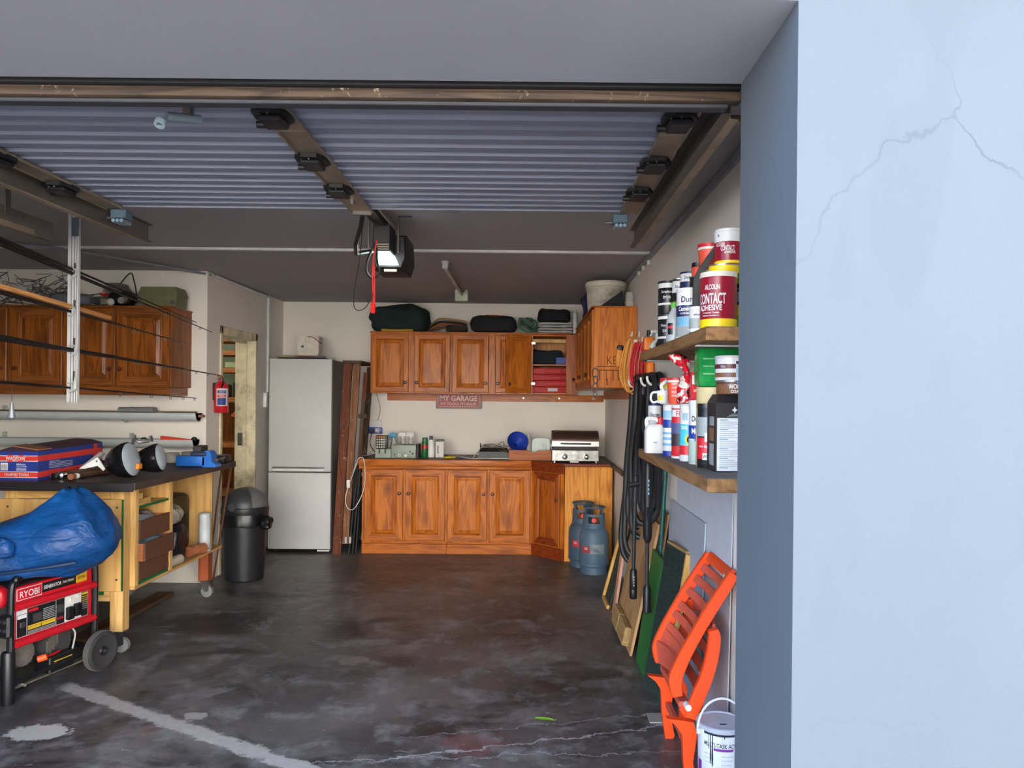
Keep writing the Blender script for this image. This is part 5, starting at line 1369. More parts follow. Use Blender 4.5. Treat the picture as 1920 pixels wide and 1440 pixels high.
B().tube([(0.0, 0.05, 0.20), (0.02, 0.03, 0.235), (0.05, 0.02, 0.215), (0.09, 0.06, 0.22)], 0.009, 7, smooth=3).link('mount', m_dsteel, hl)
for p in ((0.02, 0.03, 0.235), (0.10, 0.06, 0.23), (0.09, 0.09, 0.215)):
    B().cyl(p, (p[0], p[1], p[2] + 0.022), 0.010, n=6).link('nut', m_steel, hl)
vi = thing('bench_vice', 'bright blue bench vice bolted to the far end of the bench', 'vice', (-2.245, 5.15, ZB))
m_vb = pm('blue vice enamel', (28, 104, 188), 0.4, dirt=0.2)
B().box(-0.145, 0.06, -0.045, 0.045, 0.004, 0.075, 0.008, 2).link('slide', m_vb, vi)
B().box(-0.04, 0.07, -0.06, 0.06, 0.0755, 0.105, 0.008).link('body', pm('dark vice body', (40, 56, 84), 0.5), vi)
B().box(-0.02, 0.035, -0.06, 0.06, 0.1055, 0.145, 0.005).link('jaw', m_gap, vi)
B().prism([(0.04, 0.1), (0.04, 0.0), (0.135, 0.0), (0.13, 0.02), (0.105, 0.035), (0.10, 0.09), (0.085, 0.11), (0.06, 0.112)], -0.045, 0.045, 'y').link('moving_jaw', m_vb, vi)
B().tube([(0.145, -0.06, 0.05), (0.145, 0.07, 0.06)], 0.008, 8).link('bar', m_steel, vi)
for k, (x, y, h, r_) in enumerate(((-2.56, 5.42, 0.055, 0.05), (-2.445, 5.44, 0.062, 0.052))):
    t = thing('screw_jar', ['clear jar of screws behind the vice, nearer the small box', 'clear jar of screws behind the vice, nearer the doorway'][k], 'jar', (x, y, ZB), group='jars on the bench')
    B().lathe([(r_ * 0.9, 0), (r_, 0.004), (r_, h), (r_ * 0.9, h + 0.004)], 18).link('body', pm('cloudy jar', (170, 164, 150), 0.2, alpha=0.8), t)
    B().lathe([(r_ * 1.02, h), (r_ * 1.02, h + 0.016), (r_ * 0.95, h + 0.018)], 18).link('lid', m_dust, t)
sb = thing('small_carton', 'small pale carton with a turquoise corner behind the spotlights', 'box', (-2.66, 5.32, ZB))
B().box(-0.05, 0.045, -0.05, 0.05, 0, 0.085, 0.003).link('body', pm('pale carton', (186, 178, 160), 0.7), sb)
B().box(-0.051, 0.0, -0.0515, -0.0505, 0.045, 0.083).link('turquoise_print', pm('turquoise print', (90, 176, 164), 0.6), sb)
bc = thing('drill_case', 'low black tool case at the far end of the bench by the doorway', 'case', (-2.245, 5.47, ZB))
B().box(-0.065, 0.07, -0.07, 0.08, 0, 0.055, 0.012, 2).link('body', m_black, bc)
B().box(-0.065, 0.07, -0.045, -0.02, 0.0555, 0.062, 0.002).link('label_strip', pm('grey green strip', (88, 100, 88), 0.6), bc)
B().cyl((-0.005, -0.0705, 0.025), (-0.005, -0.074, 0.025), 0.01, n=10).link('red_dot', m_red, bc)

# ---------------------------------------------------------------- generator with its blue cover
ge = thing('generator', 'red and black petrol generator on wheels under a blue cover', 'generator', (-2.45, 3.57, 0), rz=-0.245)
m_gr_ = pm('generator red', (186, 24, 36), 0.35, dirt=0.15)
m_gb = pm('generator black tube', (20, 20, 22), 0.4)
GL, GW = 0.50, 0.46
for x in (0.0, -GW):
    b = B().tube([(x, 0, 0.03), (x, 0, 0.20), (x, 0, 0.52), (x, 0.02, 0.575), (x, 0.07, 0.592), (x, GL - 0.05, 0.592), (x, GL, 0.56), (x, GL, 0.20), (x, GL, 0.10)], 0.0165, 10, smooth=5)
    b.link('frame_tube', m_gb, ge)
    B().tube([(x, 0.0, 0.085), (x, GL, 0.105)], 0.013, 8).link('base_tube', m_gb, ge)
for y, z in ((0.0, 0.10), (GL, 0.115), (0.04, 0.582), (GL - 0.04, 0.582)):
    B().tube([(0, y, z), (-GW, y, z)], 0.0135, 8).link('cross_tube', m_gb, ge)
for x in (0.0, -GW):
    B().lathe([(0.028, 0), (0.030, 0.01), (0.030, 0.24), (0.026, 0.25)], 14, c=(x, -0.012, 0)).link('rubber_leg', m_gb, ge)
B().box(-0.03, 0.035, -0.045, -0.012, 0.32, 0.43, 0.01).link('handle_knuckle', m_gb, ge)
for z in (0.36, 0.40):
    for x in (-0.012, 0.018):
        B().cyl((x, -0.0455, z), (x, -0.053, z), 0.008, n=8).link('bolt', m_dsteel, ge)
B().box(-0.40, -0.024, 0.03, GL - 0.03, 0.30, 0.545, 0.01).link('control_box', m_gap, ge)
B().box(-0.024, 0.0, 0.022, GL - 0.02, 0.285, 0.545, 0.002).link('side_panel', m_gr_, ge)
for z in (0.275, 0.452):
    B().tube([(0.010, 0.018, z), (0.010, GL - 0.012, z)], 0.019, 10).link('red_bar', m_gr_, ge)
fx = lambda y, z: face_M((0.0012, y, z), (0, 1, 0), (0, 0, 1))
def plate(y0, y1, z0, z1, m, n, d=0.0008):
    return B().box(0.0, d, y0, y1, z0, z1).link(n, m, ge)
plate(0.030, 0.170, 0.478, 0.535, m_cw, 'brand_plate_edge', 0.0009)
plate(0.033, 0.168, 0.481, 0.532, m_gr_, 'brand_plate', 0.0013)
plate(0.170, 0.375, 0.486, 0.534, m_black, 'name_plate', 0.0012)
plate(0.375, 0.445, 0.486, 0.536, pm('amber print', (206, 160, 30), 0.5), 'output_plate', 0.0013)
text('RYOBI', 0.108, 0.032, m_cw, ge, M=face_M((0.0018, 0.100, 0.505), (0, 1, 0), (0, 0, 1)), bold=0.01)
text('GENERATOR', 0.105, 0.018, m_cw, ge, M=face_M((0.0018, 0.232, 0.510), (0, 1, 0), (0, 0, 1)), bold=0.02)
text('RG-7900K', 0.068, 0.012, m_cw, ge, M=face_M((0.0018, 0.330, 0.511), (0, 1, 0), (0, 0, 1)), bold=0.01)
text('6500W MAX', 0.055, 0.018, m_black, ge, M=face_M((0.0019, 0.410, 0.512), (0, 1, 0), (0, 0, 1)), bold=0.01)
plate(0.030, 0.455, 0.298, 0.430, m_cw, 'label_edge', 0.0008)
plate(0.032, 0.085, 0.300, 0.408, m_black, 'switch_label', 0.0012)
plate(0.088, 0.252, 0.300, 0.428, m_black, 'data_label', 0.0012)
plate(0.255, 0.305, 0.300, 0.428, m_black, 'warning_label', 0.0012)
plate(0.308, 0.408, 0.300, 0.428, m_cw, 'socket_label', 0.0012)
plate(0.411, 0.453, 0.300, 0.428, m_black, 'caution_label', 0.0012)
m_yp = pm('yellow print', (204, 170, 40), 0.5)
for (y0, y1, z0, z1, m) in ((0.094, 0.150, 0.408, 0.422, m_gr_), (0.092, 0.248, 0.336, 0.343, m_yp), (0.092, 0.165, 0.322, 0.334, m_yp), (0.17, 0.248, 0.322, 0.334, m_yp), (0.413, 0.451, 0.414, 0.424, m_yp), (0.12, 0.17, 0.352, 0.392, m_gap), (0.258, 0.302, 0.36, 0.40, m_gap)):
    plate(y0, y1, z0, z1, m, 'print_patch', 0.0016)
for k in range(7):
    plate(0.178, 0.244, 0.402 - 0.0085 * k, 0.405 - 0.0085 * k, m_grcab, 'print_line', 0.0016)
    plate(0.415, 0.449, 0.402 - 0.0105 * k, 0.405 - 0.0105 * k, m_yp if k < 3 else m_grcab, 'print_line', 0.0016)
for k in range(3):
    plate(0.094, 0.248, 0.304 + 0.005 * k, 0.306 + 0.005 * k, m_grcab, 'print_line', 0.0016)
    plate(0.262 + 0.013 * k, 0.271 + 0.013 * k, 0.325, 0.336, m_gr_, 'print_patch', 0.0016)
B().box(0.001, 0.010, 0.045, 0.072, 0.345, 0.372, 0.002).link('rocker_switch', pm('switch', (60, 50, 54), 0.4), ge)
B().box(0.0008, 0.0022, 0.034, 0.083, 0.388, 0.406).link('switch_heading', m_cw, ge)
for y, r_, z in ((0.345, 0.013, 0.405), (0.383, 0.009, 0.412)):
    B().cyl((0.001, y, z), (0.014, y, z), r_, n=14).link('breaker', pm('cream button', (206, 198, 178), 0.4), ge)
for y, z in ((0.330, 0.345), (0.378, 0.352)):
    B().box(0.001, 0.024, y - 0.020, y + 0.020, z - 0.036, z + 0.030, 0.005, 2).link('socket_cover', m_gb, ge)
# engine and alternator below
m_alu = pm('dirty cast alloy', (120, 114, 106), 0.55, 0.5, var=0.3, dirt=0.5, scale=18)
B().cyl((-0.04, 0.30, 0.19), (-0.32, 0.30, 0.19), 0.088, n=20).link('alternator', m_gap, ge)
for k in range(6):
    B().box(-0.045, -0.03, 0.235 + 0.012 * k, 0.240 + 0.012 * k, 0.13 + 0.012 * k, 0.22 + 0.010 * k).link('cooling_fin', m_alu, ge)
B().soft(-0.30, -0.04, 0.03, 0.20, 0.12, 0.30, 0.02, 4, 50, 8, 14, False).link('engine_block', m_alu, ge)
B().cyl((-0.03, 0.10, 0.20), (-0.06, 0.10, 0.20), 0.06, n=18).link('recoil_cover', m_alu, ge)
B().cyl((-0.01, 0.16, 0.155), (0.02, 0.185, 0.165), 0.0165, n=12).link('oil_cap', pm('orange cap', (226, 84, 26), 0.45), ge)
B().tube([(0.0, 0.185, 0.16), (-0.01, 0.25, 0.152), (-0.02, 0.30, 0.155)], 0.006, 7, smooth=3).link('red_lead', m_red, ge)
B().tube([(-0.02, 0.375, 0.13), (-0.01, 0.385, 0.22), (-0.02, 0.36, 0.26)], 0.0045, 6, smooth=4).link('fuel_line', m_grcab, ge)
B().box(-0.10, 0.0, 0.22, 0.37, 0.06, 0.145, 0.006).link('battery', m_black, ge)
plate(0.245, 0.355, 0.102, 0.108, m_yp, 'battery_print', 0.0016)
plate(0.245, 0.355, 0.114, 0.118, m_yp, 'battery_print', 0.0016)
B().box(-0.42, -0.01, 0.0, GL, 0.052, 0.060, 0.002).link('base_plate', pm('dusty plate', (104, 98, 84), 0.7, dirt=0.5), ge)
B().tube([(-0.02, 0.05, 0.075), (0.0, 0.085, 0.055)], 0.008, 7).link('drain_stub', m_alu, ge)
B().soft(-0.43, -0.03, -0.04, 0.04, 0.44, 0.56, 0.0, 4, 1, 8, 3, False).link('tank_end', m_gr_, ge)
# wheel
def gwheel(x):
    M = Matrix.Translation((x, GL - 0.02, 0.103)) @ Matrix.Rotation(pi / 2, 4, 'Y')
    w = B().lathe([(0.066, -0.018), (0.086, -0.026), (0.098, -0.022), (0.103, -0.012), (0.1045, 0.0), (0.103, 0.012), (0.098, 0.022), (0.086, 0.026), (0.066, 0.018)], 36, M=M).link('tyre', pm('grey black rubber', (46, 44, 44), 0.75), ge)
    for z in (-0.010, 0.0, 0.010):
        B().lathe([(0.1022, z - 0.0035), (0.1062, z - 0.002), (0.1062, z + 0.002), (0.1022, z + 0.0035)], 36, M=M).link('tread_rib', pm('worn tread', (88, 84, 80), 0.8), w)
    B().lathe([(0.010, -0.022), (0.022, -0.020), (0.030, -0.010), (0.064, -0.008), (0.0665, -0.018), (0.0665, 0.018), (0.064, 0.008), (0.030, 0.010), (0.022, 0.026), (0.010, 0.028)], 24, M=M).link('rim', m_black, w)
    B().cyl((x + 0.02, GL - 0.02, 0.103), (x + 0.034, GL - 0.02, 0.103), 0.010, n=10).link('hub_nut', m_dsteel, w)
gwheel(0.062); gwheel(-GW - 0.055)

# blue cover draped over the top
cv = thing('blue_cover', 'crumpled bright blue nylon cover heaped on top of the generator', 'cover', (-2.5, 3.83, 0.56))
ringspec = [(0.612, -2.96, -2.33, 0.20), (0.575, -3.02, -2.255, 0.235), (0.60, -3.02, -2.185, 0.25), (0.66, -2.98, -2.115, 0.265), (0.72, -2.88, -2.090, 0.26), (0.78, -2.77, -2.092, 0.245), (0.83, -2.64, -2.115, 0.215), (0.88, -2.51, -2.15, 0.175), (0.93, -2.44, -2.205, 0.13), (0.97, -2.40, -2.25, 0.085), (0.995, -2.37, -2.29, 0.045)]
rs = []
N = 72
for z, xa, xb, ry in ringspec:
    cx, rx = (xa + xb) / 2, (xb - xa) / 2
    ring = []
    for k in range(N):
        a = 2 * pi * k / N
        p = Vector((cx + rx * math.copysign(abs(cos(a)) ** 0.85, cos(a)), 3.84 + ry * sin(a), z + 0.01 * sin(5 * a)))
        ring.append(p)
    rs.append(ring)
# finer rings in between, then folds
fine = []
for i in range(len(rs) - 1):
    for q in range(4):
        t = q / 4
        fine.append([rs[i][k].lerp(rs[i + 1][k], t) for k in range(N)])
fine.append(rs[-1])
for ring in fine:
    for p in ring:
        n1 = noise.noise(Vector((p.x * 3.2 + p.z * 2.5, p.y * 3.2, p.z * 5.5 - p.x * 2.5)))
        n2 = noise.noise(Vector((p.x * 9 + p.z * 7, p.y * 9, p.z * 12 - p.x * 6)))
        n3 = abs(noise.noise(Vector((p.x * 6 - 3, p.y * 6 + 2, p.z * 8 + p.x * 5))))
        c = Vector((-2.5, 3.84, p.z))
        d = (p - c); d.normalize()
        p += d * (0.030 * n1 + 0.012 * n2 - 0.035 * n3 + 0.012)
        p.y = min(p.y, 4.12)
b = B().rings([[tuple(p) for p in r] for r in fine])
m_tarp, nt, bs = base_mat('blue nylon cover', 0.5)
v = coords(nt)
nt.links.new(ramp(nt, noise_n(nt, v, 5, 6), [(0.3, lin((3, 50, 98))), (0.7, lin((6, 76, 140)))]), bs.inputs['Base Color'])
bump(nt, bs, mth(nt, 'ADD', noise_n(nt, coords(nt, (1, 1, 2)), 7, 4, 0.5, 1.2), mth(nt, 'MULTIPLY', noise_n(nt, v, 26, 4), 0.25)), 0.55, 0.03)
LW(b, 'fabric', m_tarp, cv, ang=180)
LW(B().tube([(-2.17, 3.62, 0.665), (-2.32, 3.575, 0.645), (-2.52, 3.555, 0.62), (-2.75, 3.56, 0.60)], 0.009, 7, smooth=4), 'hem_cord', pm('dark hem', (8, 40, 74), 0.6), cv)
fl = B().soft(-2.66, -2.44, 3.52, 3.60, 0.70, 0.80, 0.02, 3, 77, 8, 10, False)
LW(fl, 'turned_fold', m_tarp, cv, ang=180)

# plank on the floor under the bench
tag(B().box(-2.72, -2.60, 4.45, 5.55, 0.0, 0.022, 0.002).link('floor_plank', wood('dark old plank', (104, 78, 54), (74, 54, 38), 'Y', rough=0.8)), 'dark old plank lying on the floor under the workbench', 'plank')
tag(B().box(-2.52, -2.47, 4.62, 4.66, 0.0, 0.05, 0.002).link('timber_block', m_pt), 'small pale timber block on the floor under the bench', 'block')

# bin
bi = thing('swing_bin', 'black swing-top bin with its liner showing, between bench and fridge', 'bin', (-2.265, 6.06, 0))
m_bin = pm('matt black plastic bin', (32, 33, 36), 0.4)
B().lathe([(0.140, 0), (0.150, 0.01), (0.160, 0.20), (0.172, 0.47), (0.174, 0.515)], 36).link('body', m_bin, bi)
m_bag = pm('shiny black bin bag', (14, 14, 16), 0.38)
lb = B()
rs = []
for i, (z, r0) in enumerate(((0.440, 0.186), (0.455, 0.190), (0.49, 0.184), (0.515, 0.182), (0.535, 0.180))):
    rs.append([((r0 + 0.008 * noise.noise(Vector((cos(a) * 5, sin(a) * 5, z * 9)))) * cos(a), (r0 + 0.008 * noise.noise(Vector((cos(a) * 7, sin(a) * 7, z * 9)))) * sin(a), z + (0.016 * noise.noise(Vector((cos(a) * 3, sin(a) * 3, 2))) if i < 2 else 0)) for a in [2 * pi * k / 60 for k in range(60)]])
lb.rings(rs, False, False)
lb.link('liner', m_bag, bi, ang=180)
B().soft(0.165, 0.245, -0.14, -0.03, 0.415, 0.52, 0.015, 3, 60, 6, 18, False).link('liner_corner', m_bag, bi)
B().lathe([(0.184, 0.536), (0.186, 0.540), (0.184, 0.585), (0.178, 0.592), (0.172, 0.592)], 36).link('collar', m_bin, bi)
dm = B().lathe([(0.176 * cos(t) , 0.592 + 0.150 * sin(t)) for t in [pi / 2 * k / 10 for k in range(11)]], 36).link('dome_lid', pm('grey black lid', (54, 55, 58), 0.45), bi)
fp = B().rings([[(0.180 * cos(e) * cos(a), 0.180 * cos(e) * sin(a), 0.592 + 0.1545 * sin(e)) for e in [pi / 2 * q / 8 for q in range(9)]] for a in [radians(-52) + radians(96) * k / 12 for k in range(13)]], False, False)
fp.link('swing_flap', pm('worn grey flap', (98, 98, 98), 0.5), dm)
B().cyl((-0.04, -0.183, 0.60), (-0.04, -0.17, 0.60), 0.03, n=16).link('pivot', pm('grey black lid', (54, 55, 58), 0.45), dm)
# sticks leaning in the corner behind the bench end
for k, (x, y, x2, y2, h) in enumerate(((-2.46, 5.80, -2.38, 5.86, 0.90), (-2.41, 5.78, -2.30, 5.86, 0.94))):
    cable('wooden_stick', ['shorter wooden stick leaning behind the bench end', 'longer wooden stick leaning behind the bench end'][k], [(x, y, 0.0), (x2, y2, h)], 0.008, m_dbr, 'stick', sm=0)

# fire extinguisher on the side wall next to the doorway
fe = thing('fire_extinguisher', 'red fire extinguisher with a printed label hung beside the doorway', 'extinguisher', (-2.455, 6.03, 1.345))
m_fe = pm('extinguisher red', (190, 22, 34), 0.3, coat=0.3)
B().lathe([(0.050, 0), (0.054, 0.006), (0.054, 0.205), (0.048, 0.228), (0.030, 0.246), (0.018, 0.252), (0.018, 0.262)], 26).link('cylinder', m_fe, fe)
h = B().box(-0.014, 0.014, -0.018, 0.018, 0.2625, 0.285, 0.003)
h.link('valve', m_dsteel, fe)
B().tube([(0, 0.012, 0.288), (0.0, -0.03, 0.300), (0, -0.062, 0.296)], 0.006, 6).link('lever', m_fe, fe)
B().tube([(0, 0.012, 0.279), (0.0, -0.03, 0.276), (0, -0.066, 0.270)], 0.006, 6).link('lever', m_fe, fe)
B().box(-0.0645, -0.0545, -0.02, 0.02, 0.10, 0.24, 0.002).link('wall_bracket', m_gap, fe)
def wrap(par, R, z0, z1, a0, a1, m, n='label_wrap', off=0.0008, k=14, par_c=(0, 0)):
    rs = []
    for i in range(k + 1):
        a = a0 + (a1 - a0) * i / k
        rs.append([((R + o) * cos(a) + par_c[0], (R + o) * sin(a) + par_c[1], z) for o, z in ((0.0001, z0), (off, z0), (off, z1), (0.0001, z1))])
    return B().rings(rs).link(n, m, par)
wrap(fe, 0.054, 0.055, 0.195, radians(-110), radians(-10), m_cw)
for z0, z1, m in ((0.155, 0.180, m_cb), (0.122, 0.146, m_cr), (0.062, 0.118, m_cb)):
    wrap(fe, 0.0549, z0, z1, radians(-100), radians(-30), m, 'label_print', 0.0006)
text('CO2 DCP', 0.045, 0.016, m_cw, fe, R=0.0556, a0=radians(-64), z=0.168)
text('FIRE', 0.04, 0.014, m_cw, fe, R=0.0556, a0=radians(-64), z=0.134)
B().tube([(0.0, -0.0, 0.255), (0.03, -0.04, 0.235), (0.02, -0.058, 0.20)], 0.007, 7, smooth=4).link('hose', m_black, fe)

# switch by the fridge
sw = thing('light_switch', 'white double light switch box on the side wall by the fridge, below the conduit', 'switch', (XL + 0.0005, 7.22, 1.375))
B().box(0, 0.034, -0.05, 0.075, 0, 0.140, 0.005, 2).link('box', m_white, sw)
for z in (0.03, 0.08):
    B().box(0.0345, 0.040, -0.02, 0.03, z, z + 0.03, 0.003).link('rocker', pm('grey rocker', (150, 146, 138), 0.4), sw)

# room beyond the doorway: shelf unit with odds and ends
su = thing('store_shelves', 'brown timber shelf unit seen through the doorway', 'shelf unit', (-3.15, 7.85, 0))
m_su = wood('orange brown shelf timber', (178, 108, 56), (138, 80, 38), 'X', rough=0.6)
for x in (-0.55, 0.35):
    B().box(x, x + 0.05, -0.2, 0.2, 0, 2.15, 0.002).link('upright', m_dz, su)
for z in (0.45, 0.95, 1.42, 1.72, 1.90, 2.04):
    B().box(-0.498, 0.348, -0.2, 0.2, z, z + 0.045, 0.002).link('shelf', m_su, su)
B().box(-0.498, 0.348, 0.18, 0.2, 0.0, 1.41).link('back_board', m_dz, su)
tag(B().box(-3.02, -2.86, 7.70, 7.90, 1.466, 1.62, 0.01).link('black_box', m_black), 'black box on the store shelf beyond the doorway', 'box')
tag(B().box(-3.30, -3.10, 7.70, 7.90, 1.466, 1.60, 0.01).link('olive_box', m_olive), 'olive box on the store shelf beyond the doorway', 'box')
tag(B().box(-3.10, -2.95, 7.68, 7.82, 1.7655, 1.83, 0.01).link('pale_green_box', pm('pale green box', (150, 160, 120), 0.6)), 'pale green box on an upper store shelf beyond the doorway', 'box')
cable('orange_hanger', 'orange plastic hanger on the store shelf front beyond the doorway', [(-3.0, 7.64, 1.28), (-2.93, 7.64, 1.33), (-2.86, 7.64, 1.285), (-3.0, 7.64, 1.275)], 0.010, pm('orange plastic', (226, 92, 32), 0.5), 'hanger', sm=2)
vz = thing('face_shield', 'clear curved face shield hanging just inside the doorway', 'face shield', (-2.80, 6.55, 1.12))
B().rings([[(0.10 * cos(a) * s, 0.10 * sin(a) * s, z) for a in [radians(-150) + radians(200) * k / 12 for k in range(13)]] for z, s in ((0.0, 0.85), (0.08, 1.0), (0.15, 0.85), (0.19, 0.5))], False, False).link('visor', pm('blue green visor', (96, 128, 130), 0.1, alpha=0.9), vz)
B().tube([(0.0, 0.05, 0.18), (0.0, 0.10, 0.26), (-0.02, 0.30, 0.27)], 0.006, 6).link('strap', m_gap, vz)
# ---------------------------------------------------------------- right side: paint shelves
m_shf = wood('weathered shelf plank', (150, 112, 72), (110, 78, 48), 'Y', knots=0.5, rough=0.7)
m_shtop = pm('dusty shelf top', (108, 100, 96), 0.85, dirt=0.5)
ZU_, ZL_ = 1.72, 1.235
def shelf(label, z, y0, y1):
    t = thing('paint_shelf', label, 'shelf', (0.70, (y0 + y1) / 2, z - 0.046))
    yl = (y1 - y0) / 2
    B().box(-0.122, 0.127, -yl, yl, 0, 0.044, 0.003).link('plank', m_shf, t)
    B().box(-0.119, 0.127, -yl + 0.003, yl - 0.003, 0.0442, 0.0455).link('dusty_top', m_shtop, t)
    for y in (-yl + 0.20, yl - 0.14):
        B().box(-0.110, 0.128, y - 0.012, y + 0.012, -0.006, -0.0005, 0.001).box(0.122, 0.1285, y - 0.012, y + 0.012, -0.22, -0.006, 0.001).link('bracket', pm('white bracket', (206, 210, 212), 0.4), t)
    return t
shelf('upper plank shelf of paint tins on the side wall near the opening', ZU_, 2.395, 3.77)
shelf('lower plank shelf of paint tins on the side wall near the opening', ZL_, 2.36, 3.80)

m_navy = pm('navy label', (26, 38, 84), 0.4); m_wlab = pm('white label', (214, 216, 216), 0.4)
m_tin = pm('tin metal', (170, 172, 172), 0.3, 0.9); m_dkred = pm('dark red label', (142, 14, 40), 0.35)
m_yel = pm('yellow label', (230, 200, 24), 0.4); m_sky = pm('sky print', (110, 168, 204), 0.45)
m_blkl = pm('black label', (24, 24, 28), 0.35); m_org = pm('orange red tub', (226, 84, 56), 0.45)
m_cyan = pm('cyan label', (66, 186, 208), 0.4); m_redl = pm('red label', (200, 36, 46), 0.4); m_gry = pm('grey print', (150, 160, 160), 0.5)
m_blu = pm('royal blue label', (30, 58, 146), 0.4); m_brw = pm('brown label', (124, 84, 54), 0.45)

def can(name, label, x, y, z, r, h, body, bands=(), texts=(), lid=None, cat='tin', taper=1.0, lidh=0.012, group=None, rim=True, handle=False):
    t = thing(name, label, cat, (x, y, z), group=group)
    face = math.atan2(-y, -x)
    rr = lambda q: r * (taper + (1 - taper) * q / h)
    B().lathe([(rr(0) * 0.97, 0), (rr(0), 0.003), (rr(h), h - 0.002), (rr(h) * 0.97, h)], 30).link('body', body, t)
    for z0, z1, m in bands:
        B().lathe([(rr(z0) + 0.0001, z0), (rr(z0) + 0.0007, z0 + 0.0002), (rr(z1) + 0.0007, z1 - 0.0002), (rr(z1) + 0.0001, z1)], 30).link('label_band', m, t)
    if rim:
        B().lathe([(rr(h) - 0.002, h - 0.004), (rr(h) + 0.0022, h - 0.003), (rr(h) + 0.0022, h + 0.001), (rr(h) - 0.002, h + 0.002)], 30).link('rim', lid or m_tin, t)
    if lid:
        B().lathe([(rr(h) * 0.99, h + 0.0001), (rr(h) + 0.001, h + 0.002), (rr(h) + 0.001, h + lidh), (rr(h) * 0.93, h + lidh + 0.001), (rr(h) * 0.90, h + lidh - 0.003)], 30).link('lid', lid, t)
    for body_, w, hh, zz, off, m in texts:
        text(body_, w, hh, m, t, R=rr(zz) + 0.0008, a0=face + off, z=zz, bold=0.02)
    if handle:
        a = face + pi / 2
        B().tube([((r + 0.003) * cos(a + q) , (r + 0.003) * sin(a + q), h * 0.86 - 0.03 * sin(q)) for q in [pi * k / 10 for k in range(11)]], 0.0025, 6).link('wire_handle', m_white, t)
    return t

# upper shelf
can('adhesive_tin', 'big dark red and yellow tin lettered CONTACT ADHESIVE on the upper shelf', 0.643, 2.50, ZU_, 0.060, 0.172, m_dkred,
    [(0.002, 0.030, m_yel)], [('ALCOLIN', 0.052, 0.017, 0.134, -0.35, m_wlab), ('CONTACT', 0.100, 0.036, 0.096, -0.42, m_wlab), ('ADHESIVE', 0.084, 0.019, 0.066, -0.50, m_wlab), ('Professional Contact', 0.06, 0.006, 0.050, -0.45, m_wlab), ('Adhesive Kontakgom', 0.06, 0.006, 0.040, -0.45, m_wlab)], lid=pm('white plastic lid', (216, 212, 198), 0.4), lidh=0.014)
can('yellow_tin', 'flat yellow tin lying between the two dark red adhesive tins', 0.664, 2.515, ZU_ + 0.1875, 0.050, 0.026, m_yel, cat='tin', rim=True)
can('small_adhesive_tin', 'smaller dark red tin with a white upper band, topmost on the yellow tin', 0.680, 2.52, ZU_ + 0.216, 0.046, 0.112, m_dkred,
    [(0.075, 0.112, m_wlab), (0.002, 0.012, m_yel)], [('ALCOLIN', 0.034, 0.013, 0.066, -0.62, m_wlab), ('CONTACT', 0.046, 0.018, 0.052, -0.05, m_wlab), ('ADHESIVE', 0.036, 0.009, 0.038, 0.1, m_wlab), ('A', 0.010, 0.010, 0.096, -0.75, m_blu)], lid=m_wlab, lidh=0.006)
for k in range(2):
    can('patterned_tin', ['lower green and yellow patterned tin tucked behind the big adhesive tin', 'upper green and yellow patterned tin tucked behind the big adhesive tin'][k], 0.762, 2.56, ZU_ + 0.146 * k, 0.058, 0.140, m_blkl,
        [(0.01, 0.05, pm('lime print', (150, 180, 60), 0.5)), (0.05, 0.085, pm('yellow print band', (214, 190, 60), 0.5)), (0.095, 0.13, m_gry)], group='patterned tins on the upper shelf')
can('white_tub', 'small white tub with a grey picture at the foot of the big adhesive tin', 0.604, 2.625, ZU_, 0.030, 0.082, m_wlab, [(0.012, 0.048, m_gry)], [('silicone', 0.030, 0.008, 0.060, 0.0, m_navy)], lid=m_wlab, lidh=0.006)
can('cement_tin', 'white and navy tin lettered Cement on the upper shelf with a house picture', 0.632, 2.90, ZU_, 0.048, 0.182, m_wlab,
    [(0.082, 0.126, m_navy), (0.046, 0.081, m_sky), (0.006, 0.045, m_gry)], [('Duram', 0.074, 0.023, 0.148, 0.12, m_navy), ('Cement Prime', 0.098, 0.017, 0.112, 0.12, m_wlab), ('WATER-BASED ADHESIVE', 0.080, 0.007, 0.094, 0.08, m_wlab), ('house', 0.03, 0.012, 0.03, 0.25, m_wlab)], lid=m_wlab, lidh=0.010)
can('support_tin', 'plain grey tin under the small white and navy tin on the upper shelf', 0.70, 3.10, ZU_, 0.052, 0.205, m_gry)
can('small_navy_tin', 'small white and navy tin stacked on a grey tin behind the cement tin', 0.672, 3.06, ZU_ + 0.2075, 0.042, 0.072, m_wlab, [(0.004, 0.036, m_navy)], [('Duram', 0.046, 0.013, 0.052, -0.1, m_navy)], lid=m_navy, lidh=0.004)
can('black_varnish_tin', 'dark brown tin with an orange-marked cap between the cement tin and the red tub', 0.700, 3.00, ZU_, 0.044, 0.255, pm('dark brown tin', (40, 32, 30), 0.4), [(0.10, 0.20, m_blkl)])
can('dark_bottle', 'dark bottle with an orange and black cap on top of the brown tin', 0.690, 3.00, ZU_ + 0.2575, 0.026, 0.040, m_org, lid=m_blkl, lidh=0.014)
can('tall_grey_tin', 'tall grey metal tin under the orange red tub', 0.690, 2.79, ZU_, 0.036, 0.243, m_tin)
can('orange_tub', 'tapered orange red tub on the tall grey tin next to the dark bottle', 0.682, 2.785, ZU_ + 0.2455, 0.044, 0.086, m_org, [(0.074, 0.086, m_wlab)], lid=m_redl, lidh=0.010, taper=0.78)
gn = thing('sealant_gun', 'dark grey sealant gun standing slanted between the cement tin and the adhesive tin', 'sealant gun', (0.628, 2.71, ZU_))
m_gun = pm('dark grey gun metal', (66, 66, 68), 0.45, 0.3)
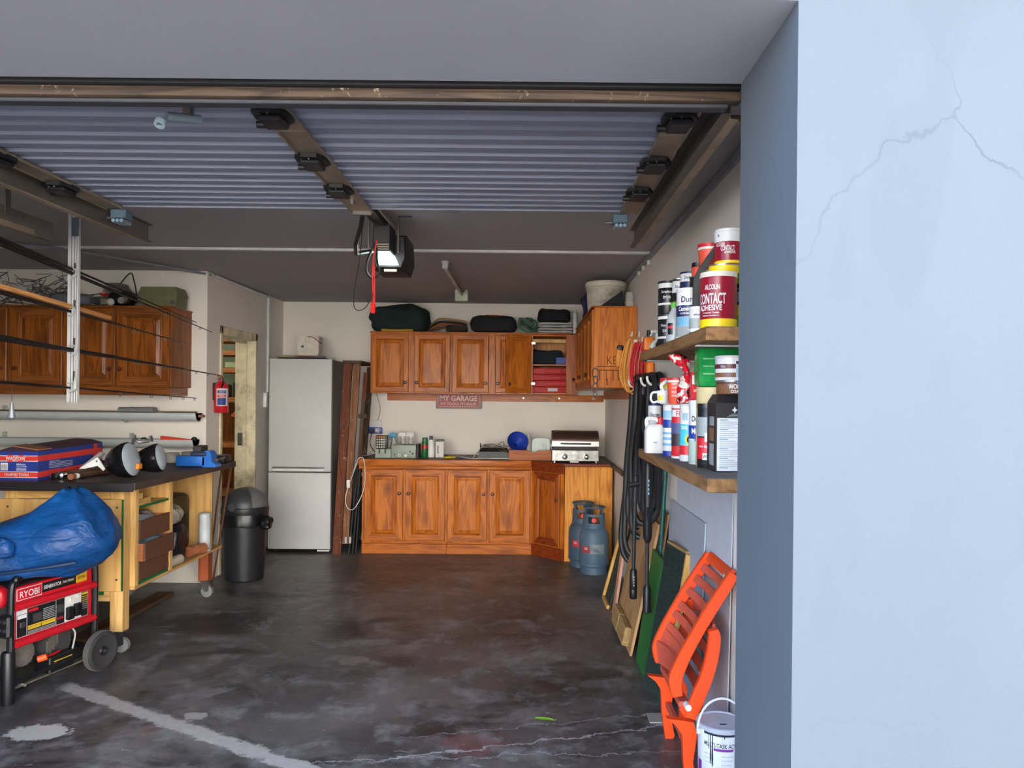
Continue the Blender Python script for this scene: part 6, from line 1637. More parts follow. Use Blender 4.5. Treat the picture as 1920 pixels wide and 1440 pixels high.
B().rings([[(p[0] + sx * w, 0.0 + sy * 0.008, p[1]) for sx, sy in ((-1, -1), (1, -1), (1, 1), (-1, 1))] for p, w in (((-0.012, 0.0), 0.012), ((-0.010, 0.20), 0.013), ((0.012, 0.245), 0.013), ((0.065, 0.325), 0.010))]).link('frame', m_gun, gn)
B().tube([(-0.005, 0, 0.20), (0.022, 0.0, 0.13), (0.018, 0, 0.09)], 0.005, 6).link('trigger', m_gun, gn)
can('slim_black_tin', 'slim white and black tin behind the grey spray bottle', 0.662, 3.24, ZU_, 0.028, 0.285, m_blkl, [(0.225, 0.275, m_wlab), (0.14, 0.17, m_redl)], [('Dura', 0.028, 0.012, 0.25, -0.1, m_navy)])
for k in range(2):
    can('black_paint_tin', ['lower black and white tin at the far end of the upper shelf', 'upper black and white tin at the far end of the upper shelf'][k], 0.650, 3.42, ZU_ + 0.152 * k, 0.046, 0.146, m_blkl,
        [(0.118, 0.140, m_wlab) if k else (0.128, 0.142, m_wlab), (0.04, 0.05, m_wlab)], [('Durashield', 0.050, 0.011, 0.100, -0.15, m_wlab), ('DS20', 0.034, 0.012, 0.075, -0.15, m_wlab)], lid=m_blkl, lidh=0.004, group='black tins on the upper shelf')
sb_ = thing('grey_squeeze_bottle', 'grey bottle with sloped shoulders and a green and red cap at the upper shelf edge', 'bottle', (0.612, 3.09, ZU_))
B().lathe([(0.028, 0), (0.031, 0.004), (0.031, 0.085), (0.024, 0.115), (0.013, 0.135), (0.012, 0.142)], 22).link('body', pm('pale grey plastic', (168, 176, 180), 0.35), sb_)
B().lathe([(0.015, 0.142), (0.014, 0.162), (0.008, 0.168)], 14).link('green_cap', pm('bright green cap', (90, 176, 60), 0.4), sb_)
B().box(0.004, 0.032, -0.014, 0.010, 0.130, 0.176, 0.006).link('red_trigger', m_redl, sb_)
fa = math.atan2(-3.09, -0.612)
wrap(sb_, 0.031, 0.03, 0.078, fa - 0.9, fa - 0.1, m_blkl)
wrap(sb_, 0.0316, 0.056, 0.066, fa - 0.9, fa - 0.1, m_redl, 'label_print')
wrap(sb_, 0.031, 0.02, 0.075, fa + 0.45, fa + 1.0, m_gap, 'side_print')
tg_ = thing('trigger_sprayer', 'white trigger spray head lying on the far end of the upper shelf', 'sprayer', (0.628, 3.60, ZU_))
B().tube([(-0.02, 0, 0.010), (-0.012, 0, 0.03), (0.004, 0, 0.055), (0.006, 0, 0.085)], [0.016, 0.012, 0.009, 0.009], 8, smooth=3).link('neck', m_clip, tg_)
B().box(-0.028, 0.022, -0.012, 0.012, 0.083, 0.098, 0.004).link('head', m_clip, tg_)
B().tube([(-0.020, 0, 0.084), (-0.030, 0, 0.068)], 0.004, 6).link('trigger', m_clip, tg_)
tag(B().soft(0.60, 0.66, 3.44, 3.50, ZU_, ZU_ + 0.035, 0.006, 3, 5, 6, 20).link('black_lump', m_blkl), 'small black lump of tape beside the trigger sprayer', 'tape')

# lower shelf
eb = thing('tall_carton', 'tall black carton with a white instruction panel on the lower shelf', 'box', (0.735, 2.57, ZL_))
B().box(-0.078, 0.075, 0, 0.125, 0, 0.240, 0.002).link('body', pm('black carton', (34, 32, 34), 0.5), eb)
B().rings([[(-0.078, 0.0, 0.2405), (0.075, 0.0, 0.2405), (0.075, 0.125, 0.2405), (-0.078, 0.125, 0.2405)], [(-0.066, 0.03, 0.268), (0.066, 0.03, 0.268), (0.066, 0.10, 0.268), (-0.066, 0.10, 0.268)]]).link('flap', pm('black carton', (34, 32, 34), 0.5), eb)
B().box(-0.074, 0.0745, -0.0012, -0.0001, 0.004, 0.186).link('white_panel', m_wlab, eb)
text('eco', 0.040, 0.018, pm('green lettering', (108, 176, 70), 0.5), eb, M=FRONT(0.040, -0.0010, 0.213), bold=0.0)
B().rings([[(-0.014 + 0.010 * cos(a) * (1 if k % 2 == 0 else 0.45), y, 0.214 + 0.012 * sin(a) * (1 if k % 2 == 0 else 0.45)) for k, a in enumerate([pi / 2 + 2 * pi * q / 8 for q in range(8)])] for y in (-0.0012, -0.0002)]).link('leaf_mark', m_wlab, eb)
for k in range(26):
    w = 0.05 + 0.065 * rnd.random()
    z = 0.178 - k * 0.0066
    B().box(-0.066, -0.066 + (0.03 if k % 5 == 0 else w), -0.0017, -0.0012, z, z + (0.0022 if k % 5 else 0.0030)).link('text_line', pm('teal print', (90, 140, 160), 0.5) if k % 5 == 0 else m_gry, eb)
for k in range(3):
    B().box(-0.04 + 0.006 * k, 0.07, -0.0008, -0.0001, 0.190 + 0.004 * k, 0.1915 + 0.004 * k).link('rule', m_gry, eb)
for z0, z1, m in ((0.02, 0.095, m_gry), (0.105, 0.150, m_brw), (0.158, 0.190, m_gry)):
    B().box(-0.0792, -0.078, 0.03, 0.085, z0, z1).link('side_picture', m, eb)
can('wood_coat_tin', 'wide brown tin with white lettering on top of the black carton', 0.732, 2.632, ZL_ + 0.2690, 0.058, 0.046, m_brw, [(0.034, 0.046, pm('dark brown band', (92, 62, 42), 0.4))], [('WOOD', 0.052, 0.017, 0.026, 0.18, m_wlab), ('COAT', 0.034, 0.011, 0.009, 0.16, m_wlab), ('o', 0.016, 0.006, 0.040, 0.32, m_sky)])
can('white_label_tin', 'small white tin with a brown and blue label stacked on the brown tin', 0.722, 2.632, ZL_ + 0.3172, 0.053, 0.080, m_wlab, [(0.040, 0.056, pm('maroon band', (92, 42, 46), 0.4)), (0.010, 0.026, m_brw)], [('Glu', 0.018, 0.008, 0.048, -0.5, m_wlab), ('O', 0.010, 0.012, 0.018, -0.1, m_blu)], lid=m_wlab, lidh=0.005)
t = bpy.data.objects['white_label_tin']
fa = math.atan2(-2.632, -0.722)
wrap(t, 0.0538, 0.008, 0.066, fa + 0.35, fa + 1.1, pm('pale blue label', (176, 200, 220), 0.5), 'back_label')
for k in range(5):
    wrap(t, 0.0546, 0.014 + 0.008 * k, 0.017 + 0.008 * k, fa + 0.4, fa + 1.0, m_gry, 'print_line', 0.0004, 8)
wrap(t, 0.0546, 0.056, 0.066, fa + 0.35, fa + 1.1, pm('maroon band', (92, 42, 46), 0.4), 'label_head', 0.0004, 8)
can('cream_tub', 'cream coloured tub under the green wrapped packet', 0.700, 2.79, ZL_, 0.060, 0.295, pm('cream tub', (206, 190, 142), 0.5), rim=False)
gp = thing('green_packet', 'bright green shiny wrapped packet on the cream tub', 'packet', (0.715, 2.79, ZL_ + 0.296))
B().soft(-0.075, 0.085, -0.03, 0.05, 0, 0.150, 0.004, 14, 61, 9, 22).link('wrap', pm('green film', (20, 142, 66), 0.25, var=0.25, scale=40), gp)
for k in range(3):
    B().box(-0.060, 0.05, -0.0345, -0.031, 0.045 + 0.028 * k, 0.052 + 0.028 * k, 0.001).link('print_line', pm('pale green print', (110, 190, 130), 0.4), gp)
can('layer_paint_tin', 'tall tin with a black lid and red lower half next to the black carton', 0.670, 2.745, ZL_, 0.036, 0.222, m_blkl, [(0.032, 0.110, m_redl), (0.115, 0.185, m_gry)], [('one layer', 0.044, 0.012, 0.078, -0.25, m_wlab), ('White', 0.030, 0.014, 0.042, 0.0, m_blkl)], lid=m_blkl, lidh=0.012)
t = bpy.data.objects['layer_paint_tin']; fa = math.atan2(-2.745, -0.670)
wrap(t, 0.0365, 0.030, 0.054, fa - 0.45, fa + 0.6, m_wlab, 'white_bubble'); 
wrap(t, 0.0365, 0.096, 0.128, fa - 0.25, fa + 0.5, m_wlab, 'white_bubble')
can('matt_paint_tin', 'tall white and navy tin with a sage green foot on the lower shelf', 0.672, 2.895, ZL_, 0.036, 0.232, m_wlab, [(0.098, 0.150, m_blu), (0.004, 0.094, pm('sage print', (164, 184, 172), 0.5))], [('Duram', 0.056, 0.022, 0.175, 0.05, m_navy), ('Matt', 0.044, 0.022, 0.128, -0.15, m_wlab), ('9', 0.008, 0.012, 0.094, -0.35, m_blu)], lid=m_wlab, lidh=0.014)
can('seal_it_tin', 'tall white and cyan tin with a yellow badge on the lower shelf', 0.662, 3.03, ZL_, 0.033, 0.222, m_wlab, [(0.066, 0.150, m_cyan), (0.026, 0.064, m_redl)], [('SEAL IT', 0.046, 0.014, 0.136, -0.25, m_wlab), ('lll', 0.02, 0.03, 0.18, -0.4, m_sky)], lid=m_wlab, lidh=0.010)
t = bpy.data.objects['seal_it_tin']; fa = math.atan2(-3.03, -0.662)
B().rings([[((0.0345 + o) * cos(fa + 0.12 + 0.45 * cos(a)), (0.0345 + o) * sin(fa + 0.12 + 0.45 * cos(a)), 0.088 + 0.021 * sin(a)) for a in [2 * pi * k / 20 for k in range(20)]] for o in (-0.0006, 0.0006)]).link('yellow_badge', m_yel, t)
B().rings([[((0.0352 + o) * cos(fa + 0.12 + 0.28 * cos(a)), (0.0352 + o) * sin(fa + 0.12 + 0.28 * cos(a)), 0.088 + 0.014 * sin(a)) for a in [2 * pi * k / 16 for k in range(16)]] for o in (-0.0004, 0.0006)]).link('black_badge', m_blkl, t)
can('fix_paint_tin', 'tall red tin with a white lid and dark picture on the lower shelf', 0.658, 3.175, ZL_, 0.034, 0.215, m_redl, [(0.052, 0.105, pm('dark picture', (52, 40, 46), 0.5)), (0.105, 0.150, pm('blue picture', (78, 84, 132), 0.5)), (0.176, 0.206, m_wlab), (0.0, 0.010, m_wlab)], [('FIX', 0.036, 0.024, 0.190, 0.05, m_redl)], lid=m_wlab, lidh=0.012)
can('blue_band_tin', 'tall white tin with a royal blue band and blue foot next to the white jug', 0.648, 3.32, ZL_, 0.034, 0.215, m_wlab, [(0.124, 0.160, m_blu), (0.0, 0.022, m_blu), (0.165, 0.200, pm('pale blue print', (140, 184, 214), 0.5)), (0.095, 0.105, m_sky), (0.070, 0.082, m_sky), (0.045, 0.056, m_sky)], lid=m_wlab, lidh=0.010)
jg = thing('white_jug', 'white plastic jug with a moulded handle and red cap on the lower shelf', 'jug', (0.605, 3.48, ZL_))
sup = lambda w, d, z: [(w * math.copysign(abs(cos(a)) ** 0.55, cos(a)), d * math.copysign(abs(sin(a)) ** 0.55, sin(a)), z) for a in [2 * pi * k / 28 for k in range(28)]]
B().rings([sup(0.044, 0.034, 0.0), sup(0.047, 0.036, 0.006), sup(0.047, 0.036, 0.105), sup(0.040, 0.030, 0.125), sup(0.030, 0.020, 0.134)]).link('body', pm('milky white plastic', (212, 214, 212), 0.4), jg)
B().tube([(-0.034, 0, 0.115), (-0.038, 0, 0.145), (-0.030, 0, 0.160), (0.0, 0, 0.158), (0.018, 0, 0.146), (0.028, 0, 0.125)], 0.0105, 8, smooth=4).link('handle', pm('milky white plastic', (212, 214, 212), 0.4), jg)
B().lathe([(0.016, 0.128), (0.017, 0.134), (0.017, 0.164), (0.014, 0.167)], 16, c=(0.026, 0, 0)).link('red_cap', m_redl, jg)
text('WAX', 0.018, 0.008, m_navy, jg, M=FRONT(-0.004, -0.0368, 0.050))
B().box(0.0465, 0.0485, -0.02, 0.02, 0.03, 0.09, 0.001).link('side_label', m_yel, jg)
for k, (x, y) in enumerate(((0.635, 3.66), (0.700, 3.58))):
    can('white_paint_pot', ['white pot with a navy lid behind the white jug', 'white pot half hidden between the jug and the blue-banded tin'][k], x, y, ZL_, 0.032, 0.222, m_wlab, [(0.03, 0.10, m_gry)], [('Duram', 0.046, 0.018, 0.175, 0.0, m_navy)], lid=m_navy if k == 0 else m_wlab, lidh=0.006)
# second layer standing on the lower tins
ZL2 = ZL_ + 0.2275
can('red_yellow_tin', 'red-lidded yellow and white tin standing on the blue-banded tin', 0.640, 3.325, ZL2, 0.040, 0.098, m_wlab, [(0.07, 0.098, m_yel), (0.03, 0.05, m_org)], lid=m_redl, lidh=0.018, rim=False)
can('orange_pail', 'orange tapered pail with a white rim standing on the tall red tin', 0.640, 3.165, ZL2 + 0.002, 0.040, 0.104, m_org, [(0.092, 0.104, m_wlab)], [('KEEP LID', 0.04, 0.008, 0.085, 0, m_wlab), ('CLOSED', 0.04, 0.008, 0.070, 0, m_wlab), ('POLYFILLA', 0.04, 0.010, 0.05, 0, m_wlab), ('INTERIOR', 0.04, 0.007, 0.035, 0, m_wlab)], lid=m_redl, lidh=0.006, taper=0.8)
mg = thing('white_cup', 'white plastic cup with a looped handle and yellow label in front of the orange pail', 'cup', (0.600, 3.265, ZL2 + 0.0045))
B().lathe([(0.020, 0), (0.022, 0.003), (0.026, 0.055), (0.024, 0.055), (0.020, 0.006)], 20).link('body', m_wlab, mg)
B().tube([(-0.024, 0, 0.048), (-0.045, 0, 0.045), (-0.052, 0, 0.022), (-0.042, 0, 0.004), (-0.022, 0, 0.008)], 0.005, 7, smooth=4).link('handle', m_wlab, mg)
B().tube([(0.0, -0.02, 0.055), (-0.01, -0.02, 0.075), (0.01, -0.018, 0.095), (0.024, -0.01, 0.10)], 0.008, 7, smooth=4).link('spout', m_wlab, mg)
fa = math.atan2(-3.265, -0.60)
wrap(mg, 0.0235, 0.012, 0.035, fa - 0.8, fa + 0.1, m_yel)
bg = thing('filler_bag', 'red black and white plastic bag twisted shut on top of the cyan tin', 'bag', (0.640, 2.985, ZL_ + 0.2345))
b = B()
rs = []
for z, w, d, ox in ((0, 0.030, 0.026, 0.0), (0.01, 0.034, 0.03, 0.0), (0.06, 0.033, 0.03, 0.0), (0.10, 0.024, 0.022, 0.004), (0.122, 0.009, 0.009, 0.006), (0.135, 0.014, 0.013, 0.0), (0.165, 0.034, 0.020, -0.018), (0.185, 0.036, 0.018, -0.034), (0.195, 0.020, 0.010, -0.04)):
    rs.append([(ox + w * cos(a) * (1 + 0.12 * sin(5 * a + z * 60)), d * sin(a) * (1 + 0.12 * cos(4 * a)), z) for a in [2 * pi * k / 26 for k in range(26)]])
b.rings(rs)
m_bagm, nt, bs = base_mat('printed red black bag', 0.25)
v = coords(nt)
nt.links.new(ramp(nt, noise_n(nt, v, 26, 2, 0.4, 0.8), [(0.0, lin((20, 20, 24))), (0.40, lin((20, 20, 24))), (0.42, lin((196, 24, 40))), (0.58, lin((196, 24, 40))), (0.60, lin((206, 200, 188))), (1, lin((206, 200, 188)))], 'CONSTANT'), bs.inputs['Base Color'])
bump(nt, bs, noise_n(nt, v, 60, 3), 0.4, 0.01)
b.link('film', m_bagm, bg, ang=180)
text('1kg', 0.020, 0.010, m_wlab, bg, R=0.0355, a0=math.atan2(-2.985, -0.64), z=0.022)
rbx = thing('red_packet', 'upright red and white packet standing on the sage-footed tin', 'packet', (0.662, 2.905, ZL_ + 0.2485))
B().box(-0.020, 0.026, -0.02, 0.02, 0, 0.108, 0.003).link('body', m_redl, rbx)
B().box(-0.018, 0.024, -0.0208, -0.0201, 0.060, 0.095).link('white_panel', m_wlab, rbx)
text('5kg', 0.022, 0.012, m_blkl, rbx, M=FRONT(0.003, -0.0212, 0.078)); text('GROUT', 0.030, 0.010, m_wlab, rbx, M=FRONT(0.003, -0.0206, 0.035))

# ---------------------------------------------------------------- hooks, cables, hose on the side wall
def coil(name, label, loc, m, rx, rz, n, r, seed, hooks=True, squeeze=0.45):
    t = thing(name, label, 'cable', loc)
    for k in range(n):
        r2 = random.Random(seed + k)
        ox, oy = r2.uniform(-0.02, 0.02), (k - n / 2) * r * 1.3 * 0.6
        a_ = rx * r2.uniform(0.55, 1.05); zz = rz * r2.uniform(0.9, 1.03)
        pts = []
        for q in range(14):
            a = 2 * pi * q / 14
            wz = 0.5 - 0.5 * cos(a)              # 0 at the top, 1 at the bottom
            pts.append((ox * 2 + a_ * sin(a) * (0.45 + 0.75 * wz), oy + r2.uniform(-1, 1) * r * 0.8, -zz * wz))
        B().tube(pts, r, 6, closed=True, smooth=3).link('turn', m, t)
    return t
m_oc = pm('orange brown flex', (222, 152, 66), 0.5)
c1 = coil('orange_extension_cable', 'thick hank of orange brown extension cable hung on hooks at the key cupboard', (0.760, 5.20, 1.900), m_oc, 0.070, 0.365, 17, 0.0055, 200)
for x in (-0.03, 0.02):
    B().tube([(x, 0.06, 0.02), (x, 0.0, 0.03), (x, -0.055, 0.02), (x, -0.065, 0.05)], 0.005, 6).link('hook', m_white, c1)
B().tube([(-0.07, -0.02, -0.10), (-0.078, -0.03, -0.25), (-0.04, -0.03, -0.36), (0.0, -0.02, -0.37), (0.02, -0.02, -0.30)], 0.0052, 6, smooth=4).link('loose_end', m_oc, c1)
B().box(-0.012, 0.01, -0.045, -0.02, -0.06, 0.0, 0.004).link('white_tie', m_white, c1)
c2 = coil('red_extension_cable', 'hank of bright red extension cable hung behind the orange brown one', (0.775, 5.02, 1.865), pm('red flex', (204, 40, 50), 0.45), 0.045, 0.31, 10, 0.006, 300)
B().tube([(0.0, 0.05, 0.012), (0.0, -0.05, 0.012), (0.0, -0.06, 0.035)], 0.005, 6).link('hook', m_white, c2)
ht = thing('orange_clamp', 'orange and black ratchet clamp hanging behind the red cable near the upper shelf', 'clamp', (0.79, 4.80, 1.60))
B().box(-0.035, 0.03, -0.03, 0.03, 0.20, 0.285, 0.010, 2).link('upper_grip', pm('clamp orange', (230, 122, 24), 0.45), ht)
B().cyl((0.0, 0, 0.29), (0.0, 0, 0.33), 0.014, n=12).link('cap', m_black, ht)
B().box(-0.006, 0.016, -0.008, 0.008, -0.04, 0.20, 0.002).link('bar', m_black, ht)
B().soft(-0.02, 0.035, -0.03, 0.03, 0.03, 0.13, 0.006, 4, 3, 6, 12, False).link('lower_grip', pm('clamp orange', (230, 122, 24), 0.45), ht)
B().soft(-0.025, 0.035, -0.03, 0.03, -0.05, 0.03, 0.006, 4, 4, 6, 12, False).link('pad', m_black, ht)
og = thing('orange_tool', 'orange and black hand tool hung on the cupboard end panel beside the orange brown cable', 'tool', (0.690, 5.535, 1.72))
B().soft(-0.02, 0.03, -0.02, 0.02, 0, 0.14, 0.006, 4, 6, 6, 12, False).link('grip', pm('amber grip', (226, 142, 30), 0.5), og)
B().soft(-0.016, 0.03, -0.022, 0.022, 0.125, 0.165, 0.004, 4, 7, 6, 12, False).link('black_head', m_black, og)

m_hose = pm('black rubber hose', (28, 30, 34), 0.55)
hs = thing('pressure_hose', 'thick black pressure washer hose looped over a white hook on the side wall', 'hose', (0.765, 4.75, 1.60))
B().box(0.035, 0.064, -0.36, 0.36, -0.03, 0.012, 0.004).link('hook_rail', m_white, hs)
for y in (0.42, -0.12, -0.36):
    B().tube([(0.05, y, -0.02), (-0.02, y, -0.03), (-0.045, y, -0.01), (-0.05, y, 0.02)], 0.008, 7, smooth=3).link('hook', m_white, hs)
loops = [(0.52, 0.06, -1.22, 0.34, 0.0), (0.44, -0.04, -1.16, 0.24, -0.022), (0.34, -0.14, -0.95, 0.14, 0.018), (0.24, -0.24, -1.00, 0.05, -0.02), (0.14, -0.32, -0.90, -0.02, 0.012), (0.02, -0.42, -0.80, -0.20, -0.012), (-0.10, -0.47, -0.84, -0.30, 0.02)]
for k, (ya, yb, zb, yc, ox) in enumerate(loops):
    w = 0.10 - 0.008 * k
    pts = [(ox, (ya + yb) / 2 + 0.03, 0.028), (ox, ya * 0.95, 0.005), (ox - 0.01, ya, -0.25), (ox - 0.05, ya * 0.5 + yc * 0.5, zb * 0.5), (-w * 0.95, yc + 0.03, zb * 0.78), (-w, yc + 0.015, zb * 0.90), (-w * 0.75, yc, zb * 0.975), (-w * 0.30, yc - 0.01, zb), (w * 0.12, yc - 0.02, zb * 0.97), (0.03, yc - 0.03, zb * 0.88), (0.02, yb * 0.5 + yc * 0.5 - 0.02, zb * 0.55), (ox, yb, -0.22), (ox, yb * 0.95, 0.005)]
    B().tube(pts, 0.0185, 9, closed=True, smooth=4).link('loop', m_hose, hs)
l1 = thing('spray_lance', 'black spray lance with a ribbed grip hanging in front of the hose loops', 'lance', (0.628, 4.27, 0.345))
B().tube([(0, 0, 0.15), (0.004, 0, 0.45), (0.012, 0.02, 0.70)], 0.011, 8, smooth=3).link('tube', m_hose, l1)
B().tube([(0.012, 0.02, 0.70), (0.03, 0.10, 0.85), (0.09, 0.34, 1.08), (0.125, 0.46, 1.235), (0.137, 0.50, 1.262)], 0.012, 8, smooth=4).link('supply', m_hose, l1)
B().lathe([(0.018, 0), (0.022, 0.006), (0.022, 0.05), (0.020, 0.055), (0.022, 0.06), (0.021, 0.16), (0.014, 0.17)], 16).link('grip', m_black, l1)
for k in range(4):
    B().box(-0.003, 0.003, -0.0228, -0.0215, 0.075 + 0.016 * k, 0.083 + 0.016 * k).link('mark', m_gry, l1)
B().tube([(-0.03, 0.01, 0.645), (0.03, 0.01, 0.655)], 0.016, 8).link('joint', m_black, l1)
l2 = thing('trigger_lance', 'long black trigger gun lance hanging nearest the grey board', 'lance', (0.655, 3.96, 0.352))
B().tube([(0, 0, 0.15), (0.0, 0, 0.38)], 0.010, 8).link('tube', m_hose, l2)
B().lathe([(0.014, 0), (0.022, 0.006), (0.021, 0.13), (0.012, 0.15)], 14).link('nozzle', m_black, l2)
B().lathe([(0.012, 0.37), (0.024, 0.40), (0.026, 0.48), (0.020, 0.55), (0.024, 0.60), (0.022, 0.78), (0.014, 0.80)], 14).link('gun_body', m_black, l2)
B().tube([(0, -0.02, 0.56), (-0.01, -0.055, 0.50), (-0.01, -0.06, 0.44)], 0.008, 7, smooth=3).link('trigger', m_black, l2)
for k in range(4):
    B().box(-0.003, 0.003, -0.0262, -0.0240, 0.63 + 0.022 * k, 0.642 + 0.022 * k).link('mark', m_sky, l2)
B().tube([(0, 0, 0.80), (0.02, 0.10, 0.95), (0.07, 0.35, 1.12), (0.09, 0.46, 1.235)], 0.014, 8, smooth=4).link('supply', m_hose, l2)

# ---------------------------------------------------------------- boards leaning on the side wall
def lean(name, label, cat, y0, y1, xb, xt, h, t, mats, parts=None):
    """sheet standing on the floor at xb and touching at xt, height h"""
    a = math.atan2(xt - xb, h)
    L = sqrt((xt - xb) ** 2 + h * h)
    o = thing(name, label, cat, (xb, y0, 0.0))
    Mx = Matrix.Rotation(a, 4, 'Y')
    B().box(0, t, 0, y1 - y0, t * math.tan(a) if False else 0.0, L, 0.001, M=Matrix.Translation((0, 0, t * sin(a))) @ Mx).link('sheet' if parts is None else parts, mats, o)
    o['_lean'] = a
    return o, Matrix.Translation((0, 0, t * sin(a))) @ Mx, L
m_plyw = wood('stained plywood sheet', (190, 150, 104), (160, 120, 78), 'Z', scale=0.6, knots=0.35, rough=0.65, ring=0.6)
m_pink = wood('pinkish plank', (206, 158, 132), (178, 128, 104), 'Z', rough=0.7)
m_pal = wood('grey pale plank', (190, 164, 128), (160, 134, 100), 'Z', rough=0.7)
m_dgreen = pm('dark green board', (28, 52, 42), 0.7)
m_green_ = pm('bright green painted board', (16, 108, 44), 0.55)
m_yplank = wood('yellow pine batten', (214, 170, 96), (186, 140, 72), 'Z', rough=0.6)
lean('grey_plank', 'pale grey brown plank standing tall behind the framed dark panel', 'plank', 5.58, 5.68, 0.665, 0.800, 1.05, 0.018, m_pal)
lean('thin_strip', 'narrow pale strip leaning between the gas cylinder and the framed panel', 'strip', 5.70, 5.735, 0.640, 0.80, 0.62, 0.014, m_pal)
o, Mx, L = lean('framed_panel', 'dark green panel in a yellow pine frame leaning on the wall', 'panel', 5.26, 5.53, 0.600, 0.745, 0.56, 0.010, m_dgreen)
B().box(-0.018, 0.012, 0.275, 0.305, 0, L, 0.002, M=Mx).link('frame_rail', m_yplank, o)
B().box(-0.018, 0.012, 0.0, 0.2745, -0.0, 0.028, 0.002, M=Mx).link('frame_rail', m_yplank, o)
lean('pink_plank', 'tall pinkish plank leaning on the wall behind the hose', 'plank', 5.09, 5.19, 0.615, 0.790, 1.34, 0.018, m_pink)
o, Mx, L = lean('plywood_sheet', 'stained plywood sheet with two pine blocks at its foot leaning behind the hose', 'sheet', 4.31, 5.00, 0.615, 0.775, 0.76, 0.016, m_plyw)
m_blk = wood('rough pine block', (170, 140, 92), (136, 106, 64), 'Y', rough=0.8)
B().box(-0.042, -0.001, 0.36, 0.60, 0.02, 0.135, 0.003, M=Mx).link('pine_block', m_blk, o)
B().box(-0.042, -0.001, 0.08, 0.34, 0.025, 0.135, 0.003, M=Mx).link('pine_block', m_blk, o)
lean('spare_plywood', 'higher darker plywood offcut behind the stained sheet', 'sheet', 4.18, 4.62, 0.690, 0.806, 0.84, 0.010, wood('dark plywood', (150, 116, 80), (116, 86, 58), 'Z', scale=0.6, rough=0.7))
lean('green_board', 'bright green painted board leaning in front of the grey board', 'board', 3.93, 4.24, 0.642, 0.730, 0.635, 0.016, m_green_)
o, Mx, L = lean('turf_board', 'artificial turf mat on a pine-edged board leaning next to the orange chair', 'board', 3.62, 3.91, 0.674, 0.790, 0.73, 0.020, pm('turf backing', (40, 54, 48), 0.9))
B().box(-0.002, 0.030, -0.022, -0.0005, 0, L, 0.002, M=Mx).link('pine_edge', m_yplank, o)
B().box(0.0, 0.026, 0.0, 0.29, L + 0.0005, L + 0.014, 0.001, M=Mx).link('top_edge', m_blk, o)
tf = B()
rt = random.Random(5)
for k in range(15000):
    y, z = rt.uniform(0.002, 0.288), rt.uniform(0.004, L - 0.004)
    dx, dy, dz = rt.uniform(0.012, 0.022), rt.uniform(-0.006, 0.006), rt.uniform(-0.008, 0.004)
    w = 0.0016
    tf.add([(0, y - w, z), (0, y + w, z), (-dx, y + dy, z + dz)], [(0, 1, 2)], Mx)
m_turf, nt, bs = base_mat('artificial turf', 0.7)
nt.links.new(ramp(nt, noise_n(nt, coords(nt, rnd_off=False), 70, 3), [(0.3, lin((60, 80, 70))), (0.7, lin((112, 134, 120)))]), bs.inputs['Base Color'])
x = tf.link('turf_pile', m_turf, o, ang=180); x['kind'] = 'stuff'
o.rotation_euler = (0, 0, 0.13)
lean('grey_board', 'large thin grey blue board standing flat against the wall under the paint shelves', 'board', 3.35, 4.16, 0.782, 0.812, 0.93, 0.008, pm('grey blue board', (168, 178, 190), 0.5, var=0.05))
lean('wall_board', 'tall white panel standing behind the grey blue board', 'panel', 2.95, 4.02, 0.806, 0.824, 1.12, 0.004, pm('pale painted panel', (196, 202, 210), 0.55, var=0.04))
gpo = thing('green_pole', 'dark green tool handle leaning on the wall beside the hose', 'pole', (0.735, 4.20, 0))
B().cyl((0.0, 0, 0.012), (0.068, 0.02, 1.20), 0.013, n=12).link('handle', pm('dark green handle', (14, 84, 76), 0.4), gpo)
B().lathe([(0.010, 0.0), (0.017, 0.003), (0.016, 0.02)], 10).link('ferrule', m_black, gpo)
B().cyl((0.038, 0.011, 0.66), (0.041, 0.012, 0.72), 0.0165, n=12).link('sleeve', pm('dark green sleeve', (10, 66, 60), 0.5), gpo)

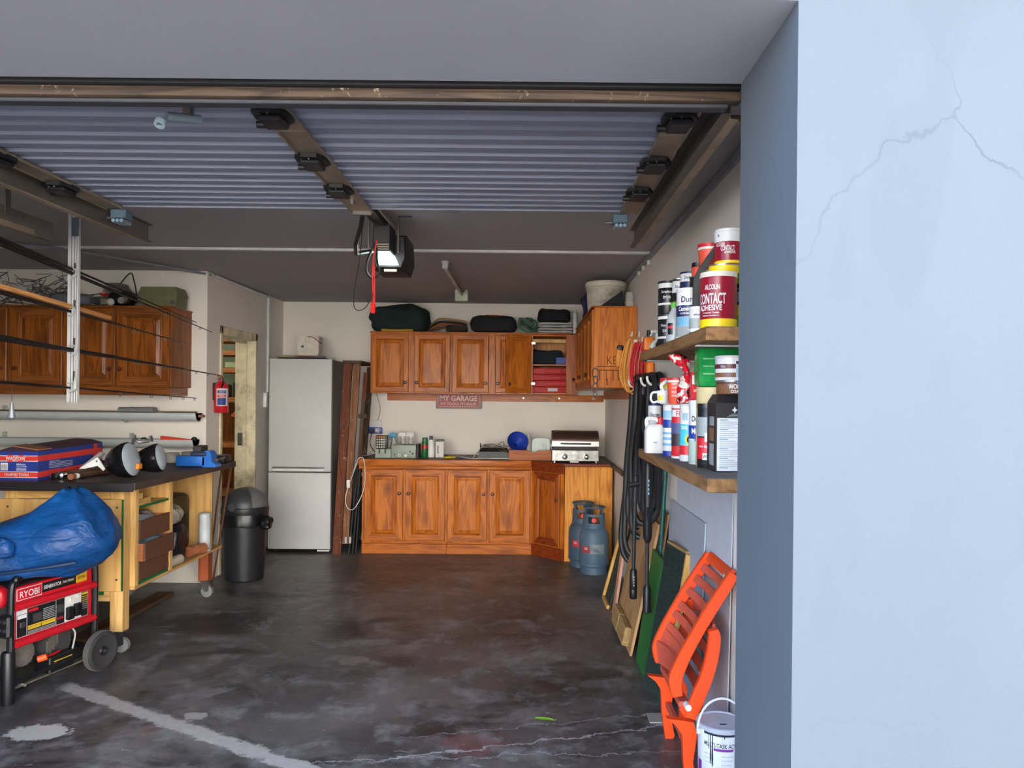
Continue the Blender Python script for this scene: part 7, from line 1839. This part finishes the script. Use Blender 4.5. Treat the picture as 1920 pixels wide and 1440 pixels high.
# gas cylinders
m_gas = pm('blue grey cylinder paint', (74, 98, 118), 0.5, dirt=0.5, dirtcol=(52, 62, 72), scale=10)
m_gasd = pm('dark blue grey cylinder paint', (62, 82, 100), 0.5, dirt=0.5, dirtcol=(44, 52, 62), scale=10)
def gas(label, x, y, m):
    t = thing('gas_cylinder', label, 'gas cylinder', (x, y, 0), group='gas cylinders by the end cabinet')
    B().lathe([(0.108, 0.045), (0.122, 0.07), (0.126, 0.10), (0.127, 0.30), (0.120, 0.345), (0.095, 0.385), (0.055, 0.405), (0.03, 0.412)], 32).link('shell', m, t)
    b = B().lathe([(0.112, 0.0), (0.114, 0.0), (0.114, 0.058), (0.110, 0.058), (0.110, 0.002)], 32)
    b.link('foot_ring', m, t)
    B().lathe([(0.1275, 0.068), (0.129, 0.072), (0.129, 0.082), (0.1275, 0.086)], 32).link('weld_bead', m, t)
    fa = math.atan2(-y, -x)
    # shroud: open collar with a window on the front
    for a0, a1 in ((fa + 0.55, fa + 2.6), (fa - 2.6, fa - 0.55)):
        rs = []
        for i in range(15):
            a = a0 + (a1 - a0) * i / 14
            rs.append([(0.092 * cos(a), 0.092 * sin(a), 0.385), (0.096 * cos(a), 0.096 * sin(a), 0.385), (0.092 * cos(a), 0.092 * sin(a), 0.505), (0.088 * cos(a), 0.088 * sin(a), 0.505)])
        B().rings(rs).link('collar', m, t)
    wrap(t, 0.0905, 0.385, 0.430, fa - 0.58, fa + 0.58, m, 'collar_front', 0.004, 8)
    wrap(t, 0.0885, 0.485, 0.506, fa - 0.58, fa + 0.58, m, 'collar_front', 0.004, 8)
    for a in (fa + 0.9, fa - 0.9, fa + 2.4, fa - 2.4):
        B().tube([(0.088 * cos(a), 0.088 * sin(a), 0.50), (0.092 * cos(a), 0.092 * sin(a), 0.54), (0.090 * cos(a), 0.090 * sin(a), 0.558)], 0.008, 6).link('handle_post', m_gasd, t)
    B().tube([(0.090 * cos(a), 0.090 * sin(a), 0.560) for a in [2 * pi * k / 24 for k in range(24)]], 0.009, 7, closed=True).link('handle_ring', m_gasd, t)
    B().lathe([(0.014, 0.41), (0.016, 0.45), (0.020, 0.47), (0.010, 0.49)], 12).link('valve', pm('brass', (150, 120, 60), 0.4, 0.8), t)
    c = (0.05 * cos(fa), 0.05 * sin(fa), 0.455)
    B().cyl(c, (0.088 * cos(fa), 0.088 * sin(fa), 0.455), 0.024, 0.020, n=14).link('red_cap', pm('red valve cap', (206, 32, 36), 0.4), t)
    wrap(t, 0.1268, 0.185, 0.245, fa - 0.85, fa - 0.25, pm('scratched red label', (170, 44, 44), 0.5, dirt=0.8, dirtcol=(60, 80, 98), scale=30), 'label', 0.0008)
    wrap(t, 0.1268, 0.18, 0.26, fa - 0.22, fa + 0.75, pm('worn grey label', (122, 134, 140), 0.5, dirt=1.0, dirtcol=(40, 56, 72), scale=26), 'label', 0.0007)
    text('GAS', 0.03, 0.022, m_wlab, t, R=0.1278, a0=fa - 0.55, z=0.222)
    return t
gas('blue grey gas cylinder with a red valve cap standing in front of the end cabinet', 0.600, 6.405, m_gas)
gas('darker gas cylinder half hidden behind the other one, against the end cabinet', 0.525, 6.655, m_gasd)

# folded orange garden chair
ch_ = thing('folding_chair', 'orange slatted plastic garden chair folded and leaning on the wall by the paint pail', 'chair', (0.65, 3.06, 0))
m_ch = pm('orange chair plastic', (236, 74, 22), 0.4, var=0.06, coat=0.2)
m_chd = pm('dusty orange plastic', (196, 84, 62), 0.6, dirt=0.4, dirtcol=(120, 78, 80))
def strip(pts, ws):
    pts = [Vector((p[0], p[1], 0)) for p in pts]
    f_ = crom(pts, 5)
    m = len(f_)
    lft, rgt = [], []
    for i, p in enumerate(f_):
        t = (f_[min(i + 1, m - 1)] - f_[max(i - 1, 0)]).normalized()
        n = Vector((-t.y, t.x, 0))
        u = i / (m - 1) * (len(ws) - 1)
        k = min(int(u), len(ws) - 2)
        w = ws[k] + (ws[k + 1] - ws[k]) * (u - k)
        lft.append((p.x + n.x * w, p.y + n.y * w)); rgt.append((p.x - n.x * w, p.y - n.y * w))
    return lft, rgt, f_
def sidebar(name, pts, ws, ya, yb, m=m_ch, d=0.004):
    lft, rgt, _ = strip(pts, ws)
    rs = []
    for (a, b_) in zip(lft, rgt):
        mx, mz = (a[0] + b_[0]) / 2, (a[1] + b_[1]) / 2
        k = 0.86
        ia, ib = (mx + (a[0] - mx) * k, mz + (a[1] - mz) * k), (mx + (b_[0] - mx) * k, mz + (b_[1] - mz) * k)
        rs.append([(ia[0], ya, ia[1]), (a[0], ya + d, a[1]), (a[0], yb - d, a[1]), (ia[0], yb, ia[1]), (ib[0], yb, ib[1]), (b_[0], yb - d, b_[1]), (b_[0], ya + d, b_[1]), (ib[0], ya, ib[1])])
    return LW(B().rings(rs), name, m, ch_)
back = [(0.808, 0.815), (0.765, 0.745), (0.712, 0.660), (0.655, 0.560), (0.612, 0.475), (0.588, 0.405), (0.596, 0.345)]
Y0, Y1 = 2.860, 3.262
for ya in (Y0, Y1 - 0.030):
    sidebar('back_stile', back, [0.019, 0.022, 0.022, 0.022, 0.024, 0.026, 0.020], ya, ya + 0.030)
_, _, cl = strip(back, [0.01, 0.01])
def slat(name, i, wd, bow, m=m_chd, cl_=cl, th=0.006, y0=Y0 + 0.0305, y1=Y1 - 0.0305, off=0.0):
    p = cl_[i]; q = cl_[min(i + 1, len(cl_) - 1)]
    t = (q - p).normalized(); n = Vector((-t.y, t.x, 0))
    if n.x < 0: n = -n
    rs = []
    for k in range(9):
        u = k / 8; y = y0 + (y1 - y0) * u
        o = n * (bow * (1 - (2 * u - 1) ** 2) + off)
        c = p + o
        rs.append([(c.x + t.x * s * wd + n.x * e * th, y, c.y + t.y * s * wd + n.y * e * th) for s, e in ((-1, -0.6), (-0.6, -1), (0.6, -1), (1, -0.6), (1, 1), (-1, 1))])
    return LW(B().rings(rs), name, m, ch_)
for i in (4, 7, 10, 13, 15, 18, 20, 22):
    slat('back_slat', i, 0.0165, 0.030)
slat('top_panel', 1, 0.022, 0.012, m_ch, th=0.009)
slat('bottom_panel', 26, 0.050, 0.032, m_chd, th=0.008)
LW(B().box(0.7905, 0.7925, Y0 + 0.04, Y0 + 0.10, 0.758, 0.797), 'sticker', m_wlab, ch_).data.transform(Matrix.Identity(4))
seat = [(0.722, 0.610), (0.728, 0.575), (0.718, 0.500), (0.695, 0.420), (0.665, 0.345), (0.640, 0.275)]
for ya in (Y0 - 0.004, Y1 - 0.032):
    sidebar('seat_rail', seat, [0.018, 0.023, 0.024, 0.024, 0.026, 0.022], ya - 0.030 if ya < 3 else ya + 0.033, ya - 0.001 if ya < 3 else ya + 0.062)
_, _, sl_ = strip(seat, [0.01, 0.01])
for i in (3, 7, 11, 15, 19):
    slat('seat_slat', i, 0.020, 0.014, m_chd, sl_, off=0.014)
for ya in (Y0 - 0.036, Y1 + 0.004):
    # leg frame: a pointed horn at the top front, two legs going down
    LW(B().prism([(0.548, 0.275), (0.612, 0.268), (0.650, 0.262), (0.662, 0.215), (0.648, 0.110), (0.668, 0.012), (0.660, 0.0), (0.628, 0.0), (0.612, 0.110), (0.606, 0.215), (0.582, 0.250)], ya, ya + 0.032, 'y'), 'front_leg', m_ch, ch_)
    LW(B().prism([(0.668, 0.275), (0.700, 0.265), (0.722, 0.225), (0.716, 0.12), (0.722, 0.0), (0.690, 0.0), (0.688, 0.12), (0.692, 0.205), (0.675, 0.225)], ya, ya + 0.032, 'y'), 'rear_leg', m_ch, ch_)
LW(B().cyl((0.628, Y0 - 0.001, 0.318), (0.628, Y0 - 0.040, 0.318), 0.012, n=14), 'pivot', m_wlab, ch_)
LW(B().prism([(0.600, 0.300), (0.655, 0.345), (0.665, 0.300), (0.628, 0.262)], Y0 - 0.0035, Y0 - 0.0005, 'y'), 'hinge_plate', m_ch, ch_)
LW(B().box(0.60, 0.64, Y0 + 0.002, Y1 - 0.002, 0.30, 0.325, 0.004), 'cross_bar', m_chd, ch_)
LW(B().box(0.625, 0.65, Y0, Y1, 0.14, 0.165, 0.004), 'leg_stretcher', m_chd, ch_)

# paint pail by the opening
pb = thing('acrylic_pail', 'white paint pail with purple print and dark drips beside the orange chair', 'pail', (0.722, 2.71, 0))
BR, BH = 0.083, 0.322
m_pail = pm('white pail plastic', (206, 210, 214), 0.4)
m_plid = pm('grey white lid', (168, 172, 182), 0.45, dirt=0.3)
B().lathe([(BR * 0.93, 0), (BR * 0.95, 0.003), (BR, BH - 0.012), (BR * 1.0, BH - 0.01)], 40).link('body', m_pail, pb)
B().lathe([(BR + 0.001, BH - 0.018), (BR + 0.005, BH - 0.016), (BR + 0.005, BH - 0.002), (BR + 0.002, BH), (BR - 0.004, BH), (BR - 0.007, BH - 0.005), (0.02, BH - 0.0045)], 40).link('lid', m_plid, pb)
fa = math.atan2(-2.71, -0.722)
text('MULTI-TASK ACRYLIC', 0.150, 0.016, m_blkl, pb, R=BR * 0.985, a0=fa + 0.16, z=0.262, bold=0.015)
wrap(pb, BR * 0.984, 0.243, 0.252, fa - 0.30, fa + 0.55, pm('purple print', (120, 42, 140), 0.45), 'purple_band', 0.0008)
wrap(pb, BR * 0.975, 0.02, 0.19, fa - 1.25, fa - 0.95, pm('purple print', (120, 42, 140), 0.45), 'purple_side', 0.0008)
for k in range(9):
    z = 0.225 - 0.015 * k
    wrap(pb, BR * 0.982 - 0.0004 * k, z, z + 0.002, fa - 0.75, fa - 0.75 + 0.35 + 0.2 * rnd.random(), m_gry, 'text_line', 0.0007, 8)
    wrap(pb, BR * 0.982 - 0.0004 * k, z, z + 0.002, fa + 0.02, fa + 0.02 + 0.35 + 0.25 * rnd.random(), m_gry, 'text_line', 0.0007, 8)
m_drip = pm('dark paint drip', (28, 36, 50), 0.3)
for a, z0, w in ((fa - 0.45, 0.195, 0.045), (fa - 0.36, 0.185, 0.06), (fa - 0.52, 0.245, 0.03), (fa + 0.15, 0.288, 0.05)):
    b = B()
    rs = []
    for i in range(9):
        u = i / 8; z = z0 + (BH - 0.02 - z0) * u
        ww = w * (0.55 + 0.6 * (1 - u) ** 2 if u > 0.15 else 0.3 + 3 * u)
        rs.append([((BR * 0.992 + o) * cos(a + s * ww), (BR * 0.992 + o) * sin(a + s * ww), z) for s, o in ((-1, -0.002), (-0.5, 0.0012), (0.5, 0.0012), (1, -0.002))])
    b.rings(rs).link('paint_drip', m_drip, pb)
wrap(pb, BR + 0.001, BH - 0.026, BH - 0.019, fa - 0.75, fa + 0.9, m_drip, 'paint_run', 0.0012, 20)
B().tube([((BR + 0.006) * cos(pi - q) , -0.02 + 0.010 * sin(q), BH - 0.03 + 0.112 * sin(q)) for q in [pi * k / 18 for k in range(19)]], 0.0042, 7).link('bail_handle', m_pail, pb)
for s in (-1, 1):
    B().cyl((s * (BR - 0.002), -0.02, BH - 0.032), (s * (BR + 0.010), -0.02, BH - 0.032), 0.011, n=12).link('ear', m_pail, pb)
B().box(-0.012, 0.012, -0.03, -0.024, BH - 0.0042, BH - 0.0030).link('lid_mark', m_drip, pb)

# green leaf and a chip of tile on the floor
lf_ = thing('fallen_leaf', 'single fresh green leaf lying on the concrete floor', 'leaf', (0.10, 3.44, 0.001), rz=-0.35)
b = B(); top = []
for i in range(9):
    u = i / 8; w = 0.0135 * sin(pi * u) ** 0.8
    top.append([( -0.045 + 0.09 * u, -w, 0.004 + 0.006 * u), (-0.045 + 0.09 * u, 0, 0.002 + 0.005 * u), (-0.045 + 0.09 * u, w, 0.005 + 0.007 * u), (-0.045 + 0.09 * u, 0, 0.001 + 0.005 * u)])
b.rings(top).link('blade', pm('leaf green', (120, 170, 40), 0.45), lf_)
B().tube([(0.045, 0, 0.006), (0.06, 0.003, 0.010)], 0.001, 5).link('stalk', pm('leaf stalk', (140, 160, 70), 0.6), lf_)
tag(B().box(0.585, 0.655, 3.42, 3.52, 0.0, 0.006, 0.001).link('floor_chip', pm('grey tile chip', (146, 140, 134), 0.7)), 'flat grey chip of board lying by the foot of the orange chair', 'chip')
